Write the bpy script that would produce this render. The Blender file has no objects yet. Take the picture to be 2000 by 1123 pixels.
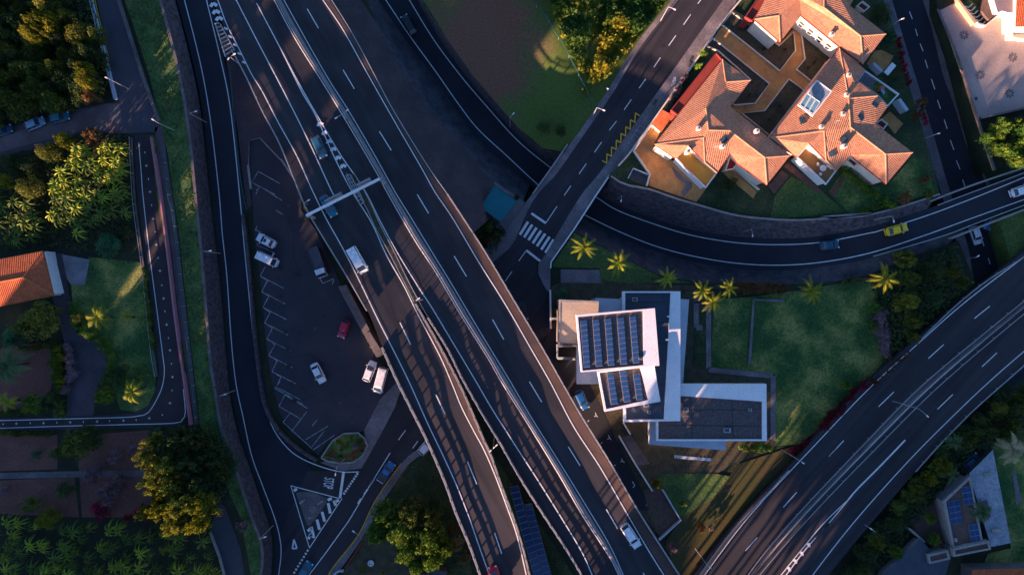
import bpy, bmesh, math, random
from mathutils import Vector, Matrix
from mathutils.geometry import tessellate_polygon
random.seed(7)
sc = bpy.context.scene
COL = sc.collection
# ---------------------------------------------------------------- camera, sky, sun
CAMH, FPX = 135.0, 1350.0
cam = bpy.data.cameras.new('camera'); camo = bpy.data.objects.new('camera', cam); COL.objects.link(camo)
camo.location = (0, 0, CAMH); cam.sensor_width = 36; cam.lens = 36*FPX/2000; cam.clip_end = 8000; cam.clip_start = 1
sc.camera = camo
EL = 11.5
w = bpy.data.worlds.new("World"); sc.world = w; w.use_nodes = True
nt = w.node_tree; bg = nt.nodes['Background']
sky = nt.nodes.new('ShaderNodeTexSky'); sky.sky_type = 'NISHITA'; sky.sun_disc = False
sky.sun_elevation = math.radians(EL); sky.sun_rotation = math.radians(216.87); sky.ozone_density = 3.0
tn = nt.nodes.new('ShaderNodeMix'); tn.data_type = 'RGBA'; tn.blend_type = 'MULTIPLY'; tn.inputs['Factor'].default_value = 1; tn.inputs['B'].default_value = (.82, .95, 1.18, 1)
nt.links.new(sky.outputs[0], tn.inputs['A']); nt.links.new(tn.outputs['Result'], bg.inputs[0]); bg.inputs[1].default_value = 0.060
sun = bpy.data.lights.new('sun', 'SUN'); suno = bpy.data.objects.new('sun', sun); COL.objects.link(suno)
sun.energy = 5.0; sun.angle = math.radians(0.5); sun.color = (1.0, 0.60, 0.42)
ce, se = math.cos(math.radians(EL)), math.sin(math.radians(EL))
suno.rotation_euler = Vector((0.6*ce, 0.8*ce, -se)).to_track_quat('-Z', 'Y').to_euler()
sc.view_settings.view_transform = 'Standard'; sc.view_settings.look = 'None'; sc.view_settings.gamma = 1
sc.view_settings.exposure = 1.95
# ---------------------------------------------------------------- helpers
def zv(z, x, y): return z(x, y) if callable(z) else z
def P(x, y, z=0.0):
    zz = zv(z, x, y); s = (CAMH-zz)/FPX
    return Vector(((x-1000)*s, (561.5-y)*s, zz))
def q(ox, oy, s, pts): return [(ox+a/s, oy+b/s) for a, b in pts]
def crom(pts, step=8.0):
    if len(pts) < 3: 
        return resamp(pts, step)
    p = [Vector((a[0], a[1])) for a in pts]
    p = [2*p[0]-p[1]]+p+[2*p[-1]-p[-2]]
    out = []
    for i in range(1, len(p)-2):
        a, b, c, d = p[i-1], p[i], p[i+1], p[i+2]
        n = max(1, int((c-b).length/step))
        for k in range(n):
            t = k/n
            out.append(0.5*((2*b)+(c-a)*t+(2*a-5*b+4*c-d)*t*t+(3*b-a-3*c+d)*t**3))
    out.append(p[-2])
    return [(v.x, v.y) for v in out]
def resamp(pts, step=None, n=None):
    p = [Vector(a[:2]) for a in pts]; L = [0]
    for i in range(1, len(p)): L.append(L[-1]+(p[i]-p[i-1]).length)
    if n is None: n = max(1, int(round(L[-1]/step)))
    out = []; j = 0
    for k in range(n+1):
        s = L[-1]*k/n
        while j < len(p)-2 and L[j+1] < s: j += 1
        t = (s-L[j])/max(1e-9, L[j+1]-L[j]); v = p[j].lerp(p[j+1], min(1, max(0, t))); out.append((v.x, v.y))
    return out
def ext(pts, d0=60, d1=None):
    d1 = d0 if d1 is None else d1
    a, b = Vector(pts[0]), Vector(pts[1]); c, d = Vector(pts[-1]), Vector(pts[-2]); r = list(pts)
    if d0: v = a+(a-b).normalized()*d0; r = [(v.x, v.y)]+r
    if d1: v = c+(c-d).normalized()*d1; r = r+[(v.x, v.y)]
    return r
def off(pts, d):
    o = []
    for i in range(len(pts)):
        a = Vector(pts[max(0, i-1)][:2]); b = Vector(pts[min(len(pts)-1, i+1)][:2]); t = (b-a).normalized()
        o.append((pts[i][0]-t.y*d, pts[i][1]+t.x*d))
    return o
class MB:
    def __init__(s): s.v = []; s.f = []; s.uv = None
    def quad(s, a, b, c, d): n = len(s.v); s.v += [a, b, c, d]; s.f.append((n, n+1, n+2, n+3)); return s
    def face(s, pts): n = len(s.v); s.v += list(pts); s.f.append(tuple(range(n, n+len(pts)))); return s
    def poly(s, pts):
        n = len(s.v); s.v += pts
        for t in tessellate_polygon([[Vector(p) for p in pts]]):
            a, b, c = [pts[i] for i in t]
            nz = (b[0]-a[0])*(c[1]-a[1])-(b[1]-a[1])*(c[0]-a[0])
            s.f.append(tuple(n+i for i in (t if nz > 0 else t[::-1])))
        return s
    def prism(s, pts, zb, top=True):
        if top: s.poly(pts)
        for i in range(len(pts)):
            a, b = pts[i], pts[(i+1) % len(pts)]
            s.quad(Vector(a), Vector(b), Vector((b[0], b[1], zb)), Vector((a[0], a[1], zb)))
        return s
    def box(s, c, dim, M=None):
        n = len(s.v); hx, hy, hz = dim[0]/2, dim[1]/2, dim[2]/2
        vs = [Vector((c[0]+i*hx, c[1]+j*hy, c[2]+k*hz)) for k in (-1, 1) for j in (-1, 1) for i in (-1, 1)]
        if M: vs = [M @ v for v in vs]
        s.v += vs
        for f in ((0, 2, 3, 1), (4, 5, 7, 6), (0, 1, 5, 4), (2, 6, 7, 3), (0, 4, 6, 2), (1, 3, 7, 5)): s.f.append(tuple(n+i for i in f))
        return s
    def tube(s, pts, r, seg=6, cap=True):
        rs = r if isinstance(r, (list, tuple)) else [r]*len(pts)
        n0 = len(s.v); up = Vector((0, 0, 1))
        for i, p in enumerate(pts):
            t = (Vector(pts[min(len(pts)-1, i+1)])-Vector(pts[max(0, i-1)])).normalized()
            a = t.cross(up); a = Vector((1, 0, 0)) if a.length < 1e-3 else a.normalized(); b = t.cross(a)
            for k in range(seg):
                an = 2*math.pi*k/seg; s.v.append(Vector(p)+(a*math.cos(an)+b*math.sin(an))*rs[i])
        for i in range(len(pts)-1):
            for k in range(seg):
                k2 = (k+1) % seg; s.f.append((n0+i*seg+k, n0+i*seg+k2, n0+(i+1)*seg+k2, n0+(i+1)*seg+k))
        if cap:
            s.f.append(tuple(n0+k for k in range(seg))[::-1]); s.f.append(tuple(n0+(len(pts)-1)*seg+k for k in range(seg)))
        return s
    def beam(s, pts, w, h):          # box section following world points
        n0 = len(s.v)
        for i, p in enumerate(pts):
            t = Vector(pts[min(len(pts)-1, i+1)])-Vector(pts[max(0, i-1)]); t.z = 0; t.normalize(); nn = Vector((-t.y, t.x, 0))*(w/2)
            p = Vector(p); s.v += [p-nn, p+nn, p+nn+Vector((0, 0, h)), p-nn+Vector((0, 0, h))]
        for i in range(len(pts)-1):
            a = n0+4*i
            for k in range(4): k2 = (k+1) % 4; s.f.append((a+k, a+4+k, a+4+k2, a+k2))
        s.f.append((n0, n0+1, n0+2, n0+3)); e = n0+4*(len(pts)-1); s.f.append((e+3, e+2, e+1, e))
        return s
    def build(s, name, mat, parent=None, smooth=False):
        me = bpy.data.meshes.new(name); me.from_pydata([tuple(v) for v in s.v], [], s.f); me.update()
        if s.uv:
            ul = me.uv_layers.new(name='UV')
            for p in me.polygons:
                for li, vi in zip(p.loop_indices, p.vertices): ul.data[li].uv = s.uv[vi]
        if smooth:
            for p in me.polygons: p.use_smooth = True
        ms = mat if isinstance(mat, (list, tuple)) else [mat]
        for m in ms: me.materials.append(m)
        o = bpy.data.objects.new(name, me); COL.objects.link(o)
        if parent is not None: o.parent = parent; o.matrix_parent_inverse = parent.matrix_world.inverted() if parent.type == 'MESH' else parent.matrix_basis.inverted()
        return o
def tag(o, label=None, cat=None, group=None, kind=None):
    if label: o['label'] = label
    if cat: o['category'] = cat
    if group: o['group'] = group
    if kind: o['kind'] = kind
    return o
def thing(name, label, cat, loc=(0, 0, 0), rz=0, group=None):
    o = bpy.data.objects.new(name, None); COL.objects.link(o); o.location = loc; o.rotation_euler = (0, 0, rz); o.empty_display_size = .3
    return tag(o, label, cat, group)
def local(mb, name, mat, parent, smooth=False):      # mesh given in the parent's own coordinates
    me_o = mb.build(name, mat, None, smooth); me_o.parent = parent; return me_o
def link_copy(data_obj, parent, loc, rz=0, scale=None):
    c = data_obj.copy(); COL.objects.link(c); c.parent = parent; c.matrix_parent_inverse = Matrix(); c.location = loc; c.rotation_euler = (0, 0, rz)
    if scale: c.scale = scale
    return c
def copy_tree(o, parent=None):
    c = o.copy(); COL.objects.link(c); c.parent = parent
    for ch in list(o.children): copy_tree(ch, c)
    return c
# ---------------------------------------------------------------- materials
def mat(name, c1, c2=None, scale=1.0, rough=.85, bump=0, bscale=8, metal=0, c3=None, rand=0, detail=5, em=None, spec=.3, obj=False, lo=.35, hi=.65, var=.22, streak=None):
    m = bpy.data.materials.new(name); m.use_nodes = True; n = m.node_tree; b = n.nodes['Principled BSDF']
    b.inputs['Roughness'].default_value = rough; b.inputs['Metallic'].default_value = metal; b.inputs['Specular IOR Level'].default_value = spec
    if obj: co = n.nodes.new('ShaderNodeTexCoord').outputs['Object']
    else: co = n.nodes.new('ShaderNodeNewGeometry').outputs['Position']
    c4 = lambda c: (c[0], c[1], c[2], 1)
    if c2 is None: c2 = tuple(x*.82 for x in c1)
    t = n.nodes.new('ShaderNodeTexNoise'); t.inputs['Scale'].default_value = scale; t.inputs['Detail'].default_value = detail; t.inputs['Roughness'].default_value = .6
    n.links.new(co, t.inputs['Vector'])
    r = n.nodes.new('ShaderNodeValToRGB'); r.color_ramp.elements[0].position = lo; r.color_ramp.elements[1].position = hi
    r.color_ramp.elements[0].color = c4(c1); r.color_ramp.elements[1].color = c4(c2)
    if c3: e = r.color_ramp.elements.new((lo+hi)/2); e.color = c4(c3)
    n.links.new(t.outputs['Fac'], r.inputs['Fac']); col = r.outputs['Color']
    # fine second layer
    t2 = n.nodes.new('ShaderNodeTexNoise'); t2.inputs['Scale'].default_value = bscale; t2.inputs['Detail'].default_value = 3; n.links.new(co, t2.inputs['Vector'])
    mr = n.nodes.new('ShaderNodeMapRange'); mr.inputs['From Min'].default_value = .3; mr.inputs['From Max'].default_value = .7; mr.inputs['To Min'].default_value = 1-var; mr.inputs['To Max'].default_value = 1+var
    n.links.new(t2.outputs['Fac'], mr.inputs['Value'])
    mx = n.nodes.new('ShaderNodeMix'); mx.data_type = 'RGBA'; mx.blend_type = 'MULTIPLY'; mx.inputs['Factor'].default_value = 1
    n.links.new(col, mx.inputs['A']); n.links.new(mr.outputs[0], mx.inputs['B']); col = mx.outputs['Result']
    if streak is not None:      # tyre tracks and long worn streaks along the road
        for sc_, lo_, hi_, v0, v1 in (((.9, .012, 1), .35, .65, .80, 1.16), ((.16, .05, 1), .40, .62, .86, 1.1)):
            mp = n.nodes.new('ShaderNodeVectorRotate'); mp.rotation_type = 'Z_AXIS'; mp.inputs['Angle'].default_value = math.radians(streak); ms_ = n.nodes.new('ShaderNodeMapping'); ms_.inputs['Scale'].default_value = sc_
            n.links.new(co, mp.inputs['Vector']); n.links.new(mp.outputs[0], ms_.inputs['Vector']); t3 = n.nodes.new('ShaderNodeTexNoise'); t3.inputs['Scale'].default_value = 1; t3.inputs['Detail'].default_value = 4; n.links.new(ms_.outputs[0], t3.inputs['Vector'])
            m3 = n.nodes.new('ShaderNodeMapRange'); m3.inputs['From Min'].default_value = lo_; m3.inputs['From Max'].default_value = hi_; m3.inputs['To Min'].default_value = v0; m3.inputs['To Max'].default_value = v1; n.links.new(t3.outputs['Fac'], m3.inputs['Value'])
            x3 = n.nodes.new('ShaderNodeMix'); x3.data_type = 'RGBA'; x3.blend_type = 'MULTIPLY'; x3.inputs['Factor'].default_value = 1; n.links.new(col, x3.inputs['A']); n.links.new(m3.outputs[0], x3.inputs['B']); col = x3.outputs['Result']
    if rand:
        oi = n.nodes.new('ShaderNodeObjectInfo'); hs = n.nodes.new('ShaderNodeHueSaturation')
        a = n.nodes.new('ShaderNodeMapRange'); a.inputs['To Min'].default_value = 1-rand; a.inputs['To Max'].default_value = 1+rand
        h = n.nodes.new('ShaderNodeMapRange'); h.inputs['To Min'].default_value = .5-rand*.05; h.inputs['To Max'].default_value = .5+rand*.05
        ml = n.nodes.new('ShaderNodeMath'); ml.operation = 'MULTIPLY'; ml.inputs[1].default_value = 7.31; fr = n.nodes.new('ShaderNodeMath'); fr.operation = 'FRACT'
        n.links.new(oi.outputs['Random'], a.inputs['Value']); n.links.new(oi.outputs['Random'], ml.inputs[0]); n.links.new(ml.outputs[0], fr.inputs[0]); n.links.new(fr.outputs[0], h.inputs['Value'])
        n.links.new(a.outputs[0], hs.inputs['Value']); n.links.new(h.outputs[0], hs.inputs['Hue']); n.links.new(col, hs.inputs['Color']); col = hs.outputs['Color']
    n.links.new(col, b.inputs['Base Color'])
    if bump:
        bp = n.nodes.new('ShaderNodeBump'); bp.inputs['Strength'].default_value = bump; bp.inputs['Distance'].default_value = .1
        n.links.new(t2.outputs['Fac'], bp.inputs['Height']); n.links.new(bp.outputs[0], b.inputs['Normal'])
    return m
def leafmat(name, c1, c2, c3=None, scale=.45, rand=.25, trans=.25):
    m = mat(name, c1, c2, scale=scale, c3=c3, rough=.7, rand=rand, bscale=3.0, spec=.15)
    n = m.node_tree; b = n.nodes['Principled BSDF']; o = n.nodes['Material Output']
    tr = n.nodes.new('ShaderNodeBsdfTranslucent'); ms = n.nodes.new('ShaderNodeMixShader'); ms.inputs[0].default_value = trans
    lk = b.inputs['Base Color'].links[0].from_socket; n.links.new(lk, tr.inputs[0]); n.links.new(b.outputs[0], ms.inputs[1]); n.links.new(tr.outputs[0], ms.inputs[2]); n.links.new(ms.outputs[0], o.inputs[0])
    return m
M = {}
M['asphalt'] = mat('asphalt', (.034, .032, .039), (.048, .043, .050), scale=.09, rough=.9, bump=.15, bscale=25, lo=.3, hi=.7, streak=-29)
M['asphalt_e'] = mat('asphalt_east', (.034, .032, .039), (.048, .043, .050), scale=.09, rough=.9, bump=.15, bscale=25, lo=.3, hi=.7, streak=42)
M['asphalt_s'] = mat('asphalt_street', (.034, .032, .039), (.046, .042, .050), scale=.15, rough=.9, bump=.15, bscale=25, lo=.3, hi=.7, streak=34)
M['crack'] = mat('sealed_crack', (.020, .019, .022), rough=.6)
M['oil'] = mat('oil_stain', (.018, .017, .02), (.03, .028, .032), rough=.5)
M['asphalt_new'] = mat('asphalt_new', (.020, .022, .032), (.029, .030, .041), scale=.12, rough=.9, bscale=25)
M['asphalt_old'] = mat('asphalt_old', (.038, .035, .046), (.062, .050, .060), scale=.10, rough=.9, bump=.2, bscale=12, c3=(.042, .040, .052), detail=8)
M['shoulder'] = mat('shoulder_concrete', (.09, .06, .055), (.12, .075, .06), scale=.3, rough=.9)
M['paint'] = mat('road_paint', (.62, .62, .64), (.75, .75, .75), scale=1.5, rough=.7, lo=.2, hi=.6)
M['paint_worn'] = mat('worn_paint', (.14, .14, .15), (.42, .42, .44), scale=1.2, rough=.8, bscale=6, lo=.35, hi=.6)
M['yellow'] = mat('yellow_paint', (.85, .50, .03), (.7, .42, .03), scale=2)
M['concrete'] = mat('concrete', (.25, .23, .23), (.34, .30, .28), scale=.6, rough=.9, bump=.1, bscale=5)
M['concrete_dark'] = mat('dark_concrete', (.10, .085, .09), (.17, .145, .145), scale=.35, rough=.9, bump=.2, bscale=4)
M['pave'] = mat('paving', (.15, .12, .13), (.25, .21, .22), scale=.25, rough=.9, bump=.1, bscale=4, c3=(.17, .15, .16))
M['stone'] = mat('stone_wall', (.045, .036, .044), (.115, .095, .105), scale=1.3, rough=.95, bump=.8, bscale=2.2)
M['white'] = mat('white_render', (.80, .79, .80), (.70, .69, .70), scale=.35, rough=.6, lo=.4, hi=.8)
M['cream'] = mat('cream_wall', (.78, .68, .56), (.66, .56, .46), scale=.4)
M['ochre'] = mat('ochre_wall', (.62, .38, .22), (.50, .30, .18), scale=.3)
M['ochre_tile'] = mat('ochre_paving', (0.575, 0.3, 0.1), (0.4125, 0.2, 0.075), scale=.5, bump=.2, bscale=7)
M['steel'] = mat('galvanised_steel', (.48, .47, .47), (.36, .36, .37), scale=1, rough=.45, metal=.3)
M['frame'] = mat('panel_frame', (.22, .22, .23), rough=.5)
M['rail'] = mat('rail_steel', (.26, .25, .26), (.18, .17, .19), scale=1, rough=.5)
M['steel_dark'] = mat('dark_steel', (.07, .075, .08), (.05, .05, .05), scale=1, rough=.5)
M['green_metal'] = mat('green_metal', (.03, .14, .12), (.02, .10, .09), rough=.5)
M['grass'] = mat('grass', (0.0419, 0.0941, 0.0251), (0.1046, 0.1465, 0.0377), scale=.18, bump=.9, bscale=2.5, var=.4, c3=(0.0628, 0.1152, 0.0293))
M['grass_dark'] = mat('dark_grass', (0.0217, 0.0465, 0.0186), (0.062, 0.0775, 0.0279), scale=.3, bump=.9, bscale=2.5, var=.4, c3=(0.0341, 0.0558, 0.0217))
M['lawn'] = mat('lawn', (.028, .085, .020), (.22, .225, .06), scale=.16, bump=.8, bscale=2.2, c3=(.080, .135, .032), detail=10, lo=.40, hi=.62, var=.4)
M['drygrass'] = mat('dry_field', (.075, .115, .020), (.17, .075, .045), scale=.05, bump=.5, bscale=2.5, c3=(.11, .095, .035), detail=8, lo=.36, hi=.72)
M['soil'] = mat('red_soil', (0.1779, 0.0733, 0.0586), (0.1255, 0.0586, 0.046), scale=.5, bump=.6, bscale=3)
M['darksoil'] = mat('dark_soil', (0.0465, 0.0434, 0.0279), (0.0853, 0.0744, 0.0434), scale=.7, bump=.7, bscale=3)
M['forest'] = mat('forest_floor', (0.013, 0.0208, 0.0117), (0.0286, 0.0364, 0.0156), scale=.3, bump=.6, bscale=3)
M['purple'] = mat('bare_embankment', (.050, .036, .046), (.085, .055, .062), scale=.2, bump=.5, bscale=4, c3=(.06, .045, .05))
M['slope'] = mat('rubble_slope', (.030, .034, .048), (.075, .07, .08), scale=.5, bump=.9, bscale=2.5)
M['gravel'] = mat('roof_gravel', (.075, .06, .065), (.125, .10, .10), scale=2.2, bump=.9, bscale=3.2)
M['roofblue'] = mat('roof_membrane', (.045, .06, .085), (.06, .075, .10), scale=.4)
M['roofgrey'] = mat('grey_roof', (.20, .24, .29), (.30, .33, .37), scale=.25, bscale=2)
M['timber'] = mat('timber_deck', (.14, .085, .07), (.09, .06, .05), scale=1)
M['trim'] = mat('red_trim', (.28, .035, .03), (.20, .03, .028), scale=.6)
M['redpaint'] = mat('red_terrace', (.30, .05, .035), (.25, .045, .03), scale=.6)
M['glass'] = mat('window_glass', (.02, .045, .07), (.03, .06, .09), rough=.12, spec=.6)
M['glassblue'] = mat('pale_glass', (.12, .30, .36), (.16, .36, .42), rough=.15, spec=.6)
M['teal'] = mat('teal_roof', (.012, .13, .16), (.015, .15, .18), scale=.4, rough=.7)
M['bluewhite'] = mat('pale_blue_render', (.48, .54, .62), (.40, .47, .56), scale=.4)
M['tyre'] = mat('tyre_rubber', (.02, .02, .02), rough=.8)
M['rim'] = mat('wheel_rim', (.4, .4, .42), rough=.3, metal=.6)
M['lampglass'] = mat('headlight_glass', (.75, .75, .78), rough=.2)
M['tail'] = mat('tail_light', (.4, .02, .02), rough=.3)
M['bark'] = mat('bark', (.09, .06, .045), (.05, .035, .03), scale=3, bump=.5)
M['leaf'] = leafmat('leaf_green', (0.0418, 0.0883, 0.0232), (0.1743, 0.1977, 0.0326), c3=(0.0883, 0.128, 0.0279))
M['leafdark'] = leafmat('leaf_dark', (0.0279, 0.0651, 0.0279), (0.093, 0.1209, 0.0326))
M['leafsun'] = leafmat('leaf_olive_sunlit', (.09, .12, .02), (.34, .33, .05), c3=(.18, .20, .03))  # sunlight put into the leaf colour for trees standing in shade
M['leafyel'] = leafmat('leaf_yellow', (.09, .105, .012), (.27, .25, .02), c3=(.16, .165, .015))
M['leaftub'] = leafmat('leaf_bright', (0.0419, 0.1255, 0.0209), (0.2302, 0.293, 0.0293), c3=(0.0941, 0.1779, 0.023), scale=.8)
M['leafteal'] = leafmat('leaf_teal', (0.0279, 0.1046, 0.0512), (0.0582, 0.1977, 0.093))
M['leafolive'] = leafmat('leaf_olive', (.050, .080, .018), (.22, .22, .03), c3=(.11, .13, .022))
M['leafrust'] = leafmat('leaf_rust', (0.24, 0.1125, 0.045), (0.15, 0.09, 0.0375))
M['leafred'] = leafmat('leaf_red', (.34, .02, .05), (.17, .02, .035))
M['leafpink'] = leafmat('twig_pink', (0.3023, 0.186, 0.1977), (0.1977, 0.128, 0.1395), trans=.1)
M['leafpale'] = leafmat('leaf_pale', (.35, .26, .14), (.16, .13, .05))
M['palm'] = leafmat('palm_frond', (.16, .21, .016), (.32, .32, .022), scale=.8)
M['palmdark'] = leafmat('palm_frond_dark', (0.0524, 0.1046, 0.0419), (0.1046, 0.1569, 0.0628), scale=.8)
M['palmpale'] = leafmat('palm_frond_pale', (0.216, 0.2025, 0.0945), (0.405, 0.351, 0.216), scale=.8)
M['banana'] = leafmat('banana_leaf', (.05, .11, .022), (.20, .25, .05), scale=.9)
M['bananayel'] = leafmat('banana_leaf_sun', (0.1507, 0.2511, 0.0301), (0.4269, 0.452, 0.0502), scale=.9)
def paintmat(name, c): return mat(name, c, tuple(x*.93 for x in c), rough=.28, spec=.5, bscale=2, obj=True)
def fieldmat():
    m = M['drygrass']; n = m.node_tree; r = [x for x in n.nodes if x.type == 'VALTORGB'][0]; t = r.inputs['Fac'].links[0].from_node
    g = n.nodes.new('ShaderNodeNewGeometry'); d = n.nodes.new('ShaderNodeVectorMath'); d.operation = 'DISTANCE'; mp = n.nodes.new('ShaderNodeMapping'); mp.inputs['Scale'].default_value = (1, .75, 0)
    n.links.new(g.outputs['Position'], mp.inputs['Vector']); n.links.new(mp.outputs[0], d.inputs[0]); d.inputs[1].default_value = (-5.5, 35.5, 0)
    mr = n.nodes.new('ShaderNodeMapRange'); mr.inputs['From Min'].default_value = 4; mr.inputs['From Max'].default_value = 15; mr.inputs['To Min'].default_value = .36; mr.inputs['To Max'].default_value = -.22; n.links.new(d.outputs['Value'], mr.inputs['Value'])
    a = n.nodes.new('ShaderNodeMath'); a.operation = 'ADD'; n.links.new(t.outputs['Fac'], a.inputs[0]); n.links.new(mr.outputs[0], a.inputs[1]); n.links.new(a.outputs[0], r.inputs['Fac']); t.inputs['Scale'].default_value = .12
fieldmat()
def panelmat():
    m = mat('solar_panel', (.014, .050, .15), (.018, .062, .18), rough=.22, spec=.5); return m
M['panel'] = panelmat()
def tilemat(name, c1, c2):
    m = mat(name, c1, c2, scale=.5, rough=.85, bscale=2.5); n = m.node_tree; b = n.nodes['Principled BSDF']
    tc = n.nodes.new('ShaderNodeTexCoord'); sx = n.nodes.new('ShaderNodeSeparateXYZ'); n.links.new(tc.outputs['UV'], sx.inputs[0])
    def ch(op, a, v):
        k = n.nodes.new('ShaderNodeMath'); k.operation = op
        for i, z in enumerate((a, v)):
            if z is None: continue
            if isinstance(z, (int, float)): k.inputs[i].default_value = z
            else: n.links.new(z, k.inputs[i])
        return k.outputs[0]
    s1 = ch('SINE', ch('MULTIPLY', sx.outputs[0], 2*math.pi/.34), None)
    s2 = ch('FRACT', ch('MULTIPLY', sx.outputs[1], 1/.42), None)
    hgt = ch('ADD', ch('MULTIPLY', s1, .5), ch('MULTIPLY', s2, .35))
    bp = n.nodes.new('ShaderNodeBump'); bp.inputs['Strength'].default_value = 1; bp.inputs['Distance'].default_value = .045
    n.links.new(hgt, bp.inputs['Height']); n.links.new(bp.outputs[0], b.inputs['Normal'])
    col = b.inputs['Base Color'].links[0].from_socket
    mr = n.nodes.new('ShaderNodeMapRange'); mr.inputs['From Min'].default_value = -1; mr.inputs['To Min'].default_value = .86; mr.inputs['To Max'].default_value = 1.06; n.links.new(s1, mr.inputs['Value'])
    mx = n.nodes.new('ShaderNodeMix'); mx.data_type = 'RGBA'; mx.blend_type = 'MULTIPLY'; mx.inputs['Factor'].default_value = 1
    n.links.new(col, mx.inputs['A']); n.links.new(mr.outputs[0], mx.inputs['B']); n.links.new(mx.outputs['Result'], b.inputs['Base Color'])
    return m
M['tile'] = tilemat('orange_roof_tile', (.58, .265, .150), (.48, .215, .12))
M['tilered'] = tilemat('red_roof_tile', (.52, .13, .045), (.40, .09, .035))
# ---------------------------------------------------------------- px-space builders
def ribbon(name, A, B, z, m, parent=None, skirt=0, cross=6, zB=None, label=None, cat=None, kind='structure', step=20, group=None):
    A = crom(A, 6); B = crom(B, 6); n = max(2, int(max(len(A), len(B))*6/step)); A = resamp(A, n=n); B = resamp(B, n=n)
    mb = MB(); rows = []
    for i in range(n+1):
        row = []
        for j in range(cross+1):
            t = j/cross; x = A[i][0]*(1-t)+B[i][0]*t; y = A[i][1]*(1-t)+B[i][1]*t
            za = zv(z, x, y); zz = za if zB is None else (zv(z, *A[i])*(1-t)+zv(zB, *B[i])*t)
            if zB is None: row.append(P(x, y, zz))
            else: row.append(P(A[i][0], A[i][1], zv(z, *A[i])).lerp(P(B[i][0], B[i][1], zv(zB, *B[i])), t))
        rows.append(row)
    n0 = len(mb.v)
    for r in rows: mb.v += r
    c = cross+1
    for i in range(n):
        for j in range(cross):
            f = (n0+i*c+j, n0+i*c+j+1, n0+(i+1)*c+j+1, n0+(i+1)*c+j)
            a, b_, d = mb.v[f[0]], mb.v[f[1]], mb.v[f[2]]
            if (b_-a).cross(d-a).z < 0: f = f[::-1]
            mb.f.append(f)
    if skirt:
        for col in (0, cross):
            for i in range(n):
                a, b_ = rows[i][col], rows[i+1][col]
                za = skirt(a) if callable(skirt) else a.z-skirt; zb = skirt(b_) if callable(skirt) else b_.z-skirt
                mb.quad(a, b_, Vector((b_.x, b_.y, zb)), Vector((a.x, a.y, za)))
        mb.quad(*[Vector((p.x, p.y, p.z-.0)) for p in (rows[0][0], rows[0][-1])], Vector((rows[0][-1].x, rows[0][-1].y, rows[0][-1].z-1)), Vector((rows[0][0].x, rows[0][0].y, rows[0][0].z-1)))
    o = mb.build(name, m, parent)
    if parent is None: tag(o, label, cat, group, kind)
    return o
def sheet(name, pts, z, m, parent=None, label=None, cat=None, kind='structure', zb=None, smooth=False, group=None):
    if smooth: pts = crom(list(pts)+[pts[0]], 8)[:-1]
    W = [P(x, y, z) for x, y in pts]; mb = MB()
    if zb is None: mb.poly(W)
    else: mb.prism(W, zb)
    o = mb.build(name, m, parent)
    if parent is None: tag(o, label, cat, group, kind)
    return o
def strokes(name, lines, z, wd, m, parent, dz=.05, smooth=True):
    mb = MB(); LL = []
    for L in lines:
        ww = wd
        if len(L) and not isinstance(L[0], tuple): ww, L = L
        L = list(L)
        if smooth or len(L) < 3: LL.append((ww, L, 0))
        else:
            for i in range(len(L)-1): LL.append((ww, [L[i], L[i+1]], .004*(i % 2)))
    for ww, L, ez in LL:
        p = crom(L, 8) if (smooth and len(L) > 2) else (resamp(L, 14) if len(L) == 2 else list(L))
        W = [P(x, y, zv(z, x, y)+dz+ez) for x, y in p]; n0 = len(mb.v)
        for i in range(len(W)):
            t = W[min(len(W)-1, i+1)]-W[max(0, i-1)]; t.z = 0; t.normalize(); nn = Vector((-t.y, t.x, 0))*(ww/2); mb.v += [W[i]-nn, W[i]+nn]
        for i in range(len(W)-1): mb.f.append((n0+2*i, n0+2*i+2, n0+2*i+3, n0+2*i+1))
    return mb.build(name, m, parent)
def W(line, z, dz=0, step=20, smooth=True):
    p = resamp(crom(line, 6), step) if smooth else line
    return [P(x, y, zv(z, x, y)+dz) for x, y in p]
def equi(pts, d):
    L = [0]
    for i in range(1, len(pts)): L.append(L[-1]+(pts[i]-pts[i-1]).length)
    out = []; s = d/2; j = 0
    while s < L[-1]:
        while L[j+1] < s: j += 1
        t = (s-L[j])/(L[j+1]-L[j]); tn = pts[j+1]-pts[j]; out.append((pts[j].lerp(pts[j+1], t), math.atan2(tn.y, tn.x))); s += d
    return out
def barrier(name, line, z, label, cat, base=(0.4, .5), rails=((.75, .08), (1.05, .08)), post=(.12, .16, 1.1), gap=2.5, mb_=None, mr=None, mp=None, group=None, smooth=True, endz=0):
    pts = W(line, z, 0, smooth=smooth); t = thing(name, label, cat, pts[0], 0, group)
    if base: MB().beam([p+Vector((0, 0, -.3)) for p in pts], base[0], base[1]+.3).build('concrete_base', mb_ or M['concrete'], t)
    for h, s in rails: MB().beam([p+Vector((0, 0, h-s/2)) for p in pts], s, s*1.6).build('rail', mr or M['steel'], t)
    if post:
        L = sum((pts[i+1]-pts[i]).length for i in range(len(pts)-1)); g = max(gap, L/98)
        first = None
        for p, a in equi(pts, g):
            if first is None:
                first = local(MB().box((0, 0, post[2]/2), post), 'post', mp or M['concrete'], t); first.location = p-t.location; first.rotation_euler = (0, 0, a)
            else: link_copy(first, t, p-t.location, a)
    return t
def wall(name, line, z, h, th, m, label, cat='wall', group=None, smooth=False, coping=None, down=0):
    pts = W(line, z, 0, smooth=smooth); t = thing(name, label, cat, pts[0], 0, group)
    MB().beam([p-Vector((0, 0, down)) for p in pts], th, h+down).build('wall', m, t)
    if coping: MB().beam([p+Vector((0, 0, h)) for p in pts], th+.12, .08).build('coping', coping, t)
    return t
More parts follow.
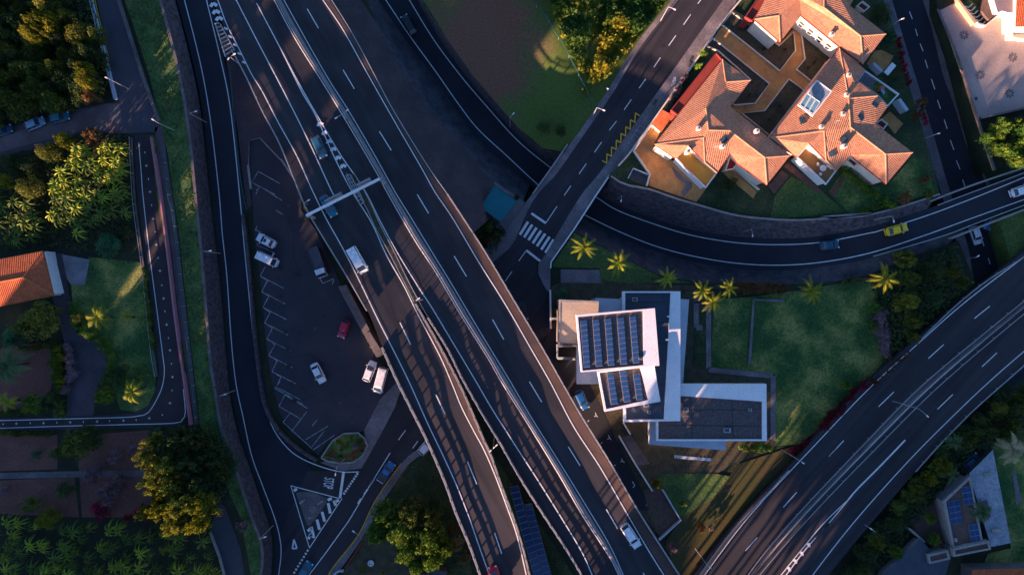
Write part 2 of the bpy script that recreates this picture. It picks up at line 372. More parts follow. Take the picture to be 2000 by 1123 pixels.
# ================================================================ LEVELS
def lerpk(v, ks):
    if v <= ks[0][0]: return ks[0][1]
    for (a, b), (c, d) in zip(ks, ks[1:]):
        if v <= c: t = (v-a)/(c-a); return b+(d-b)*t
    return ks[-1][1]
def zM(x, y): return lerpk(y, ((-100, 1.5), (0, 2), (150, 3.9), (300, 6.0), (420, 7.8), (550, 9.6), (680, 11.0), (800, 11.8), (950, 12)))
def zA(x, y): return lerpk(y, ((0, 2), (100, 1.3), (200, .6), (300, .1), (380, 0)))
def sm(t): t = max(0, min(1, t)); return t*t*(3-2*t)
def zD(x, y): return -6+8*sm((x-1230)/570.0)
def zF(x, y): return lerpk(y, ((0, 0), (330, -3.2), (450, -4)))
ZL, ZH, ZE = 5.0, 2.0, 2.0
def zE(x, y): return ZE
# ================================================================ GROUND
g = MB(); g.face([Vector((-3000, -3000, -8)), Vector((3000, -3000, -8)), Vector((3000, 3000, -8)), Vector((-3000, 3000, -8))]); tag(g.build('ground', M['grass_dark']), kind='structure')
AwI = [(342, 0), (372, 118), (392, 220), (409, 380), (428, 539), (447, 750), (464, 844), (481, 895), (508, 973), (527, 1030), (532, 1068), (530, 1123)]
AwO = [(313, 0), (348, 135), (369, 257), (382, 380), (396, 522), (411, 708), (417, 743), (434, 844), (457, 905), (488, 1000), (512, 1068), (510, 1123)]
DsT = [(704, 0), (738, 51), (772, 118), (803, 166), (833, 210), (874, 257), (900, 283), (935, 326), (959, 350), (990, 376), (1022, 392)]
DL = [(738, 0), (790, 75), (842, 143), (892, 216), (945, 282), (1035, 362), (1085, 398), (1131, 424), (1203, 460), (1276, 489), (1350, 510), (1437, 524), (1521, 528), (1606, 521), (1700, 504), (1800, 474), (1894, 440), (2000, 402)]
DR = [(814, 0), (862, 82), (913, 153), (962, 212), (1018, 272), (1080, 328), (1125, 358), (1168, 378), (1209, 401), (1280, 428), (1354, 449), (1437, 462), (1521, 466), (1604, 461), (1698, 443), (1718, 438), (1812, 408), (1905, 373), (2000, 334)]
DwT = q(1200, 370, 2.956, [(-20, -75), (60, -28), (200, 0), (360, 55), (500, 95), (700, 150), (900, 172), (1050, 178), (1200, 170), (1390, 152), (1478, 140)])+q(1600, 270, 3.7425, [(0, 578), (270, 575), (550, 515), (880, 410)])
DbT = [(1121, 450), (1165, 475), (1230, 510), (1290, 538), (1370, 552), (1450, 552), (1520, 556), (1600, 553), (1690, 537), (1770, 505), (1850, 478)]
SRw = [(1447, 0), (1403, 54), (1352, 129), (1301, 200), (1234, 294), (1207, 325), (1189, 345)]
SLe = [(1325, 0), (1254, 88), (1199, 179), (1138, 267), (1088, 338), (1044, 388), (1013, 452)]
SRe = [(1413, 0), (1370, 60), (1319, 132), (1275, 193), (1217, 274), (1168, 342), (1138, 377), (1104, 431), (1067, 495)]
sheet('central_ground', ext(AwI, 60, 60)[::-1]+[(690, -60)]+DsT[1:]+[(1040, 395), (1121, 450)]+DbT[1:]+[(1872, 470), (1899, 537), (1925, 600), (1955, 700), (1990, 790), (2080, 860), (2200, 1300), (530, 1300)], -.1, M['forest'], zb=-8)
def zK(x, y): return 1.7*math.exp(-((x-1100)/52.0)**2-((y-95)/90.0)**2)  # mound added so low sun catches the ground by the fence
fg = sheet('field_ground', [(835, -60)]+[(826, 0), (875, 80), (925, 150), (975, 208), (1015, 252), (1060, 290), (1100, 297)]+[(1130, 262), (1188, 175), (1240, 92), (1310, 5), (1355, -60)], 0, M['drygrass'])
bm = bmesh.new(); bm.from_mesh(fg.data)
for k in range(-30, 66):
    for nrm, co in (((1, 0, 0), (k*1.0, 0, 0)), ((0, 1, 0), (0, k*1.0, 0))): bmesh.ops.bisect_plane(bm, geom=bm.verts[:]+bm.edges[:]+bm.faces[:], plane_co=co, plane_no=nrm)
for v in bm.verts: v.co.z = zK(v.co.x*10+1000, 561.5-v.co.y*10)
bm.to_mesh(fg.data); bm.free()
for p_ in fg.data.polygons: p_.use_smooth = True
sheet('house_ground', ext(SRw, 60, 0)+DwT+[(1836, 380), (1822, 323), (1814, 297), (1798, 240), (1776, 171), (1750, 67), (1728, 5), (1705, -60)], ZH, M['grass_dark'], zb=-8)
OwB = [(1824, 19), (1856, 123), (1880, 208), (1907, 299), (1921, 338)]; OwT = [(1831, 19), (1867, 104), (1910, 235), (1931, 299), (1942, 333)]
sheet('plaza_ground', [(1826, -60)]+OwT+[(1985, 318), (2100, 270), (2100, -60)], ZH+.4, M['forest'], zb=-8)
sheet('verge_ground', [(1950, 425), (2000, 408), (2100, 380), (2100, 470), (2000, 540), (1985, 560), (1972, 500)], 0, M['grass'], zb=-8)
sheet('left_terrace', ext(AwO, 60, 60)+[(-120, 1190), (-120, -60)], ZL, M['forest'], zb=-8)
# retaining walls & slopes
def band(name, A, B, zA_, zB_, m, label, cat, kind=None, cross=3):
    o = ribbon(name, A, B, zA_, m, zB=zB_, cross=cross, kind=None, step=16); tag(o, label, cat, None, kind); return o
band('retaining_wall', ext(AwI, 60), ext(AwO, 60), lambda x, y: zA(x, y)-.1, ZL+.15, M['stone'], 'long dark stone retaining wall on the left side of the slip road', 'wall')
MB().beam(W(ext(AwO, 60), ZL, .15), .5, .15).build('coping', M['concrete_dark'], bpy.data.objects['retaining_wall'])
band('retaining_wall', DR[8:17], q(1200, 370, 2.956, [(200, 0), (360, 55), (500, 95), (700, 150), (900, 172), (1050, 178), (1200, 170), (1390, 152), (1478, 140)])+q(1600, 270, 3.7425, [(270, 575), (550, 515), (860, 415)]), zD, ZH+.5, M['stone'], 'curved dark stone wall below the orange roofed houses', 'wall')
band('retaining_wall', [(1190, 352), (1168, 376), (1209, 401), (1280, 428)], q(1200, 370, 2.956, [(-32, -72), (-20, -60), (60, -28), (200, 0)]), -6, ZH+.5, M['stone'], 'short stone wall at the bridge corner under the paved yard', 'wall')
wt = bpy.data.objects['retaining_wall.001']
MB().beam(W(DwT, ZH, .5), .35, .2).build('coping', M['concrete'], wt)
band('embankment', ext(DsT, 60, 0), ext(DL[:6], 60, 0), -.1, lambda x, y: -6.02, M['slope'], None, None, 'structure')
band('embankment', ext(DR[:6], 60, 0), [(812, -60), (826, 0), (875, 80), (925, 150), (975, 208), (1015, 252), (1060, 290), (1100, 297)], -6.02, 0.0, M['stone'], None, None, 'structure')
band('embankment', [(1110, 420)]+DL[7:17], DbT, lambda x, y: zD(x, y)-.05, -.1, M['slope'], None, None, 'structure')
band('embankment', q(400, 0, 2.956, [(730, -120), (730, 0), (860, 210), (1000, 470), (1090, 640), (1280, 950), (1400, 1123)])+[(901, 421), (925, 455)], ext(DsT, 40, 0)[:-2]+[(975, 372), (965, 420)], lambda x, y: zM(x, y)-.3, -.08, M['purple'], None, None, 'structure')
band('orange_wall', OwB, OwT, lambda x, y: zF(x, y)-.1, ZH+.9, M['ochre'], 'tall ochre retaining wall along the right street below the plaza', 'wall')
MB().beam(W(OwT, ZH, .9), .35, .2).build('coping', M['concrete_dark'], bpy.data.objects['orange_wall'])
# ================================================================ ROADS
# left slip road A
ALl = [(360, 0), (382, 85), (399, 162), (414, 257), (428, 380), (434, 455), (443, 539), (452, 668), (461, 750), (474, 811), (491, 888), (512, 946), (535, 1007), (546, 1047), (549, 1081), (544, 1123)]
ARl = [(403, 0), (430, 112), (450, 213), (468, 380), (476, 471), (486, 573), (496, 668), (509, 745), (519, 797), (536, 841), (562, 875), (589, 895), (630, 912), (667, 921), (701, 921)]
road = ribbon('slip_road', ext([(345, 0), (376, 118), (396, 220), (413, 380), (432, 539), (450, 750), (468, 844), (485, 895), (512, 973), (531, 1030), (537, 1068), (534, 1123)], 60), ext([(418, 0), (437, 112), (457, 213), (475, 380), (484, 471), (494, 573), (504, 668), (517, 745), (527, 797), (560, 860), (600, 900), (625, 960), (620, 1040), (600, 1123)], 60), zA, M['asphalt_new'], skirt=3)
strokes('road_marking', [ext(ALl, 60), ext(ARl, 60, 0)], zA, .17, M['paint'], road)
# junction street
stT = [(782, 763), (772, 794), (742, 851), (721, 888), (706, 915), (690, 922)]
st = sheet('junction_street', [(540, 1190), (552, 1080), (548, 1040), (600, 920), (706, 918), (742, 851), (800, 745), (870, 660), (960, 520), (1000, 470), (1045, 480), (1050, 530), (1076, 560), (1076, 650), (1000, 700), (930, 745), (860, 830), (799, 888), (775, 912), (733, 980), (701, 1047), (637, 1123), (600, 1190)], .02, M['asphalt_s'])
paint = []
paint += [(.16, [(604, 1068), (568, 948), (663, 973)]), (.16, [(604, 1070), (668, 973)]), (.5, [(671, 922), (664, 972)])]
paint += [(.17, [(585, 1150), (603, 1123), (637, 1078), (681, 1017), (722, 948), (762, 884)])]
paint += [(.3, [(724, 945), (732, 933)]), (.3, [(711, 965), (718, 955)]), (.3, [(699, 983), (705, 973)])]
for i in range(9):
    t = (i+.3)/9; x = 700+(671-700)*t; y = 922+(965-922)*t; paint.append((.42, [(x, y), (x-2.2, y+3)]))
for i in range(8):
    t = i/8; x = 602+(572-602)*t; y = 1073+(1122-1073)*t; paint.append((.38, [(x, y), (x-2.2, y+3.2)]))
for a, b in (((778, 859), (792, 840)), ((806, 875), (816, 861)), ((790, 904), (798, 890)), ((861, 742), (868, 732)), ((987, 549), (1000, 530))): paint.append((.15, [a, b]))
for k, (a, b) in enumerate((((633, 981), (645, 1000)), ((626, 1003), (635, 1020)), ((619, 1011), (624, 1034)), ((641, 985), (647, 1003)))): pass
for a, b in (((640, 976), (648, 973)), ((641, 982), (645, 1002)), ((654, 980), (662, 976)), ((652, 977), (656, 987)), ((629, 999), (634, 1018)), ((619, 1014), (624, 1034)), ((601, 1037), (608, 1030)), ((608, 1028), (613, 1050)), ((602, 1052), (608, 1041)), ((605, 1044), (609, 1047)), ((574, 958), (580, 954))): paint.append((.55, [a, b]))
paint += [(.3, [(571, 1071), (580, 1070), (574, 1053), (571, 1071)])]
strokes('road_marking', paint, 0, .16, M['paint'], st, dz=.06, smooth=False)
# STOP lettering
fc = bpy.data.curves.new('stop', 'FONT'); fc.body = 'STOP'; fc.size = 1.0; fc.align_x = 'CENTER'; fc.align_y = 'CENTER'; fc.offset = .012
fo = bpy.data.objects.new('stop', fc); COL.objects.link(fo); bpy.context.view_layer.update()
me = bpy.data.meshes.new_from_object(fo.evaluated_get(bpy.context.evaluated_depsgraph_get())); bpy.data.objects.remove(fo)
me.materials.append(M['paint']); so = bpy.data.objects.new('stop_lettering', me); COL.objects.link(so); so.parent = st
c = P(641, 943, .07); so.location = c; so.scale = (.88, 2.7, 1); so.rotation_euler = (0, 0, math.radians(-98))
# upper street S (bridge over D)
S = ribbon('upper_street', ext([(1325, 0), (1254, 88), (1199, 179), (1138, 267), (1088, 338), (1044, 388), (1013, 452), (985, 482)], 60, 0), ext(SRe[:-1]+[(1067, 495), (1052, 512)], 60, 0), .05, M['asphalt_s'], skirt=1.2)
strokes('road_marking', [[a, b] for a, b in (((1363, 8), (1372, -4)), ((1335, 49), (1349, 29)), ((1306, 90), (1320, 70)), ((1277, 132), (1290, 113)), ((1248, 173), (1261, 155)), ((1219, 215), (1233, 195)), ((1190, 255), (1204, 237)), ((1161, 298), (1175, 278)), ((1131, 340), (1145, 320)), ((1102, 382), (1115, 363)), ((1066, 436), (1088, 403)), ((1013, 510), (1028, 489)))]+[(.45, [(1038, 417), (1066, 436)]), (.45, [(1028, 489), (1055, 510)])]
    +[(.52, list(q(800, 370, 2.956, [(a+4, b), (c+4, d)]))) for a, b, c, d in ((633, 262, 680, 187), (657, 277, 704, 204), (682, 293, 729, 221), (707, 311, 755, 238), (731, 328, 779, 256), (756, 348, 804, 274), (780, 366, 828, 290))], .05, .15, M['paint'], S, dz=.05, smooth=False)
zz = []
for i in range(8):
    zz += [(1176+i*9.3, 315.5-i*13), (1176+i*9.3+7.5, 318-i*13-6.5+4)]
L_, R_ = [(1176+(1241-1176)*i/7, 314+(221-314)*i/7) for i in range(8)], [(1185+(1249-1185)*i/7, 319+(226.5-319)*i/7) for i in range(8)]
zz = []
for i in range(8): zz += [L_[i], R_[i]]
strokes('yellow_zigzag_marking', [zz], .05, .22, M['yellow'], S, dz=.05, smooth=False)
sw = ribbon('pavement', ext(SRe[:-1]+[(1067, 495), (1050, 519), (1055, 545), (1072, 572)], 60, 0), ext(SRw+[(1165, 380), (1121, 448), (1076, 512), (1075, 530), (1075, 560), (1074, 575)], 60, 0), .17, M['pave'], skirt=.6, cross=2)
sl = ribbon('pavement', ext([(1312, 0), (1240, 90), (1186, 178), (1112, 284), (1075, 330), (1035, 385), (1000, 432), (985, 455), (945, 485), (955, 506)], 60, 0), ext([(1325, 0), (1254, 88), (1199, 179), (1138, 267), (1088, 338), (1044, 388), (1013, 452), (1000, 480), (970, 505), (963, 513)], 60, 0), .17, M['pave'], skirt=.6, cross=2)
for cx, cy in ((1278, 199), (1347, 125), (1349, 115)): sheet('drain_cover', [(cx-3, cy+5), (cx+2, cy-6), (cx+7, cy-3), (cx+1, cy+8)], .2, M['steel_dark'], parent=sw)
wl = [q(1200, 0, 2.956, l) for l in ([(330, 500), (338, 478), (345, 450), (350, 480), (335, 495)], [(336, 470), (350, 462)], [(342, 452), (352, 446), (354, 470)], [(330, 488), (354, 478)])]
strokes('graffiti', wl, .17, .2, M['paint'], sw, dz=.03, smooth=False)
b1 = strokes('bus_stop_marking', [q(1200, 0, 2.956, l) for l in ([(78, 830), (145, 725), (178, 745), (110, 843), (78, 830)], [(95, 805), (127, 822)], [(112, 778), (145, 797)], [(128, 752), (160, 770)])], .17, .12, M['paint_worn'], sw, dz=.03, smooth=False)
# curved lower road D
D = ribbon('curved_road', ext(DL, 60), ext(DR, 60), zD, M['asphalt_new'], skirt=.9, cross=4)
DLl = [(753, 0), (799, 69), (850, 139), (900, 210), (935, 254), (989, 304), (1045, 356), (1090, 393), (1140, 419), (1206, 451), (1278, 480), (1352, 500), (1437, 514), (1521, 518), (1606, 512), (1700, 494), (1800, 462), (1894, 428), (2000, 390)]
DRl = [(799, 0), (847, 78), (900, 149), (952, 210), (1010, 274), (1069, 323), (1118, 357), (1164, 385), (1206, 411), (1278, 438), (1352, 460), (1437, 474), (1521, 478), (1606, 473), (1700, 455), (1720, 450), (1814, 420), (1907, 385), (2000, 347)]
strokes('road_marking', [ext(DLl, 60), ext(DRl, 60)], zD, .17, M['paint'], D)
# right street F
FL = [(1742, 0), (1766, 80), (1803, 198), (1832, 294), (1848, 350), (1880, 455), (1899, 537), (1925, 620), (1955, 700)]
FR = [(1803, 0), (1822, 61), (1840, 139), (1867, 214), (1894, 300), (1921, 347), (1945, 420), (1966, 492), (1990, 580), (2010, 660)]
Fr = ribbon('right_street', ext(FL, 60), ext(FR, 60), zF, M['asphalt_new'], skirt=2, cross=3)
strokes('road_marking', [[a, b] for a, b in (((1776, 23), (1782, 38)), ((1788, 57), (1792, 71)), ((1797, 86), (1803, 101)), ((1807, 118), (1812, 134)), ((1819, 155), (1826, 175)), ((1831, 196), (1837, 213)), ((1844, 234), (1850, 252)), ((1856, 274), (1863, 293)), ((1868, 314), (1875, 331)), ((1880, 351), (1885, 365)), ((1917, 465), (1922, 481)), ((1930, 504), (1934, 516)))], zF, .16, M['paint'], Fr)
ribbon('pavement', ext([(1728, 5), (1750, 67), (1776, 171), (1798, 240), (1814, 297), (1822, 323), (1845, 400), (1867, 470), (1890, 545)], 60), ext([(1742, 0), (1766, 80), (1803, 198), (1832, 294), (1848, 350), (1870, 420), (1890, 480), (1902, 545)], 60), lambda x, y: zF(x, y)+.12, M['pave'], skirt=2.5, cross=1)
ribbon('pavement', ext(FR[:6], 60, 0)+[(1945, 420), (1966, 492)], ext(OwB, 60, 0)+[(1965, 410), (1985, 485)], lambda x, y: zF(x, y)+.12, M['concrete_dark'], skirt=2.5, cross=1)
# right motorway E
EU = [(2000, 500-9), (1937, 543), (1894, 571), (1840, 618), (1774, 678), (1728, 712), (1672, 766), (1604, 840), (1530, 925), (1445, 1008), (1366, 1110)]
EM1 = [(2000, 587), (1921, 652), (1840, 716), (1766, 780), (1704, 850), (1623, 932), (1538, 1024), (1488, 1078), (1458, 1123)]
EM2 = [(2000, 603), (1921, 668), (1840, 737), (1787, 785), (1726, 850), (1700, 875), (1623, 953), (1538, 1044), (1472, 1123)]
EO = [(2000, 686), (1921, 753), (1851, 823), (1787, 884), (1715, 965), (1653, 1034), (1600, 1106), (1587, 1123)]
EB = [(2000, 712), (1907, 795), (1873, 828), (1822, 882), (1784, 924), (1728, 990), (1667, 1062), (1620, 1120)]
def smooth_line(p, it=5):
    p = resamp(ext(p, 40), 36)
    for _ in range(it): p = [p[0]]+[((p[i-1][0]+2*p[i][0]+p[i+1][0])/4, (p[i-1][1]+2*p[i][1]+p[i+1][1])/4) for i in range(1, len(p)-1)]+[p[-1]]
    return p
EM1, EM2, EO, EU, EB = [smooth_line(v) for v in (EM1, EM2, EO, EU, EB)]
E_ = ribbon('right_motorway', ext(EU, 80, 60), ext(EB, 80, 60), zE, M['asphalt_e'], skirt=1.0)
EUl = [(2000, 502), (1937, 551), (1894, 579), (1840, 627), (1776, 689), (1734, 721), (1680, 774), (1613, 847), (1589, 872), (1521, 943), (1454, 1014), (1376, 1123)]
dsh = (((1903, 622), (1933, 598)), ((1813, 700), (1843, 673)), ((1716, 794), (1746, 765)), ((1619, 891), (1648, 860)), ((1530, 990), (1556, 961)), ((1456, 1075), (1479, 1049)), ((1918, 716), (1947, 689)), ((1831, 799), (1861, 770)))
chv = []
for (x, y) in ((1579, 1064), (1566, 1081), (1553, 1096), (1541, 1111)):
    chv += [(.5, [(x-3, y-3), (x+2, y-1), (x+1, y+4)])]
strokes('road_marking', [ext(smooth_line(EUl), 80), ext(off(EM2, 3), 80), ext(EO, 80), (.3, [(1768, 859), (1720, 909), (1675, 954), (1657, 975)]), [(1657, 975), (1620, 1010), (1589, 1044), (1525, 1123), (1500, 1155)], [(1657, 976), (1640, 996), (1619, 1021), (1594, 1049)], [(1619, 1021), (1572, 1074), (1535, 1123), (1510, 1155)]]+[[a, b] for a, b in dsh], zE, .17, M['paint'], E_)
strokes('chevron_marking', chv, zE, .17, M['paint'], E_, dz=.06, smooth=False)
sheet('median_strip', ext(EM1, 60)+ext(EM2, 60)[::-1], ZE+.03, M['concrete_dark'], parent=E_)
# ---- viaduct B and motorway G+H
BL = [(418, 0), (455, 100), (485, 156), (515, 220), (549, 284), (584, 370), (603, 414), (637, 471), (681, 543), (718, 607), (747, 678), (775, 740), (800, 790), (834, 858), (868, 936), (891, 1000), (918, 1064), (939, 1123)]
BR = [(500, 0), (548, 100), (594, 180), (618, 227), (660, 301), (698, 370), (733, 434), (762, 495), (793, 560), (812, 593), (853, 664), (894, 742), (918, 794), (945, 858), (959, 888), (979, 946), (1003, 1010), (1020, 1064), (1035, 1123)]
GL = [(500, 0), (548, 100), (594, 180), (618, 227), (660, 301), (700, 370), (739, 434), (772, 495), (806, 562), (836, 620), (875, 682), (901, 735), (942, 807), (979, 868), (1020, 939), (1057, 997), (1104, 1068), (1137, 1123)]
HR = [(647, 0), (691, 71), (738, 159), (769, 217), (833, 321), (874, 380), (901, 421), (949, 495), (1003, 586), (1054, 671), (1098, 748), (1138, 817), (1189, 899), (1240, 987), (1300, 1081), (1327, 1123)]
def skM(p): return -.2 if p.y > -9 else p.z-1.3
MG = ribbon('motorway', ext(GL, 60), ext(HR, 60), zM, M['asphalt'], skirt=skM, cross=8)
MBd = ribbon('exit_viaduct', ext(BL, 60), ext(BR, 60), lambda x, y: zM(x, y)+(.004 if y < 400 else 0), M['asphalt'], skirt=skM, cross=8)
B_l = [(425, 0), (444, 51), (468, 98), (491, 145), (512, 179), (542, 237), (579, 304), (609, 370), (637, 427), (671, 488), (704, 553), (738, 624), (772, 691), (801, 750), (834, 824), (868, 895), (891, 946), (915, 1007), (935, 1064), (956, 1123)]
B_r = [(501, 7), (549, 98), (589, 179), (617, 227), (650, 301), (685, 370), (725, 434), (755, 499), (789, 559), (816, 614), (857, 691), (881, 745), (901, 794), (925, 841), (945, 878), (966, 926), (989, 987), (1010, 1047), (1028, 1123)]
B_2 = [(461, 0), (501, 78), (556, 183), (603, 277), (646, 370), (659, 394)]
ch = []
for x, y in ((625, 243), (634, 260), (643, 277), (651, 292), (660, 309), (670, 325)): ch.append((.55, [(x-4, y+4), (x-1, y-3), (x+6, y+1)]))
for x, y in ((417, 9), (422, 23), (428, 36)): ch.append((.62, [(x-6, y+5), (x-1, y-2), (x+7, y+3)]))
for x, y in ((441, 56), (450, 72), (459, 88), (468, 105), (477, 122)): ch.append((.4, [(x-4, y-1), (x+4, y+2)]))
CH_ = [c for c in ch]
strokes('chevron_marking', CH_, zM, .18, M['paint'], MBd, dz=.08, smooth=False)
strokes('road_marking', [ext(B_l, 60), ext(B_r, 0, 60), ext(B_2, 60, 0)]+[[a, b] for a, b in (((781, 630), (802, 673)), ((851, 770), (869, 808)), ((913, 901), (931, 945)), ((966, 1040), (980, 1081)))], zM, .18, M['paint'], MBd, dz=.07)
G_l = [(549, 98), (583, 162), (620, 227), (664, 301), (711, 370), (742, 431), (775, 492), (816, 559), (843, 600), (870, 645), (900, 695), (931, 747), (962, 800), (1010, 875), (1054, 943), (1094, 1007), (1135, 1075), (1157, 1123)]
G_r = [(535, 0), (579, 81), (637, 173), (688, 257), (738, 342), (755, 374), (789, 434), (816, 479), (851, 532), (901, 617), (952, 698), (980, 747), (1037, 838), (1091, 926), (1138, 1007), (1189, 1085), (1209, 1123)]
H_l = [(554, 0), (603, 88), (644, 159), (681, 217), (732, 304), (771, 374), (800, 421), (841, 488), (881, 553), (925, 627), (962, 688), (998, 747), (1037, 814), (1088, 895), (1138, 976), (1189, 1061), (1218, 1123)]
H_r = [(630, 0), (671, 61), (718, 145), (772, 240), (823, 328), (850, 376), (885, 428), (935, 512), (986, 593), (1037, 681), (1075, 747), (1121, 834), (1172, 912), (1223, 1000), (1267, 1075), (1297, 1123)]
Hd = (((600, 18), (622, 56)), ((670, 137), (692, 174)), ((741, 257), (764, 294)), ((815, 380), (837, 417)), ((887, 500), (911, 540)), ((962, 624), (984, 663)), ((1034, 745), (1058, 785)), ((1110, 872), (1133, 909)), ((1184, 994), (1206, 1032)), ((1256, 1118), (1275, 1150)))
strokes('road_marking', [ext(G_l, 0, 60), ext(G_r, 60), ext(H_l, 60), ext(H_r, 60)]+[[a, b] for a, b in Hd], zM, .18, M['paint'], MG, dz=.07)
ribbon('shoulder', ext(off(H_r, -3.5), 60), ext(off(HR, 3), 60), lambda x, y: zM(x, y)+.05, M['shoulder'], parent=MG, cross=1)
ribbon('shoulder', off(B_r[9:], -3), off(BR[9:], 2), lambda x, y: zM(x, y)+.05, M['shoulder'], parent=MBd, cross=1)
ribbon('median_strip', ext(off(G_r, -3), 60), ext(off(H_l, 3), 60), lambda x, y: zM(x, y)+.06, M['concrete_dark'], parent=MG, cross=1)
# barriers
barrier('median_barrier', ext([((a[0]+b[0])/2, (a[1]+b[1])/2) for a, b in zip(resamp(G_r, n=20), resamp(H_l, n=20))], 60), zM, 'solid concrete median barrier between the two main motorway carriageways', 'barrier', base=(.55, .62), rails=(), post=None)
barrier('guardrail', ext(off(G_r, -4.5), 60), zM, 'steel guardrail on the left of the concrete median of the main motorway', 'guardrail', base=None, rails=((.7, .14),), post=(.1, .1, .7), gap=4, mp=M['steel'])
rl = ((.80, .13), (1.15, .13))
barrier('parapet', BL[10:]+[(960, 1175)], zM, 'concrete and rail parapet on the left edge of the left viaduct', 'barrier', base=(.3, .45), rails=rl, post=(.2, .3, 1.2), gap=2.2)
barrier('guardrail', BL[1:10], zM, 'steel guardrail between the parking lot and the motorway', 'guardrail', base=None, rails=((.7, .16), (.4, .1)), post=(.12, .12, .75), gap=3, mp=M['steel'])
barrier('parapet', BR[9:]+[(1050, 1175)], zM, 'concrete and rail parapet on the right edge of the left viaduct', 'barrier', base=(.3, .45), rails=rl, post=(.2, .3, 1.2), gap=2.2)
barrier('parapet', GL[9:]+[(1165, 1175)], zM, 'concrete and rail parapet on the left edge of the main motorway, facing the gap', 'barrier', base=(.3, .45), rails=rl, post=(.2, .3, 1.2), gap=2.2)
barrier('parapet', HR[5:]+[(1360, 1175)], zM, 'concrete and rail parapet on the right edge of the main motorway', 'barrier', base=(.3, .45), rails=rl, post=(.2, .3, 1.2), gap=2.2)
barrier('guardrail', ext(HR[:6], 60, 0), zM, 'long steel guardrail on the upper right edge of the main motorway', 'guardrail', base=None, rails=((.7, .16),), post=(.12, .12, .75), gap=3, mp=M['steel'])
gapL = [(679, 340), (698, 375), (720, 412), (734, 445), (762, 495), (790, 550), (810, 590)]; gapR = [(693, 340), (712, 372), (730, 408), (744, 440), (770, 490), (800, 552), (836, 618)]
barrier('guardrail', gapL, zM, 'thin steel rail on the left side of the narrow dark median gap', 'guardrail', base=None, rails=((.7, .12),), post=(.1, .1, .75), gap=4, mp=M['steel'])
barrier('guardrail', gapR, zM, 'thin steel rail on the right side of the narrow dark median gap', 'guardrail', base=None, rails=((.7, .12),), post=(.1, .1, .75), gap=4, mp=M['steel'])
ribbon('median_strip', gapL, gapR, lambda x, y: zM(x, y)+.09, M['darksoil'], parent=MG, cross=1)
for nm, pts, lb, n_ in (('crash_cushion', [(422, 50), (431, 48), (459, 100), (441, 112)], 'large ladder shaped crash cushion at the top gore of the slip road', 8), ('crash_cushion', [(677, 345), (685, 342), (712, 396), (704, 401)], 'narrow ladder shaped crash cushion below the sign gantry', 8)):
    a, b, c_, d = pts; t = thing(nm, lb, 'crash cushion', P(*a, zM), 0, 'crash cushions')
    L0 = [(a[0]+(d[0]-a[0])*i/n_, a[1]+(d[1]-a[1])*i/n_) for i in range(n_+1)]; R0 = [(b[0]+(c_[0]-b[0])*i/n_, b[1]+(c_[1]-b[1])*i/n_) for i in range(n_+1)]
    MB().beam(W(L0, zM, .5, smooth=False), .15, .3).build('side_rail', M['steel'], t); MB().beam(W(R0, zM, .5, smooth=False), .15, .3).build('side_rail', M['steel'], t)
    for i in range(n_+1):
        MB().beam([P(*L0[i], zM)+Vector((0, 0, .45)), P(*R0[i], zM)+Vector((0, 0, .45))], .14, .3).build('diaphragm', M['steel'], t)
    sheet('bed', [a, b, c_, d], lambda x, y: zM(x, y)+.1, M['steel_dark'], parent=t)
barrier('guardrail', [(452, 128), (457, 200), (465, 290), (474, 360), (484, 410)], lambda x, y: zA(x, y)+.4, 'green tinted rail on the right side of the slip road', 'guardrail', base=None, rails=((.7, .1),), post=(.1, .1, .75), gap=3, mr=M['green_metal'], mp=M['green_metal'])
sheet('gore_ground', [(440, 112), (460, 104), (487, 156), (515, 220), (549, 284), (589, 368), (552, 315), (508, 269), (486, 274), (484, 340), (492, 400), (484, 410), (474, 340), (465, 262), (455, 200)], lambda x, y: lerpk(y, ((110, 1.6), (250, .8), (300, .35), (420, .1))), M['purple'])
barrier('guardrail', ext(off(EM1, 3), 60), zE, 'steel guardrail on the upper side of the right motorway median', 'guardrail', base=None, rails=((.7, .1),), post=(.1, .1, .7), gap=4, mp=M['steel'])
barrier('guardrail', ext(off(EM2, -4), 60), zE, 'steel guardrail on the lower side of the right motorway median', 'guardrail', base=None, rails=((.7, .1),), post=(.1, .1, .7), gap=4, mp=M['steel'])
t = thing('median_barrier', 'low dark kerb wall in the middle of the right motorway', 'barrier', P(1700, 860, ZE)); MB().beam(W([((a[0]+b[0])/2, (a[1]+b[1])/2) for a, b in zip(resamp(ext(EM1, 60), n=20), resamp(ext(EM2, 60), n=20))], zE, 0), .4, .3).build('kerb', M['concrete_dark'], t)
barrier('guardrail', [(2060, 450), (2000, 498), (1923, 548), (1873, 587), (1840, 617), (1795, 661)], zE, 'steel guardrail on the upper edge of the right motorway', 'guardrail', base=None, rails=((.7, .14),), post=(.1, .1, .7), gap=4, mp=M['steel'])
barrier('guardrail', [(1538, 916), (1490, 968), (1430, 1031), (1369, 1112), (1340, 1160)], zE, 'steel guardrail beside the dry slope at the bottom of the right motorway', 'guardrail', base=None, rails=((.7, .14),), post=(.1, .1, .7), gap=4, mp=M['steel'])
barrier('guardrail', [(2050, 662), (2000, 708), (1907, 790), (1873, 823), (1822, 876), (1784, 919)], zE, 'steel guardrail on the lower edge of the right motorway', 'guardrail', base=None, rails=((.7, .14),), post=(.1, .1, .7), gap=4, mp=M['steel'])
barrier('bridge_parapet', [(2050, 392), (2000, 409), (1900, 448), (1854, 466)], zD, 'white parapet on the lower edge of the curved road bridge', 'barrier', base=(.3, .7), rails=((.95, .08),), post=None, mb_=M['concrete'])
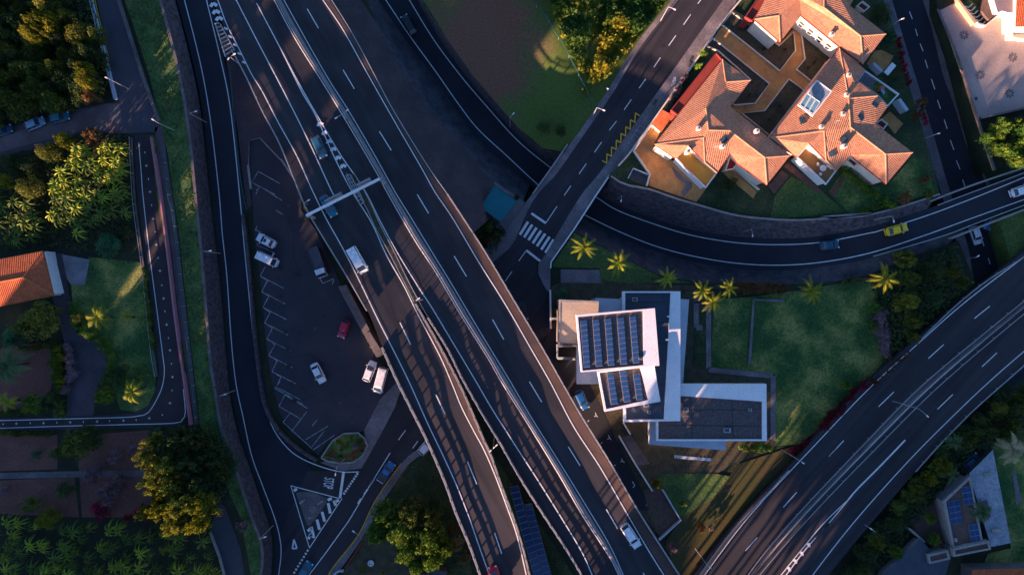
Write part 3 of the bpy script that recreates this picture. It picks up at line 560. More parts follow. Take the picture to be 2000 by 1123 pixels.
barrier('bridge_parapet', [(1814, 394), (1860, 376), (1915, 356), (1998, 328), (2060, 306)], zD, 'white parapet on the upper edge of the curved road bridge', 'barrier', base=(.3, .7), rails=((.95, .08),), post=None, mb_=M['concrete'])
barrier('guardrail', [(1702, 501), (1776, 480), (1851, 457), (1894, 440), (2000, 400), (2050, 383)], zD, 'steel guardrail on the lower side of the curved road', 'guardrail', base=None, rails=((.7, .14),), post=(.1, .1, .7), gap=4, mp=M['steel'])
barrier('guardrail', [(1827, 402), (1885, 380), (1950, 356), (2000, 337), (2050, 318)], zD, 'steel guardrail on the upper side of the curved road bridge', 'guardrail', base=None, rails=((.7, .14),), post=(.1, .1, .7), gap=4, mp=M['steel'])
barrier('bridge_parapet', [(1108, 284), (1075, 331), (1040, 380)], .1, 'white railing on the left side of the street bridge', 'barrier', base=(.25, .6), rails=((1.0, .1),), post=None, smooth=False)
wall('bridge_wall', [(1189, 345), (1165, 380), (1121, 448), (1076, 512), (1075, 524)], .1, .9, .25, M['white'], 'white low wall along the right pavement of the street bridge', down=1)
wall('white_wall', [(1074, 566), (1075, 641)], 0, 1.6, .3, M['white'], 'straight white wall between the street end and the gallery yard')
wall('yard_wall', ext(SRw, 60, 0)[:-1], ZH-.3, .9, .3, M['cream'], 'long cream boundary wall between the upper street and the orange roofed houses', smooth=True)
# bridge piers
for (x, y, g_) in ((850, 820, 0), (880, 880, 0), (905, 700, 1), (960, 640, 1), (1000, 700, 1), (1080, 850, 1), (1150, 960, 1), (930, 960, 0), (1220, 1080, 1)):
    p = P(x, y, zM); mb = MB(); mb.tube([Vector((p.x, p.y, -1)), Vector((p.x, p.y, zM(x, y)-1.3))], .8, 12); mb.box((p.x, p.y, zM(x, y)-1.6), (4.5, 1.4, .8))
    tag(mb.build('bridge_pier', M['concrete']), 'round concrete pier under the motorway viaducts', 'pier', 'viaduct piers')
sheet('viaduct_soffit', [BL[10], BL[12], BL[14], BL[17], BR[18], BR[14], BR[12], BR[10]], lambda x, y: zM(x, y)-1.3, M['concrete_dark'], parent=MBd)

def cracks(par, z, lines, dz=.04): strokes('sealed_crack', lines, z, .07, M['crack'], par, dz=dz, smooth=False)
rc = random.Random(3)
def wander(x, y, dx, dy, n, j=2.5): 
    out = [(x, y)]
    for i in range(n): x += dx+rc.uniform(-j, j); y += dy+rc.uniform(-j, j); out.append((x, y))
    return out
cracks(MG, zM, [wander(720, 180, 5, 9, 6), wander(905, 470, 6, 10, 8), wander(1035, 690, 6, 10, 7), wander(1150, 880, 7, 2, 5), wander(690, 300, 6, 10, 8), wander(1000, 600, 8, -4, 5), wander(860, 610, 5, 8, 7)], .05)
cracks(MBd, zM, [wander(760, 600, 5, 10, 9), wander(850, 740, 9, -4, 6), wander(905, 930, 3, 9, 8), wander(560, 200, 5, 9, 10)], .06)
cracks(E_, zE, [wander(1560, 950, 8, -8, 9), wander(1700, 900, 8, -7, 9), wander(1850, 640, 9, -8, 7)], .05)
cracks(S, .05, [wander(1120, 330, 6, -8, 10), wander(1230, 190, 5, -9, 9), wander(1180, 250, 7, 4, 5)], .04)
cracks(st, .02, [wander(640, 1060, 6, -9, 10), wander(760, 850, 8, -4, 6)], .03)
for nm_, par, z_, spots in (('repair_patch', MG, zM, ((1180, 940, 7, 16), (880, 400, 6, 10))), ('repair_patch', S, .05, ((1150, 300, 6, 9), (1290, 90, 7, 6)))):
    for x, y, a, b in spots: sheet(nm_, [(x, y), (x+a*.9, y-a*.5), (x+a*.9+b*.5, y-a*.5+b*.85), (x+b*.5, y+b*.85)], (lambda X, Y, z_=z_: zv(z_, X, Y)+.03), M['oil'] if par is MG else M['asphalt_new'], parent=par)
# ================================================================ PARKING, PLANTER, ISLAND
pk = sheet('parking_lot', [(486, 274), (508, 269), (552, 315), (589, 372), (588, 411), (616, 448), (654, 529), (688, 607), (711, 658), (742, 705), (776, 742), (770, 762), (742, 780), (711, 841), (690, 846), (640, 860), (622, 890), (610, 878), (569, 844), (545, 804), (530, 743), (518, 658), (512, 573), (498, 471), (491, 370)], 0.04, M['asphalt_old'])
pm = []
zs = q(400, 370, 2.956, [(350, 445), (320, 500), (362, 527), (328, 590), (370, 617), (335, 680), (378, 710), (345, 770), (390, 800), (358, 862), (405, 895), (370, 958), (418, 988), (388, 1050), (440, 1083), (412, 1140)])
pm.append(zs)
for i in range(1, 16, 2):
    a = zs[i]; pm.append([a, (a[0]+46, a[1]+24)])
pm += [q(400, 743, 2.956, l) for l in ([(435, 5), (405, 45), (565, 135)], [(462, 82), (428, 148), (555, 222), (588, 180)], [(462, 82), (592, 160)], [(490, 190), (452, 240), (620, 392)], [(555, 222), (500, 295)], [(620, 262), (648, 226)], [(582, 340), (712, 262)], [(620, 380), (690, 290)], [(625, 400), (748, 315)])]
pm += [q(400, 0, 2.956, l) for l in ([(435, 1062), (308, 990), (272, 1055), (405, 1123)], [(295, 1123), (312, 1082)])]
pm += [q(400, 370, 2.956, l) for l in ([(300, 212), (293, 235), (328, 250)], [(300, 0), (298, 8)], [(345, 0), (445, 65)], [(612, 410), (680, 543), (745, 515)], [(303, 308), (303, 322), (395, 362)], [(410, 120), (450, 145)], [(735, 550), (745, 520)])]
strokes('bay_marking', pm, .04, .13, M['paint_worn'], pk, dz=.03, smooth=False)
wall('parking_wall', [(476, 420), (484, 474), (492, 560), (499, 650), (510, 742), (521, 797), (545, 838), (580, 872), (620, 898)], 0, .9, .5, M['stone'], 'dark stone wall between the parking lot and the slip road', smooth=True)
wall('kerb_wall', [(486, 274), (508, 269), (552, 315), (572, 345)], 0, .35, .4, M['concrete'], 'low kerb around the top end of the parking lot')
wall('kerb_wall', [(491, 370), (485, 320), (486, 274)], 0, .35, .4, M['concrete'], 'low kerb on the upper left of the parking lot')
sheet('pavement', [(776, 745), (782, 763), (772, 794), (742, 851), (721, 888), (706, 915), (667, 919), (625, 903), (660, 895), (700, 890), (716, 868), (711, 841), (742, 780)], .14, M['pave'], zb=-.1)
sheet('abutment', [(660, 560), (676, 556), (712, 625), (747, 692), (740, 697), (735, 697), (703, 640)], 3.5, M['concrete_dark'], zb=-.1)
sheet('abutment', [(715, 650), (722, 648), (747, 688), (741, 696), (736, 696)], 4.6, M['concrete_dark'], zb=-.1)
pl = thing('planter', 'kerbed garden bed with grass and a red stripe at the end of the parking lot', 'planter', P(680, 872)); pts = [(628, 893), (650, 860), (672, 846), (700, 845), (712, 855), (718, 870), (708, 890), (690, 902), (665, 904), (640, 900)]
sheet('grass_bed', pts, .3, M['lawn'], parent=pl, zb=-.05); MB().beam(W(pts+[pts[0]], .15, 0, smooth=False), .3, .3).build('kerb', M['concrete'], pl)
MB().beam(W([(668, 902), (676, 893), (698, 880), (715, 870)], .3, 0, smooth=False), .45, .12).build('red_stripe', M['trim'], pl)
MB().beam(W([(640, 893), (650, 893), (668, 902)], .3, 0, smooth=False), .35, .12).build('red_stripe', M['soil'], pl)
isl = sheet('traffic_island', crom([(578, 962), (600, 960), (628, 968), (638, 976), (632, 990), (612, 1018), (604, 1026), (598, 1020), (586, 985), (578, 962)], 4)[:-1], .16, M['concrete_dark'], zb=-.1)
sheet('slab', [(604, 996), (613, 988), (619, 993), (609, 1004)], .2, M['pave'], parent=isl)
strokes('worn_stripe', [[(585, 983), (596, 975)], [(620, 985), (630, 978)], [(602, 1012), (612, 1010)]], .16, .3, M['paint_worn'], isl, dz=.03)
# street J right pavement
ribbon('pavement', [(630, 1145), (651, 1108), (700, 1046), (733, 980), (768, 928), (785, 905), (799, 888), (843, 862)], [(646, 1145), (665, 1112), (708, 1050), (745, 985), (780, 932), (795, 912), (805, 900), (850, 872)], .14, M['pave'], skirt=.4, cross=1)
strokes('yellow_line', [[(629, 1145), (650, 1108), (699, 1045), (732, 979), (767, 927), (784, 904)]], .1, .14, M['yellow'], st, dz=.03)
sheet('lawn', [(735, 990), (780, 932), (795, 912), (850, 872), (880, 960), (905, 1060), (925, 1123), (860, 1123), (800, 1100), (700, 1050)], .0, M['grass_dark'])
sheet('garden_soil', [(710, 1045), (800, 1050), (860, 1123), (870, 1190), (650, 1190), (670, 1120)], .04, M['darksoil'])
sheet('lawn', [(905, 800), (940, 830), (960, 880), (1010, 960), (1080, 1060), (1120, 1123), (1140, 1190), (1000, 1190), (985, 1100), (950, 960), (900, 850)], .05, M['grass_dark'])
# ================================================================ MUSEUM GROUND
mus = sheet('gallery_yard', [(1076, 560), (1110, 545), (1230, 553), (1355, 557), (1395, 600), (1390, 715), (1510, 730), (1513, 860), (1450, 885), (1440, 900), (1400, 925), (1330, 925), (1290, 950), (1330, 1015), (1290, 1050), (1250, 1000), (1160, 800), (1100, 720), (1076, 650)], .0, M['darksoil'])
sheet('access_road', [(1080, 640), (1120, 650), (1150, 745), (1200, 850), (1268, 985), (1262, 998), (1240, 990), (1180, 900), (1100, 760), (1040, 700)], .03, M['asphalt_new'])
strokes('bay_marking', [q(1100, 710, 5.347, l) for l in ([(335, 510), (345, 540), (325, 552)], [(345, 540), (360, 558)], [(470, 745), (485, 775), (460, 790)], [(485, 775), (500, 795)], [(610, 990), (620, 1015), (600, 1025)], [(620, 1015), (640, 1032)], [(255, 605), (270, 590)], [(395, 835), (410, 820)], [(530, 1065), (548, 1055)])]+[[(1235, 940), (1240, 948), (1236, 952)], [(1262, 985), (1266, 992)]], .03, .14, M['paint'], bpy.data.objects['access_road'], dz=.03, smooth=False)
sheet('terrace_paving', [(1258, 955), (1294, 953), (1328, 1012), (1290, 1050), (1265, 1000)], .06, M['timber'])
sheet('paved_patch', [(1095, 526), (1170, 527), (1175, 553), (1095, 552)], .04, M['pave'])
sheet('lawn', [(1395, 585), (1470, 580), (1700, 545), (1712, 560), (1716, 620), (1735, 700), (1690, 745), (1610, 830), (1560, 868), (1514, 870), (1513, 730), (1388, 718)], .06, M['lawn'])
sheet('lawn', [(1080, 515), (1122, 455), (1165, 478), (1290, 541), (1355, 553), (1230, 553), (1170, 548), (1170, 525), (1080, 522)], .02, M['grass'])
wall('garden_path_wall', [(1463, 710), (1468, 640), (1471, 585), (1530, 588)], .06, .25, .5, M['pave'], 'low stone edging crossing the gallery lawn in an L shape')
strokes('path', [[(1384, 590), (1384, 720)], [(1384, 722), (1510, 734), (1510, 860)], [(1360, 575), (1360, 640), (1372, 640)]], .06, 1.0, M['pave'], mus, dz=.06, smooth=False)
sheet('hedge_bed', [(1358, 608), (1379, 608), (1377, 634), (1358, 632)], .1, M['grass_dark']); sheet('hedge_bed', [(1357, 645), (1379, 645), (1376, 715), (1355, 715)], .1, M['grass_dark'])
sheet('dry_slope', [(1445, 905), (1560, 868), (1545, 900), (1490, 955), (1430, 1020), (1350, 1123), (1300, 1190), (1345, 1190), (1300, 1060), (1335, 1000), (1400, 960)], .05, mat('dry_slope', (.055, .060, .016), (.085, .055, .025), scale=.1, bump=.5, bscale=4))
sheet('lawn', [(1280, 925), (1400, 925), (1425, 930), (1390, 975), (1330, 1010), (1290, 950)], .07, M['grass'])
wall('garden_wall', [(1242, 851), (1270, 904), (1290, 953)], 0, 1.0, .25, M['bluewhite'], 'thin pale wall beside the gallery access road')
wall('garden_wall', q(1200, 743, 2.956, [(25, 318), (120, 480), (213, 628)]), 0, 1.2, .3, M['white'], 'long white wall running diagonally below the gallery')
bpy.data.objects.remove(bpy.data.objects['garden_wall'].children[0]); bpy.data.objects.remove(bpy.data.objects['garden_wall'])
wall('garden_wall', q(1200, 743, 2.956, [(50, 240), (55, 250), (88, 305)]), 0, 1.0, .25, M['white'], 'short white wall at the lower left corner of the gallery')
wall('garden_wall', q(1200, 743, 2.956, [(275, 625), (378, 798), (255, 912)]), 0, .8, .3, M['bluewhite'], 'pale blue edge wall of the triangular timber terrace')
sheet('ramp', q(1200, 743, 2.956, [(45, 325), (90, 310), (205, 480), (135, 490)]), .12, M['concrete_dark'])
# ================================================================ FLAT ROOF BUILDER
def shrink(pts, d):
    n = len(pts); A = sum(pts[i][0]*pts[(i+1) % n][1]-pts[(i+1) % n][0]*pts[i][1] for i in range(n)); s = 1 if A > 0 else -1; out = []
    for i in range(n):
        p0, p1, p2 = Vector(pts[i-1][:2]), Vector(pts[i][:2]), Vector(pts[(i+1) % n][:2]); d1 = (p1-p0).normalized(); d2 = (p2-p1).normalized()
        n1 = Vector((-d1.y, d1.x))*s; n2 = Vector((-d2.y, d2.x))*s; b = n1+n2
        out.append(tuple(p1+b*(d/max(.4, b.length_squared/2))))
    return out
def flatroof(root, outer, inner, z, zb, wm, rm, inset=0.0, th=1.0, ph=.35):
    Wo = [P(x, y, z) for x, y in outer]
    a = MB(); a.prism([Vector((p.x, p.y, z-.05)) for p in Wo], z-th); b = a; b.build('roof_slab', wm, root)
    wz = [P(x, y, z) for x, y in outer]; ww = shrink([(p.x, p.y) for p in wz], .25+inset); mb = MB()
    mb.prism([Vector((x, y, z-th+.02)) for x, y in ww], zb, top=False); mb.build('wall', wm, root)
    if inner:
        O = [P(x, y, z+ph) for x, y in outer]; I = [P(x, y, z+ph) for x, y in inner]; mb = MB(); n = len(O)
        for i in range(n):
            j = (i+1) % n; mb.quad(O[i], O[j], I[j], I[i])
            for Q in (O, I): mb.quad(Q[i], Q[j], Vector((Q[j].x, Q[j].y, z-.06)), Vector((Q[i].x, Q[i].y, z-.06)))
        mb.build('parapet', wm, root)
        mb = MB(); mb.poly([Vector((p.x, p.y, z+.06)) for p in I]); mb.build('roof', rm, root)
    else:
        mb = MB(); mb.poly([Vector((p.x, p.y, z+.0)) for p in Wo]); mb.build('roof', rm or wm, root)
def panels(root, quad, z, rows, cols=1, frame=True, tilt=.15):
    a, b, c, d = [P(x, y, z) for x, y in quad]   # a-b top edge, d-c bottom edge
    mb = MB(); fr = MB(); g = .016
    for i in range(rows):
        for j in range(cols):
            def pt(u, v): return (a.lerp(b, u)).lerp(d.lerp(c, u), v)+Vector((0, 0, .12+tilt*u))
            u0, u1, v0, v1 = j/cols, (j+1)/cols, i/rows, (i+1)/rows; gu, gv = g*2/max(1, cols)*1.2, g*2/rows*2.2
            Q = [pt(u0+gu, v0+gv), pt(u1-gu, v0+gv), pt(u1-gu, v1-gv), pt(u0+gu, v1-gv)]; mb.quad(*[p+Vector((0, 0, .03)) for p in Q][::-1])
            F_ = [pt(u0, v0), pt(u1, v0), pt(u1, v1), pt(u0, v1)]; fr.quad(*F_[::-1])
            for k in range(4): p_, r_ = F_[k], F_[(k+1) % 4]; fr.quad(p_, r_, Vector((r_.x, r_.y, z)), Vector((p_.x, p_.y, z)))
    f = fr.build('solar_array', M['frame'], root); o = mb.build('panel', M['panel'], f); return f
# ---- gallery
G = thing('gallery_building', 'white modern gallery with stacked flat roofs and dark solar panels', 'building', P(1230, 700))
gv = M['gravel']
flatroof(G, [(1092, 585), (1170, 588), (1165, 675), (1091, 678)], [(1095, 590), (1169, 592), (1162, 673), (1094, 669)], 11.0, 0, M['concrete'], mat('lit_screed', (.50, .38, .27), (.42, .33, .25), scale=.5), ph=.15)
flatroof(G, [(1163, 582), (1232, 585), (1230, 625), (1163, 625)], None, 9.4, 0, M['bluewhite'], M['bluewhite'])
flatroof(G, [(1126, 640), (1300, 616), (1293, 746), (1160, 750), (1126, 750)], None, 9.2, 0, M['white'], M['bluewhite'], inset=1)
flatroof(G, [(1310, 583), (1346, 585), (1334, 749), (1310, 749)], None, 6.9, 0, M['bluewhite'], M['bluewhite'])
flatroof(G, [(1216, 569), (1329, 569), (1329, 822), (1218, 824)], [(1221, 572), (1310, 572), (1297, 819), (1223, 820)], 11.0, 0, M['white'], M['roofblue'], inset=1.0, ph=.4)
flatroof(G, [(1125, 615), (1279, 602), (1288, 714), (1135, 727)], [(1129, 619), (1256, 607), (1257, 713), (1138, 724)], 14.0, 8, M['white'], gv, inset=2, ph=.3)
flatroof(G, [(1167, 726), (1278, 713), (1290, 784), (1181, 804)], [(1171, 728), (1250, 718), (1266, 781), (1184, 799)], 12.6, 0, M['white'], gv, inset=1.5, ph=.3)
flatroof(G, [(1270, 824), (1420, 840), (1417, 879), (1268, 868)], None, 5.8, 0, M['bluewhite'], M['bluewhite'], inset=.5)
flatroof(G, [(1282, 750), (1497, 750), (1498, 861), (1282, 861)], [(1286, 770), (1489, 784), (1489, 858), (1286, 858)], 9.0, 0, M['white'], gv, inset=1, ph=.4)
for (x0, x1, y0, x2, x3, y1) in ((983, 1022, 755, 1005, 1042, 1027), (1055, 1092, 750, 1075, 1113, 1022), (1125, 1162, 745, 1145, 1182, 1016), (1196, 1235, 740, 1217, 1255, 1010), (1268, 1305, 732, 1290, 1326, 1002)):
    panels(G, q(800, 370, 2.956, [(x0, y0+3), (x1, y0-3), (x3, y1-4), (x2, y1+2)]), 14.1, 9 if x0 < 1268 else 9)
for qd, r in (([(455, 103), (520, 95), (570, 415), (500, 430)], 6), ([(585, 78), (655, 72), (703, 392), (635, 405)], 6), ([(728, 110), (798, 102), (832, 372), (765, 382)], 5)):
    panels(G, q(1100, 710, 5.347, qd), 12.7, r)
pg = MB()
for i in range(9): pg.beam([P(1320+i*8, 885+i*.6, 2.6), P(1321+i*8, 896+i*.6, 2.6)], .25, .15)
pg.build('pergola_slats', M['steel_dark'], G); MB().beam([P(1317, 891, 2.7), P(1388, 897, 2.7)], .5, .35).build('pergola_beam', M['bluewhite'], G)
for x, y in ((1319, 892), (1386, 897)): MB().tube([P(x, y, 0), P(x, y, 2.7)], .12).build('pergola_post', M['bluewhite'], G)
MB().beam([P(1088, 672, 3), P(1088, 698, 3), P(1121, 699, 3)], .3, .35).build('canopy_frame', M['bluewhite'], G)
MB().beam([P(1088, 672, 0), P(1088, 698, 0), P(1121, 699, 0)], .2, 3).build('wall', M['bluewhite'], G)
MB().beam([P(1075, 622, .3), P(1090, 622, .3)], .4, 1.5).build('wall', M['bluewhite'], G)
for x, y in ((1307, 618), (1304, 664)): MB().box(P(x, y, 11.6), (.7, .3, .3)).build('roof_drain', M['white'], G)
mb = MB()
for i in range(6): mb.box(P(1095+i*6, 673, 11.1)+Vector((0, 0, .2)), (.45, .45, .35))
mb.build('roof_vent', M['steel_dark'], G)
# ---- ground solar field
sf = thing('solar_field', 'long double row of blue solar panels on the grass between the viaducts', 'solar panels', P(1040, 1050))
panels(sf, [(995, 951), (1012, 947), (1079, 1190), (1063, 1200)], 1.0, 21, 1)
panels(sf, [(1024, 985), (1039, 982), (1096, 1190), (1080, 1196)], 1.05, 19, 1)
# ---- teal roof hut
H_ = thing('hut', 'small square hut with a teal roof beside the zebra crossing', 'hut', P(973, 398))
pts = [(966, 363), (1010, 394), (979, 434), (938, 405)]
mb = MB(); Wp = [P(x, y, 3.2) for x, y in pts]; mb.prism([Vector((p.x, p.y, 3.2)) for p in Wp], 2.95); mb.build('roof', M['teal'], H_)
ww = shrink([(p.x, p.y) for p in Wp], .35); mb = MB(); mb.prism([Vector((x, y, 2.96)) for x, y in ww], 0, top=False); mb.build('wall', M['concrete_dark'], H_)
MB().beam([p+Vector((0, 0, -.02)) for p in Wp+[Wp[0]]], .12, .1).build('gutter', M['green_metal'], H_)
sheet('hut_paving', [(930, 400), (966, 355), (1025, 395), (1012, 425), (990, 450), (970, 445)], .06, M['pave'])
# ================================================================ TILED HOUSES
def facet(mb, pts):
    V = [Vector(p) for p in pts]; n = Vector((0, 0, 0))
    for i in range(len(V)): n += (V[i]-V[0]).cross(V[(i+1) % len(V)]-V[0])
    n.normalize(); n = -n if n.z < 0 else n
    sl = Vector((0, 0, -1))-n*(-n.z); sl = sl.normalized() if sl.length > 1e-3 else Vector((0, 1, 0)); u = n.cross(sl)
    if mb.uv is None: mb.uv = []
    k = len(mb.v); mb.v += V; mb.uv += [(p.dot(u), p.dot(sl)) for p in V]
    for t in tessellate_polygon([V]):
        a, b, c = [V[i] for i in t]
        mb.f.append(tuple(k+i for i in (t if (b-a).cross(c-a).z > 0 else t[::-1])))
def tiled(root, R, faces, ridges, eaves, zw, wm, tm, ridgemat, trimmat, dz=.0):
    Pt = {k: P(v[0], v[1], v[2]) for k, v in R.items()}
    mb = MB()
    for f in faces: facet(mb, [Pt[k] for k in f])
    mb.build('roof', tm, root)
    mb = MB()
    for f in ridges: mb.tube([Pt[k]+Vector((0, 0, .0)) for k in f], .13, 6)
    mb.build('ridge_tiles', ridgemat, root)
    for ev in eaves:
        pts = [Pt[k] for k in ev]; pts2 = pts+[pts[0]]
        MB().beam([p+Vector((0, 0, -.28)) for p in pts2], .22, .24).build('eaves', trimmat, root)
        ww = shrink([(p.x, p.y) for p in pts], .45); z = min(p.z for p in pts)-.12; m2 = MB()
        m2.prism([Vector((x, y, z)) for x, y in ww], zw, top=False); m2.build('wall', wm, root)
Z = lambda x, y, z: (1200+x/2.956, y/2.956, z)
Y_ = lambda x, y, z: (1600+x/3.7425, y/3.7425, z)
EV, RG = 8.0, 9.45
ridge_m = mat('ridge_tile', (.62, .32, .18), (.5, .25, .14))
hw = thing('terraced_house', 'orange roofed house left of the courtyard with red strip roof and yellow terrace', 'house', P(1370, 260, ZH), 0, 'orange roofed houses round the courtyard')
R = dict(A=Z(625, 345, EV), B=Z(785, 465, EV), C=Z(668, 615, EV), D=Z(1014, 899, EV), E=Z(880, 1066, EV), F=Z(668, 885, EV+.6), G=Z(592, 998, EV), H=Z(522, 938, EV+.5), I=Z(232, 835, EV), J=Z(352, 915, EV), K=Z(430, 840, EV+1.4),
         R1=Z(643, 475, RG-1), R2=Z(528, 628, RG), R3=Z(543, 752, RG+.2), R4=Z(515, 797, RG), R5=Z(665, 755, RG+.0), R6=Z(868, 910, RG-.4), L=Z(712, 945, EV))
tiled(hw, R, [('A', 'B', 'R1'), ('B', 'C', 'R2', 'R1'), ('A', 'R1', 'R2', 'R3', 'R4', 'I'), ('C', 'D', 'R6', 'R5', 'R3', 'R2'), ('D', 'E', 'R6'), ('R5', 'R6', 'E', 'L', 'F'), ('R3', 'R5', 'F', 'G', 'H', 'R4'), ('R4', 'I', 'J', 'K', 'H')],
      [('A', 'R1', 'R2', 'R3', 'R4', 'I'), ('B', 'R1'), ('R3', 'R5', 'R6', 'D'), ('R6', 'E'), ('R4', 'H', 'G')], [('A', 'B', 'C', 'D', 'E', 'L', 'F', 'G', 'H', 'K', 'J', 'I')], ZH, M['cream'], M['tile'], ridge_m, M['trim'])
def terrace(root, pts, z, zb, fm, wm, rail=True):
    flatroof(root, pts, [tuple(p) for p in shrink(pts, 2.2)], z, zb, wm, fm, inset=.0, th=.3, ph=.5)
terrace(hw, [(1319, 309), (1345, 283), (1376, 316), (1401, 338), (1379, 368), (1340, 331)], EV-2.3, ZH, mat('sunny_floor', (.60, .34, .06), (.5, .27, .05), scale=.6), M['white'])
terrace(hw, [(1399, 102.5), (1412, 117), (1324, 226), (1310, 215)], EV-.5, ZH, M['redpaint'], M['trim'])
terrace(hw, [(1416, 334), (1425, 305), (1442, 318), (1433, 331)], EV-2.2, ZH, M['trim'], M['cream'])
he = thing('terraced_house', 'orange roofed house on the right of the courtyard with a glazed roof opening', 'house', P(1640, 230, ZH), 0, 'orange roofed houses round the courtyard')
R = dict(p0=Z(1300, 280, EV), p1=Z(900, 797, EV), p1b=Z(1050, 905, EV), t1=Z(1125, 828, EV+1.4), t2=Z(1222, 925, EV+.5), p2=Z(1283, 988, EV), p3=Z(1363, 895, EV+.6), p3b=Z(1400, 928, EV), p4=Y_(490, 1346, EV), p5=Y_(683, 1116, EV), p6=Y_(410, 905, EV+.6), p7=Y_(500, 780, EV), p7b=Y_(425, 702, EV+.6), p8=Y_(300, 608, EV+1.2), p9=Y_(262, 612, EV+1.6), p10=Y_(335, 510, EV),
         q1=Y_(215, 720, RG+.2), q2=Z(1210, 757, RG+.2), q3=Y_(228, 931, RG-.1), q4=Y_(485, 1128, RG-.5))
tiled(he, R, [('p0', 'q1', 'q2', 'p1'), ('p0', 'p10', 'p9', 'p8', 'p7b', 'q1'), ('q1', 'p7b', 'p7', 'p6', 'q3'), ('q1', 'q3', 'p3', 'p2', 't2', 'q2'), ('q2', 't2', 't1', 'p1b', 'p1'), ('q3', 'p6', 'p5', 'q4'), ('q4', 'p5', 'p4'), ('q3', 'q4', 'p4', 'p3b', 'p3')],
      [('p0', 'q1', 'q2', 'p1'), ('q1', 'p7b'), ('q3', 'q4', 'p5'), ('q4', 'p4'), ('q2', 't2', 'p2'), ('q1', 'q3')], [('p0', 'p1', 'p1b', 't1', 't2', 'p2', 'p3', 'p3b', 'p4', 'p5', 'p6', 'p7', 'p7b', 'p8', 'p9', 'p10')], ZH, M['cream'], M['tile'], ridge_m, M['trim'])
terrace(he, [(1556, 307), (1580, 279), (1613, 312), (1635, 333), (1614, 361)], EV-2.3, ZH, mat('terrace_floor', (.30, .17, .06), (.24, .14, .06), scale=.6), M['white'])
terrace(he, [(1671, 163), (1689, 137), (1757, 184), (1734, 209), (1713, 187), (1680, 163)], EV-2.0, ZH, M['lawn'], M['white'])
sheet('terrace_tiles', [(1672, 163), (1690, 139), (1713, 156), (1703, 172), (1690, 166)], EV-1.9, M['pave'], parent=he)
terrace(he, [(1654, 314), (1663, 303), (1679, 316), (1669, 328)], EV-2.2, ZH, M['trim'], M['cream'])
terrace(he, [(1709, 242), (1722, 232), (1735, 242), (1726, 254)], EV-2.2, ZH, M['trim'], M['cream'])
# glazed opening
Q = [Z(1165, 470, RG-.55), Z(1250, 530, RG+.1), Z(1140, 672, RG+.1), Z(1060, 610, RG-.6)]; Qp = [P(*a) for a in Q]
MB().beam([p for p in Qp+[Qp[0]]], .25, .35).build('roof_opening_curb', M['white'], he)
mb = MB(); mb.poly([p+Vector((0, 0, .22)) for p in Qp]); mb.build('roof_opening_floor', M['roofgrey'], he)
for i in range(3):
    a = P(*Z(1112+26*i, 560+18*i-18, RG+.45)); mb = MB()
    c0 = [P(*Z(x, y, RG+.5)) for x, y in ((1100+i*26+12, 558+i*18-18), (1122+i*26+12, 573+i*18-18), (1092+i*26+2, 613+i*18-2+12), (1070+i*26+2, 598+i*18-2+12))]
    mb.quad(*c0[::-1]); g_ = mb.build('roof_glazing', M['glassblue'], he); MB().beam(c0+[c0[0]], .1, .08).build('frame', M['white'], g_)
hn = thing('terraced_house', 'orange roofed house at the top of the courtyard, cut by the photo edge', 'house', P(1600, 20, ZH), 0, 'orange roofed houses round the courtyard')
R = dict(a=Z(810, 113, EV), b=Z(957, 243, EV), c=Z(1078, 90, EV), d=Z(1300, 270, EV), f=Y_(320, 470, EV), g=Y_(487, 250, EV), h=Y_(225, 45, EV), k=(1700, -60, EV), r1=Z(950, 92, RG-.6), r2=(1556, -12, RG-.3), r2b=(1580, -60, RG), r3=Z(1210, 45, RG+.1), r3b=(1609, -60, RG), r4=Z(1422, 210, RG-.4), m=Z(1070, 0, RG-1), z=(1525, -60, EV))
tiled(hn, R, [('a', 'b', 'r1'), ('b', 'c', 'm', 'r2', 'r1'), ('a', 'r1', 'r2', 'r2b', 'z'), ('c', 'd', 'f', 'r4', 'r3', 'r3b', 'r2b', 'r2', 'm'), ('f', 'g', 'r4'), ('g', 'h', 'k', 'r3b', 'r3', 'r4')],
      [('a', 'r1', 'r2', 'r2b'), ('r1', 'b'), ('r3b', 'r3', 'r4', 'g'), ('r4', 'f')], [('a', 'b', 'c', 'd', 'f', 'g', 'h', 'k', 'z')], ZH, M['cream'], M['tile'], ridge_m, M['trim'])
terrace(hn, [(1455, 33), (1470, 42), (1525, -35), (1508, -45)], EV-.5, ZH, M['redpaint'], M['trim'])
terrace(hn, [(1673, 12), (1685, 2), (1700, 14), (1688, 24)], EV-2.2, ZH, M['trim'], M['cream'])
def chimney(root, x, y, z, big=1):
    p = P(x, y, z); c = MB().box((p.x, p.y, z-.4), (.6*big, .6*big, 1.9)).build('chimney', M['white'], root)
    MB().box((p.x, p.y, z+.62), (.74*big, .74*big, .12)).build('cap', M['cream'], c); MB().tube([Vector((p.x, p.y, z+.68)), Vector((p.x, p.y, z+.8))], .16*big, 8).build('flue', M['steel_dark'], c)
def skyl(root, x, y, z, nrm=(0, 0, 1), ang=40):
    p = P(x, y, z); n = Vector(nrm).normalized(); rot = n.to_track_quat('Z', 'Y').to_matrix().to_4x4(); Mx = Matrix.Translation(p) @ rot @ Matrix.Rotation(math.radians(ang), 4, 'Z')
    w_ = MB().box((0, 0, 0), (1.25, 1.0, .25), Mx).build('roof_window', M['steel_dark'], root); MB().box((0, 0, .14), (1.05, .8, .04), Mx).build('pane', M['glass'], w_)
for x, y in ((483, 745), (622, 848)): chimney(hw, 1200+x/2.956, y/2.956, RG-.0)
chimney(hw, 1477, 257, EV+1.3); chimney(hw, 1343, 297, EV+1.0)
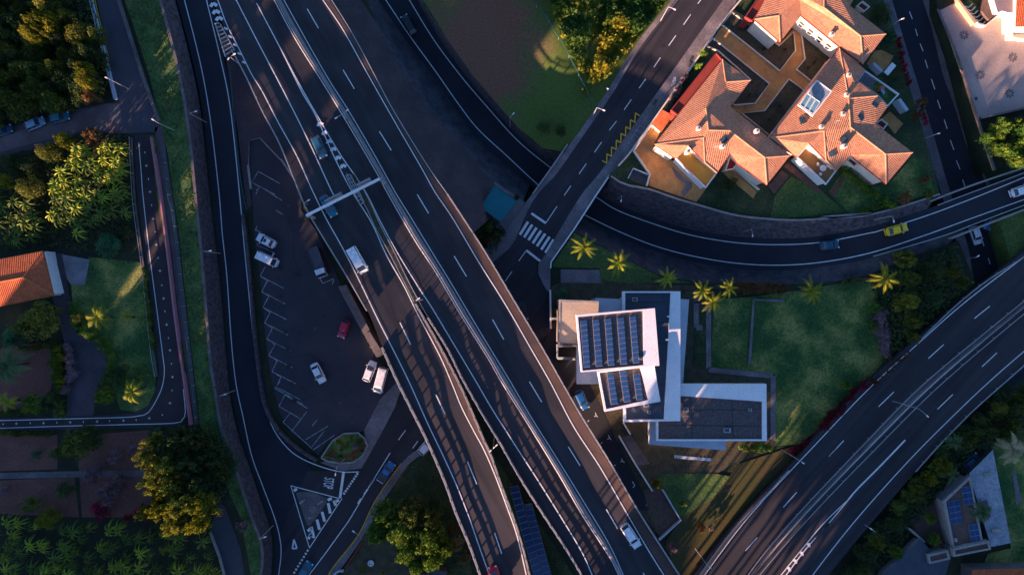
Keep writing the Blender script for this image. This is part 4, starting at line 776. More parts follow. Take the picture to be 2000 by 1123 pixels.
for x, y, z in ((470, 682, RG-.75), (417, 748, RG-1.0), (630, 808, RG-.3)): skyl(hw, 1200+x/2.956, y/2.956, z, (-.2, .15, 1) if x < 600 else (.0, -.25, 1))
for x, y in ((1347, 440), (1335, 553), (1313, 662), (1190, 737), (1322, 848)): chimney(he, 1200+x/2.956, y/2.956, RG-.1 if y > 500 else RG-.6)
for x, y, z, n_ in ((1260, 472, RG-1.05, (-.3, .15, 1)), (1086, 697, RG-.75, (-.3, .15, 1)), (1422, 680, RG-.45, (.3, 0, 1)), (1322, 808, RG-.15, (0, -.2, 1)), (1258, 888, RG-.8, (-.1, -.3, 1)), (1503, 606, RG-.8, (.3, .1, 1))): skyl(he, 1200+x/2.956, y/2.956, z, n_)
chimney(hn, 1200+1250/2.956, 203/2.956, RG-1.2); skyl(hn, 1200+1257/2.956, 4, RG-.3)
# wall openings (windows) on visible SW faces
def win_row(root, a, b, z0, n, h=1.2, w_=1.1, m='steel_dark'):
    A, B = P(*a), P(*b); d = (B-A); L = d.length; d.normalize(); nn = Vector((d.y, -d.x, 0))
    for i in range(n):
        c_ = A.lerp(B, (i+.5)/n); ang = math.atan2(d.y, d.x); Mx = Matrix.Translation(Vector((c_.x, c_.y, z0))) @ Matrix.Rotation(ang, 4, 'Z')
        f_ = MB().box((0, 0, 0), (w_+.2, .12, h+.2), Mx).build('window', M['white'], root); MB().box((0, 0, 0), (w_, .18, h), Mx).build('pane', M['glass'], f_)
win_row(hn, (1567, 32, EV), (1638, 91, EV), 5.2, 4, .7, .9)
# annex tile roof and yard
an = thing('annex', 'small red tiled lean-to roof beside the cream boundary wall', 'annex', P(1293, 238, ZH)); mb = MB()
facet(mb, [P(1294, 215, 5.2), P(1315, 226, 5.2), P(1291, 259, 4.4), P(1272, 243, 4.4)]); mb.build('roof', M['tilered'], an)
mb = MB(); mb.prism([P(1295, 217, 4.2), P(1313, 226, 4.2), P(1291, 256, 4.2), P(1275, 243, 4.2)], ZH); mb.build('wall', M['cream'], an)
# courtyard
cy = sheet('courtyard_paving', [Z(*p, 0)[:2] for p in ((690, 60), (560, 240), (600, 300), (780, 470), (660, 610), (890, 800), (1310, 280), (1080, 120), (960, 250), (760, 100))], ZH+.05, M['ochre_tile'])
beds = [[(675, 75), (622, 150), (952, 413), (1043, 297), (1032, 190), (950, 268), (740, 120)], [(568, 225), (530, 268), (600, 300), (785, 465), (680, 600), (695, 610), (810, 600), (892, 487)], [(1085, 170), (1275, 300), (1135, 472), (1048, 405), (1097, 345), (1076, 195)], [(1005, 460), (1092, 525), (895, 785), (735, 658), (865, 642)]]
for b_ in beds:
    pts = [Z(*p, 0)[:2] for p in b_]; t = thing('planting_bed', {0: 'dark planting bed on the upper left of the courtyard path', 1: 'dark planting bed next to the red strip roof house', 2: 'dark planting bed below the top house of the courtyard', 3: 'triangular dark planting bed at the bottom of the courtyard'}[beds.index(b_)], 'planting bed', P(*pts[0], ZH), 0, 'courtyard planting beds')
    sheet('soil', pts, ZH+.1, M['darksoil'], parent=t); MB().beam(W(pts+[pts[0]], ZH, .0, smooth=False), .22, .35).build('kerb', M['cream'], t)
    o_ = None
yd = [(1237, 296), (1275, 247), (1290, 258), (1276, 285), (1340, 335), (1378, 370), (1360, 395), (1268, 363), (1270, 348)]
sheet('yard_paving', yd, ZH+.08, M['ochre_tile'])
sheet('yard_stone_path', [(1310, 322), (1340, 352), (1352, 358), (1352, 365), (1335, 387), (1330, 375), (1340, 362), (1320, 345)], ZH+.12, M['pave'])
wall('yard_wall', [(1272, 245), (1237, 296), (1268, 342), (1262, 364)], ZH, .9, .3, M['cream'], 'angled cream wall round the ochre yard of the left house')
t = thing('service_pit', 'square dark service yard with thin white rim beside the ochre yard', 'service yard', P(1247, 348, ZH)); sheet('floor', [(1235, 330), (1268, 344), (1260, 364), (1226, 349)], ZH+.05, M['steel_dark'], parent=t); MB().beam(W([(1226, 349), (1236, 330), (1268, 343)], ZH, 0, smooth=False), .12, .7).build('rim', M['white'], t)
sheet('patio', [(1412, 338), (1428, 328), (1478, 375), (1471, 388)], ZH+.06, M['ochre_tile']); wall('garden_wall', [(1432, 330), (1480, 372)], ZH, 1.1, .2, M['cream'], 'thin cream garden wall beside the ochre patio strip')
sheet('timber_deck', [(1527, 332), (1541, 344), (1512, 379), (1500, 364)], ZH+.3, M['timber'], zb=ZH)
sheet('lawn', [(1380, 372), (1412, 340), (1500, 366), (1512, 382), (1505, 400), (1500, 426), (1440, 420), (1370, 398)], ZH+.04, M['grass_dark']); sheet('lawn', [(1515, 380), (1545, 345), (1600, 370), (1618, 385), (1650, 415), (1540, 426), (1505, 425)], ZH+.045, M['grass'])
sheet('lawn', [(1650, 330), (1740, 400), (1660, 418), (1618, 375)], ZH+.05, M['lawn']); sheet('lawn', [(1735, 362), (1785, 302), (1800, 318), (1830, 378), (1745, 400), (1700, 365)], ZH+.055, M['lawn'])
sheet('patio', [(1540, 318), (1605, 372), (1598, 378), (1530, 325)], ZH+.05, M['soil']); sheet('patio', [(1620, 378), (1642, 345), (1650, 350), (1628, 386)], ZH+.06, M['soil'])
sheet('patio', [(1693, 125), (1708, 100), (1722, 98), (1745, 110), (1735, 130), (1712, 150)], ZH+.05, M['ochre_tile'])
for pp in ([(1722, 232), (1738, 218), (1764, 242), (1748, 262)], ): sheet('patio', pp, ZH+.06, M['ochre_tile'])
wall('garden_wall', [(1697, 130), (1714, 146)], ZH, 1.8, .5, M['bluewhite'], 'short pale wall below the top house on the patio side')
t = thing('awning', 'pale retracted awning over the garden patio of the top house', 'awning', P(1736, 138, ZH)); MB().beam([P(1730, 145, ZH+2.2), P(1746, 126, ZH+2.2)], 1.0, .12).build('canopy', M['white'], t); MB().tube([P(1730, 145, ZH), P(1730, 145, ZH+2.2)], .05).build('post', M['steel'], t); MB().tube([P(1746, 126, ZH), P(1746, 126, ZH+2.2)], .05).build('post', M['steel'], t)
wall('house_side_wall', [(1744, 200), (1760, 222)], ZH, 2.2, .6, M['bluewhite'], 'pale blue stepped wall on the right side of the right house')
t = thing('slide', 'small blue and orange plastic slide on the green roof terrace', 'slide', P(1724, 178, 6.2)); MB().beam([P(1721, 175, 7.2), P(1724, 179, 6.7), P(1727, 184, 6.2)], .6, .12).build('chute', paintmat('slide_blue', (.05, .3, .6)), t); MB().box(P(1720.5, 174, 6.6), (.8, .7, 1.0)).build('ladder', paintmat('slide_orange', (.6, .15, .05)), t)
def round_table(x, y, z, lb, c='white', r=.6):
    t = thing('garden_table', lb, 'table', P(x, y, z)); p = P(x, y, z); MB().tube([p+Vector((0, 0, .7)), p+Vector((0, 0, .75))], r, 14).build('top', M[c], t); MB().tube([p, p+Vector((0, 0, .7))], .06).build('leg', M['steel'], t)
    for k in range(3):
        a = 2*k+.4; c0 = p+Vector((math.cos(a), math.sin(a), 0))*(r+.45); ct = thing('garden_chair', 'pale garden chair at the '+lb, 'chair', c0, 0, 'garden chairs'); MB().box(c0+Vector((0, 0, .42)), (.45, .45, .08)).build('seat', M[c], ct); MB().box(c0+Vector((math.cos(a)*.22, math.sin(a)*.22, .7)), (.2, .3, .5)).build('backrest', M[c], ct)
        for sx in (-.18, .18):
            for sy in (-.18, .18): MB().tube([c0+Vector((sx, sy, 0)), c0+Vector((sx, sy, .4))], .02, 5).build('leg', M['steel'], ct)
round_table(1604, 330, EV-2.2, 'white round table on the terrace of the right house'); round_table(1705, 352, ZH, 'dark table on the grass near the garden corner', 'steel_dark')
# ---- left house
lh = thing('villa', 'single storey house with a bright orange hip roof at the left edge', 'house', P(40, 545, ZL)); zz_ = ZL+4
R = dict(a=(81, 491, zz_), b=(104, 577, zz_), c=(-60, 607, zz_), d=(-60, 518, zz_), r=(45, 542, zz_+.75), s=(-60, 562, zz_+.75))
R['c'] = (-60, 609, zz_); R['a'] = (83, 491, zz_)
tiled(lh, R, [('a', 'r', 's', 'd'), ('a', 'b', 'r'), ('b', 'c', 's', 'r')], [('a', 'r', 's'), ('r', 'b')], [('a', 'b', 'c', 'd')], ZL, M['white'], M['tilered'], mat('ridge_tile_red', (.55, .16, .06)), M['tilered'])
sheet('side_terrace', [(82, 493), (90, 491), (104, 574), (101, 577)], ZL+2.6, M['white'], parent=lh, zb=ZL)
# ---- right bottom villa
vl = thing('modern_villa', 'angular modern villa with grey roof and solar panels at the bottom right', 'house', P(1910, 1000, 0))
zb_ = 0
Xq = lambda pts: q(1830, 860, 5.106, pts)
flatroof(vl, Xq([(558, 92), (738, 1020), (540, 1060), (320, 330)]), None, 2.8, zb_, M['steel_dark'], M['roofgrey'])
flatroof(vl, Xq([(55, 605), (335, 350), (460, 1010), (165, 1080)]), Xq([(92, 610), (325, 390), (438, 1000), (178, 1060)]), 3.3, zb_, M['concrete'], M['timber'], ph=.4)
flatroof(vl, Xq([(160, 1080), (520, 1000), (540, 1085), (165, 1160)]), Xq([(180, 1095), (508, 1022), (520, 1075), (185, 1140)]), 3.7, zb_, M['concrete'], M['timber'], ph=.4)
for qd, r in (([(240, 465), (330, 450), (375, 625), (265, 645)], 3), ([(105, 608), (208, 585), (248, 815), (140, 840)], 4), ([(310, 840), (405, 820), (440, 995), (335, 1010)], 3)): panels(vl, Xq(qd), 3.4, r, 2)
sheet('roof_lightwell', Xq([(345, 640), (500, 590), (540, 760), (370, 800)]), 3.38, M['steel_dark'], parent=vl)
for x, y, wx in ((485, 335, 1.0), (575, 890, 1.6), (175, 985, .5)): 
    p = P(*Xq([(x, y)])[0], 2.8 if x > 400 else 3.36); MB().box(p+Vector((0, 0, .25)), (wx, .6, .5)).build('roof_unit', M['concrete'], vl)
v2 = thing('modern_annex', 'low dark roofed wing of the villa at the bottom right edge', 'house', P(1790, 1100, 0))
flatroof(v2, q(1600, 823, 3.7425, [(740, 860), (830, 955), (960, 1000), (900, 1200), (430, 1200), (480, 1110)]), None, 2.2, 0, M['concrete'], M['roofblue'])
flatroof(v2, q(1600, 823, 3.7425, [(792, 975), (945, 938), (960, 1005), (808, 1040)]), q(1600, 823, 3.7425, [(808, 985), (932, 955), (942, 995), (820, 1025)]), 2.9, 0, M['concrete'], M['timber'], ph=.3)
wall('garden_wall', q(1600, 823, 3.7425, [(625, 760), (740, 860)]), 0, 1.5, .35, M['concrete'], 'thin concrete wall leading to the villa wing at the bottom right')
sheet('villa_yard', q(1600, 823, 3.7425, [(640, 740), (890, 540), (930, 580), (990, 920), (960, 1000), (740, 860)]), .05, M['timber'])
sheet('lawn', [(1935, 870), (2100, 780), (2100, 1200), (1880, 1200), (1930, 1080), (1975, 1070)], .06, M['lawn'])
sheet('gravel_path', [(1977, 920), (1983, 918), (1996, 980), (1985, 985)], .1, M['pave'])
rb = thing('red_roof_building', 'red roofed building cut by the bottom right edge', 'house', P(1950, 1118, 0)); mb = MB(); facet(mb, [P(1898, 1112, 3.5), P(2060, 1108, 3.5), P(2060, 1140, 4.6), P(1898, 1140, 4.6)]); mb.build('roof', M['tilered'], rb); MB().prism([P(1899, 1113, 3.4), P(2060, 1110, 3.4), P(2060, 1140, 3.4), P(1899, 1140, 3.4)], 0, top=False).build('wall', M['concrete_dark'], rb)
bs = thing('shed', 'flat grey shed roof under the big green tree at the bottom edge', 'shed', P(850, 1120, 0)); flatroof(bs, q(640, 1000, 6.667, [(1365, 745), (1550, 775), (1545, 960), (1140, 960), (1150, 810), (1340, 800)]), None, 2.8, 0, M['concrete_dark'], M['roofblue'])
# ---- plaza
zp = ZH+.42
sheet('plaza_paving', [(1836, 21), (1866, 6), (1895, 40), (1905, 50), (1922, 54), (1950, 28), (1971, 33), (1970, 76), (1987, 80), (2100, 84), (2100, 200), (2000, 214), (1912, 232), (1890, 165), (1860, 85)], zp, mat('plaza_stone', (.44, .35, .30), (.30, .24, .22), scale=.14, c3=(.37, .30, .27), bump=.1, bscale=5, detail=8))
for k, (x, y) in enumerate(((1883, 69), (1914.5, 147), (1972, 183), (1978, 113))):
    mb = MB(); c_ = P(x, y, zp+.03)
    for i in range(8):
        a = i*math.pi/4+.1; d = Vector((math.cos(a), math.sin(a), 0)); n_ = Vector((-d.y, d.x, 0)); mb.quad(c_+d*.25-n_*.06, c_+d*.75-n_*.2, c_+d*.75+n_*.2, c_+d*.25+n_*.06); mb.face([c_+d*.75-n_*.2, c_+d*.95, c_+d*.75+n_*.2])
    mb.build('paving_rosette', M['concrete_dark'], bpy.data.objects['plaza_paving'])
sheet('manhole', [(1902, 192), (1907, 189), (1911, 194), (1906, 197)], zp+.03, M['steel_dark'], parent=bpy.data.objects['plaza_paving'])
wall('plaza_parapet', [(1912, 232), (1950, 224), (2000, 212), (2060, 200)], zp, .8, .35, M['pave'], 'stone parapet along the bottom edge of the plaza')
wall('terrace_wall', [(1866, 6), (1895, 40), (1906, 52), (1919, 54), (1950, 29), (1971, 33), (1970, 76), (1987, 80), (2040, 82)], zp, 1.0, .3, M['cream'], 'cream terrace wall wrapping round the curved planter beside the plaza')
t = thing('terraced_planter', 'sunken planter with curved white steps beside the plaza', 'planter', P(1905, 30, zp)); sheet('bed', [(1880, 5), (1895, 0), (1922, 25), (1925, 38), (1915, 48), (1900, 40)], zp+.1, M['leafdark'], parent=t)
for i in range(6):
    cx, cy = 1889+i*5.5, 12+i*6.5; arc = [(cx-7+14*k/6+(0), cy+4.5*math.sin(math.pi*k/6)+(k-3)*-.8) for k in range(7)]
    MB().beam(W(arc, zp+.1, .0, smooth=False), .16, .5).build('step', M['cream'], t)
sheet('side_wall', [(1868, -20), (1874, 0), (1908, 44), (1904, 48), (1872, 4)], zp+1.2, M['ochre'], parent=t, zb=zp)
tb = thing('terrace_house', 'white walled house with a red tiled roof at the top right corner', 'house', P(1980, 30, zp))
flatroof(tb, [(1932, -30), (1949, 26), (1957, 22), (1972, 26), (1984, 24), (1984, -30)], None, 5.4, zp, M['white'], mat('terrace_screed', (.24, .19, .21), (.28, .22, .23), scale=.6))
flatroof(tb, [(1973, 24), (2060, 26), (2060, 56), (1973, 56)], None, 4.4, zp, M['white'], M['white'])
mb = MB(); facet(mb, [P(1987, -40, 8), P(2060, -40, 8), P(2060, 53, 6.5), P(1983, 53, 6.5)]); mb.build('roof', M['tilered'], tb); MB().prism([P(1986, -40, 6.4), P(2060, -40, 6.4), P(2060, 52, 6.4), P(1986, 52, 6.4)], zp, top=False).build('wall', M['cream'], tb)
sheet('front_terrace', [(1968, 56), (2060, 56), (2060, 82), (1966, 78)], zp+.5, M['cream'], parent=tb, zb=zp); MB().prism([P(1918, 22, zp+1.3), P(1932, -30, zp+1.3), P(1934, -30, zp+1.3), P(1952, 24, zp+1.3), P(1932, 40, zp+1.3)], zp).build('timber_terrace', M['timber'], tb)

rc = random.Random(8)
mb = MB()
for i in range(26):
    x, y = rc.uniform(530, 700), rc.uniform(420, 820)
    if x < 515+(y-600)*.1+20 or x > 590+(y-400)*.35: continue
    c_ = P(x, y, .065+i*.0006); r_ = rc.uniform(.2, .7); mb.face([c_+Vector((math.cos(a*.785)*r_*rc.uniform(.6, 1.2), math.sin(a*.785)*r_*rc.uniform(.6, 1.2), 0)) for a in range(8)])
for i in range(8):
    x, y = 545+i*4+rc.uniform(-2, 2), 545+i*34; c_ = P(x, y, .085); r_ = rc.uniform(.3, .6); mb.face([c_+Vector((math.cos(a*.785)*r_*rc.uniform(.6, 1.2), math.sin(a*.785)*r_*rc.uniform(.6, 1.2), 0)) for a in range(8)])
mb.build('oil_stain', M['oil'], pk)
strokes('sealed_crack', [[(560, 420), (575, 455), (572, 500), (590, 540)], [(600, 560), (640, 600), (660, 610)], [(560, 700), (600, 690), (650, 720), (690, 715)], [(590, 780), (640, 760), (660, 800)]], .04, .07, M['crack'], pk, dz=.025, smooth=False)
for x, y in ((612, 640), (662, 785), (560, 400)): sheet('drain_cover', [(x, y), (x+5, y-2), (x+7, y+3), (x+2, y+5)], .09, M['steel_dark'], parent=pk)
def aerial(root, x, y, z):
    p = P(x, y, z); mb = MB().tube([p, p+Vector((0, 0, 1.8))], .03, 5); 
    for k in range(3): mb.tube([p+Vector((-.5, .1, 1.3+k*.2)), p+Vector((.5, -.1, 1.3+k*.2))], .015, 4)
    mb.build('aerial', M['steel'], root)
aerial(hw, 1395, 290, RG); aerial(he, 1630, 240, RG); aerial(hn, 1600, 30, RG)
for x, y, z, wx, wy in ((1240, 585, 11.3, .9, .7), (1262, 790, 11.3, .8, .8), (1268, 805, 11.3, .5, .5), (1340, 800, 9.4, .8, .8), (1420, 840, 9.4, 1.2, .8), (1465, 800, 9.4, .5, .5), (1250, 700, 14.3, .5, .4)):
    u = MB().box(P(x, y, z), (wx, wy, .5)).build('roof_unit', M['steel'], G); MB().box(P(x, y, z+.28), (wx*.7, wy*.7, .06)).build('grille', M['steel_dark'], u)
for a, b in (((1290, 800), (1480, 800)), ((1300, 830), (1480, 832)), ((1350, 778), (1352, 856)), ((1430, 782), (1432, 856))): MB().beam([P(*a, 9.07), P(*b, 9.07)], .05, .03).build('membrane_seam', M['crack'], G)
for k in range(6): MB().beam([P(1224, 590+k*40, 11.07), P(1302, 590+k*40, 11.07)], .05, .03).build('membrane_seam', M['crack'], G)
# ================================================================ VEHICLES
def carmesh(style):
    # stations: x (fraction), belt z, half width factor ; cabin: x0,x1,x2,x3 (rear base, rear top, front top, front base), roof z
    S = {'hatch': ([(-.5, .72, .80), (-.47, .92, .93), (-.36, .96, 1), (.12, .94, 1), (.32, .88, .98), (.44, .76, .90), (.5, .58, .72)], (-.46, -.34, .10, .26), 1.46),
         'sedan': ([(-.5, .70, .78), (-.47, .90, .92), (-.36, .94, 1), (.12, .92, 1), (.32, .86, .98), (.45, .74, .90), (.5, .56, .72)], (-.37, -.24, .08, .24), 1.42),
         'suv': ([(-.5, .80, .84), (-.47, 1.0, .95), (-.36, 1.05, 1), (.12, 1.04, 1), (.32, .98, .99), (.44, .88, .92), (.5, .62, .78)], (-.48, -.40, .10, .26), 1.68),
         'van': ([(-.5, .9, .93), (-.49, 1.1, .98), (-.36, 1.12, 1), (.20, 1.1, 1), (.38, 1.05, .99), (.46, .90, .93), (.5, .66, .80)], (-.495, -.475, .27, .42), 1.92),
         'pickup': ([(-.5, .78, .88), (-.49, .95, .97), (-.36, .98, 1), (.12, .98, 1), (.32, .95, .98), (.45, .85, .92), (.5, .62, .78)], (-.08, -.03, .14, .26), 1.62)}[style]
    return S
def car(x0, y0, x1, y1, z, style, pm, label, wid=1.78, L=None, name='parked_car', group=None, extra=None):
    """rear px -> front px"""
    A, B = P(x0, y0, z), P(x1, y1, z); zr = zv(z, (x0+x1)/2, (y0+y1)/2)+.05; c = (A+B)/2; c.z = zr; d = B-A; L = L or max(3.7, d.length); ang = math.atan2(d.y, d.x)
    t = thing(name, label, {'van': 'van', 'pickup': 'pickup'}.get(style, 'car') if not extra else extra, c, ang, group)
    st_, cb, rz = carmesh(style); hw_ = wid/2; mb = MB(); rings = []
    for fx, bz, wf in st_:
        X = fx*L; w_ = hw_*wf; rings.append([Vector((X, -w_*.93, .22)), Vector((X, -w_, .5)), Vector((X, -w_*.97, bz*.86)), Vector((X, -w_*.86, bz)), Vector((X, 0, bz+.04)), Vector((X, w_*.86, bz)), Vector((X, w_*.97, bz*.86)), Vector((X, w_, .5)), Vector((X, w_*.93, .22))])
    for r in rings: mb.v += r
    for i in range(len(rings)-1):
        for k in range(9): k2 = (k+1) % 9; mb.f.append((i*9+k, i*9+k2, (i+1)*9+k2, (i+1)*9+k))
    mb.f.append(tuple(range(9))); mb.f.append(tuple((len(rings)-1)*9+k for k in range(8, -1, -1)))
    if style == 'pickup': pass
    bm = bmesh.new(); local(mb, 'body', pm, t, True)
    bt = t.children[0]
    md = bt.modifiers.new('sub', 'SUBSURF'); md.levels = 1; md.render_levels = 1
    bz = 1.0 if style in ('suv',) else (1.08 if style == 'van' else .9); wb = hw_*.86; wr = hw_*(.80 if style == 'van' else .68); r0, r1, r2, r3 = [v*L for v in cb]
    b_ = [Vector((r0, -wb, bz)), Vector((r3, -wb*.92, bz)), Vector((r3, wb*.92, bz)), Vector((r0, wb, bz))]; tp = [Vector((r1, -wr, rz)), Vector((r2, -wr, rz)), Vector((r2, wr, rz)), Vector((r1, wr, rz))]
    for nm, qd in (('side_window', (b_[0], b_[1], tp[1], tp[0])), ('side_window', (b_[3], tp[3], tp[2], b_[2])), ('windscreen', (b_[1], b_[2], tp[2], tp[1])), ('rear_window', (b_[0], tp[0], tp[3], b_[3]))): local(MB().quad(*qd), nm, M['glass'], t)
    up = Vector((0, 0, .03)); rf = MB(); g = .02
    Q = [tp[0]+Vector((-g, -g, 0)), tp[1]+Vector((g, -g, 0)), tp[2]+Vector((g, g, 0)), tp[3]+Vector((-g, g, 0))]; ctr = [Vector((v.x*.0+(tp[0].x+tp[1].x)/2+(v.x-(tp[0].x+tp[1].x)/2)*.8, v.y*.75, rz+.05)) for v in Q]
    for i in range(4): rf.quad(Q[i], Q[(i+1) % 4], ctr[(i+1) % 4], ctr[i]); rf.quad(Q[i]-up*1.5, Q[(i+1) % 4]-up*1.5, Q[(i+1) % 4], Q[i])
    rf.face(ctr)
    for i in range(4): rf.tube([b_[i], tp[i]], .04, 5)
    for s in (0, 3): mid = .45; rf.tube([b_[s].lerp(b_[1 if s == 0 else 2], mid), tp[s].lerp(tp[1 if s == 0 else 2], mid)], .04, 5)
    local(rf, 'roof', pm, t)
    R_ = .31
    for wx in (-.32, .30):
        for s in (-1, 1):
            w = local(MB().tube([Vector((wx*L, s*(hw_-.2), R_)), Vector((wx*L, s*(hw_+.005), R_))], R_, 14), 'wheel', M['tyre'], t); local(MB().tube([Vector((wx*L, s*(hw_-.1), R_)), Vector((wx*L, s*(hw_+.02), R_))], .19, 10), 'rim', M['rim'], w)
    for s in (-1, 1):
        local(MB().box((.465*L, s*hw_*.70, .66 if style not in ('suv', 'van') else .80), (.22, .30, .14)), 'headlight', M['lampglass'], t)
        local(MB().box((-.492*L, s*hw_*.72, .78), (.10, .26, .18)), 'tail_light', M['tail'], t)
        local(MB().box((r3*.92, s*(hw_+.08), bz+.06), (.14, .2, .13)), 'mirror', pm, t)
    if style == 'pickup':
        x0_, x1_ = -.47*L, -.10*L; b2 = MB(); zb2 = 1.0
        local(MB().box(((x0_+x1_)/2, 0, 1.02), (x1_-x0_, wid*.78, .03)), 'cargo_bed', M['steel_dark'], t)
        for s in (-1, 1): local(MB().box(((x0_+x1_)/2, s*wid*.44, 1.1), (x1_-x0_, .09, .22)), 'bed_side', pm, t)
        local(MB().box((x0_, 0, 1.1), (.07, wid*.82, .22)), 'tailgate', M['white'], t)
    return t
pw, pb, pd, pr, pt_, py, ps = paintmat('white_paint', (.78, .79, .82)), paintmat('blue_paint', (.03, .16, .42)), paintmat('black_paint', (.02, .025, .035)), paintmat('crimson_paint', (.42, .012, .06)), paintmat('teal_paint', (.02, .14, .22)), paintmat('taxi_yellow', (.9, .60, .01)), paintmat('silver_blue', (.015, .12, .40))
pn = paintmat('navy_paint', (.03, .08, .14)); pred = paintmat('red_paint', (.55, .01, .02))
car(810, 70, 789, 33, zD, 'hatch', pd, 'black car on the curved lower road near the top', name='driving_car')
car(617, 269, 634, 309, zM, 'suv', paintmat('slate_blue', (.025, .10, .17)), 'slate blue car driving on the exit lanes above the gantry', name='driving_car')
car(632, 383, 655, 424, zM, 'sedan', pt_, 'dark teal car passing under the sign gantry', name='driving_car', L=4.3)
car(688, 486, 713, 532, zM, 'van', pw, 'white van driving below the sign gantry', wid=1.95, name='van')
car(540, 480, 505, 462, 0, 'sedan', pw, 'white saloon with a sunroof parked near the slip road wall')
local(MB().box((.0, 0, 1.47), (.5, .75, .03)), 'sunroof', M['glass'], bpy.data.objects['parked_car'])
ov = car(506, 498, 545, 516, 0, 'van', pw, 'small white van with its driver door open', wid=1.7, name='van')
local(MB().box((.7, 1.25, 1.0), (.08, .9, .8)), 'open_door', pw, ov)
car(679, 624, 667, 659, 0, 'hatch', pr, 'crimson car parked by the abutment wall', wid=1.7)
car(614, 709, 633, 746, 0, 'sedan', pw, 'white car standing alone in the middle of the parking lot')
car(716, 744, 731, 705, 0, 'hatch', pw, 'white hatchback parked close to the viaduct edge')
car(751, 717, 738, 766, 0, 'van', pw, 'long white van parked beside the white hatchback', wid=1.95, name='van')
car(743, 938, 768, 902, 0, 'pickup', pb, 'blue pickup parked along the junction street', wid=1.75, name='pickup')
car(824, 880, 842, 860, 0, 'hatch', pw, 'white car half hidden under the left viaduct')
car(590, 1123, 606, 1098, 0, 'sedan', pt_, 'dark blue car leaving at the bottom edge of the junction street', name='driving_car')
car(1128, 762, 1144, 797, 0, 'suv', ps, 'silver blue car parked on the gallery access road')
local(MB().box((.45, 0, 1.73), (.5, .8, .03)), 'sunroof', M['glass'], bpy.data.objects['parked_car.005'] if 'parked_car.005' in bpy.data.objects else t)
car(1217, 1022, 1245, 1065, zM, 'suv', pw, 'white car driving on the main motorway at the bottom', name='driving_car')
car(972, 1140, 962, 1104, zM, 'hatch', pred, 'bright red car at the bottom edge of the left viaduct', name='driving_car')
tx = car(1725, 455, 1769, 443, zD, 'sedan', py, 'yellow taxi on the curved road', name='taxi', extra='taxi')
car(1599, 481, 1635, 477, zD, 'sedan', paintmat('deep_teal', (.015, .09, .14)), 'dark teal car on the curved road behind the taxi', name='driving_car')
car(1969, 380, 2007, 367, zD, 'sedan', pw, 'white car at the right edge on the curved road bridge', name='driving_car')
car(1896, 445, 1906, 476, zF, 'hatch', pw, 'white car coming out from under the curved road bridge', name='driving_car')
car(1934, 418, 1924, 446, zF, 'hatch', pb, 'blue car mostly hidden under the curved road bridge', name='driving_car')
car(57, 251, 90, 237, ZL, 'hatch', paintmat('pale_blue', (.22, .36, .50)), 'pale blue car parked beside the wood on the side road')
car(104, 236, 138, 228, ZL, 'hatch', pt_, 'dark teal car parked beside the pale blue car')
car(-4, 262, 24, 253, ZL, 'hatch', pn, 'dark car parked at the left edge of the photo')
car(1882, 907, 1902, 889, 0, 'hatch', pn, 'dark car parked in the villa driveway', wid=1.6)
car(1015, 590, 1025, 625, 0, 'hatch', pd, 'black car half hidden beside the right motorway edge')
# box truck
A, B = P(614, 484, 0), P(634, 541, 0); d = B-A; tk = thing('truck', 'white cab truck with a long dark cargo box parked beside the motorway wall', 'truck', (A+B)/2+Vector((0, 0, .02)), math.atan2(d.y, d.x)); L = d.length
local(MB().box((-.13*L, 0, .95), (.70*L, 2.1, .25)), 'chassis', M['steel_dark'], tk)
cg = local(MB().box((-.14*L, 0, 1.35), (.70*L, 2.15, .6)), 'cargo_box', paintmat('cargo_grey', (.07, .07, .085)), tk)
for s in (-1, 1): local(MB().box((-.14*L, s*1.06, 1.75), (.70*L, .06, .2)), 'side_board', M['concrete_dark'], tk)
mb = MB(); mb.prism([Vector(v) for v in ((.235*L, -.95, 2.1), (.40*L, -.9, 2.1), (.40*L, .9, 2.1), (.235*L, .95, 2.1))], .5); local(mb, 'cab', pw, tk)
local(MB().quad(Vector((.405*L, -.85, 2.08)), Vector((.49*L, -.9, 1.25)), Vector((.49*L, .9, 1.25)), Vector((.405*L, .85, 2.08))), 'windscreen', M['glass'], tk)
local(MB().box((.45*L, 0, .85), (.10*L, 1.9, .75)), 'bonnet', pw, tk)
for wx in (-.36, .36):
    for s in (-1, 1): local(MB().tube([Vector((wx*L, s*.75, .42)), Vector((wx*L, s*1.05, .42))], .42, 14), 'wheel', M['tyre'], tk)
for s in (-1, 1): local(MB().box((.44*L, s*1.15, 1.6), (.12, .22, .3)), 'mirror', M['steel_dark'], tk)
# ================================================================ LAMPS, GANTRY
def lamp(tx_, ty_, z, hx, hy, label, h=8, group='street lamps', dbl=None):
    p = P(tx_, ty_, z+h); zz = z; p = Vector((p.x, p.y, zz)); t = thing('street_lamp', label, 'street lamp', p, 0, group); up = Vector((p.x, p.y, zz+h-.3))
    MB().tube([p, Vector((p.x, p.y, zz+h*.6)), up], [.10, .08, .06], 8).build('pole', M['steel'], t)
    for k, e in enumerate([P(hx, hy, zz+h)]+([P(dbl[0], dbl[1], zz+h)] if dbl else [])):
        dd = e-up; dd.z = 0; L = max(.3, dd.length); dn = dd.normalized()
        MB().tube([up, up+dn*L*.4+Vector((0, 0, .22)), e], .045, 6).build('arm', M['steel'], t)
        mb = MB(); Mx = Matrix.Translation(e) @ Matrix.Rotation(math.atan2(dn.y, dn.x), 4, 'Z'); mb.box((-.05, 0, 0), (.5, .2, .12), Mx); hd = mb.build('lamp_head', M['white'], t); MB().box((-.05, 0, -.08), (.45, .2, .05), Mx).build('lens', M['lampglass'], hd)
    return t
lamp(369, 221, 0.2, 383, 218, 'lamp on the stone wall left of the slip road, upper one', 7.5)
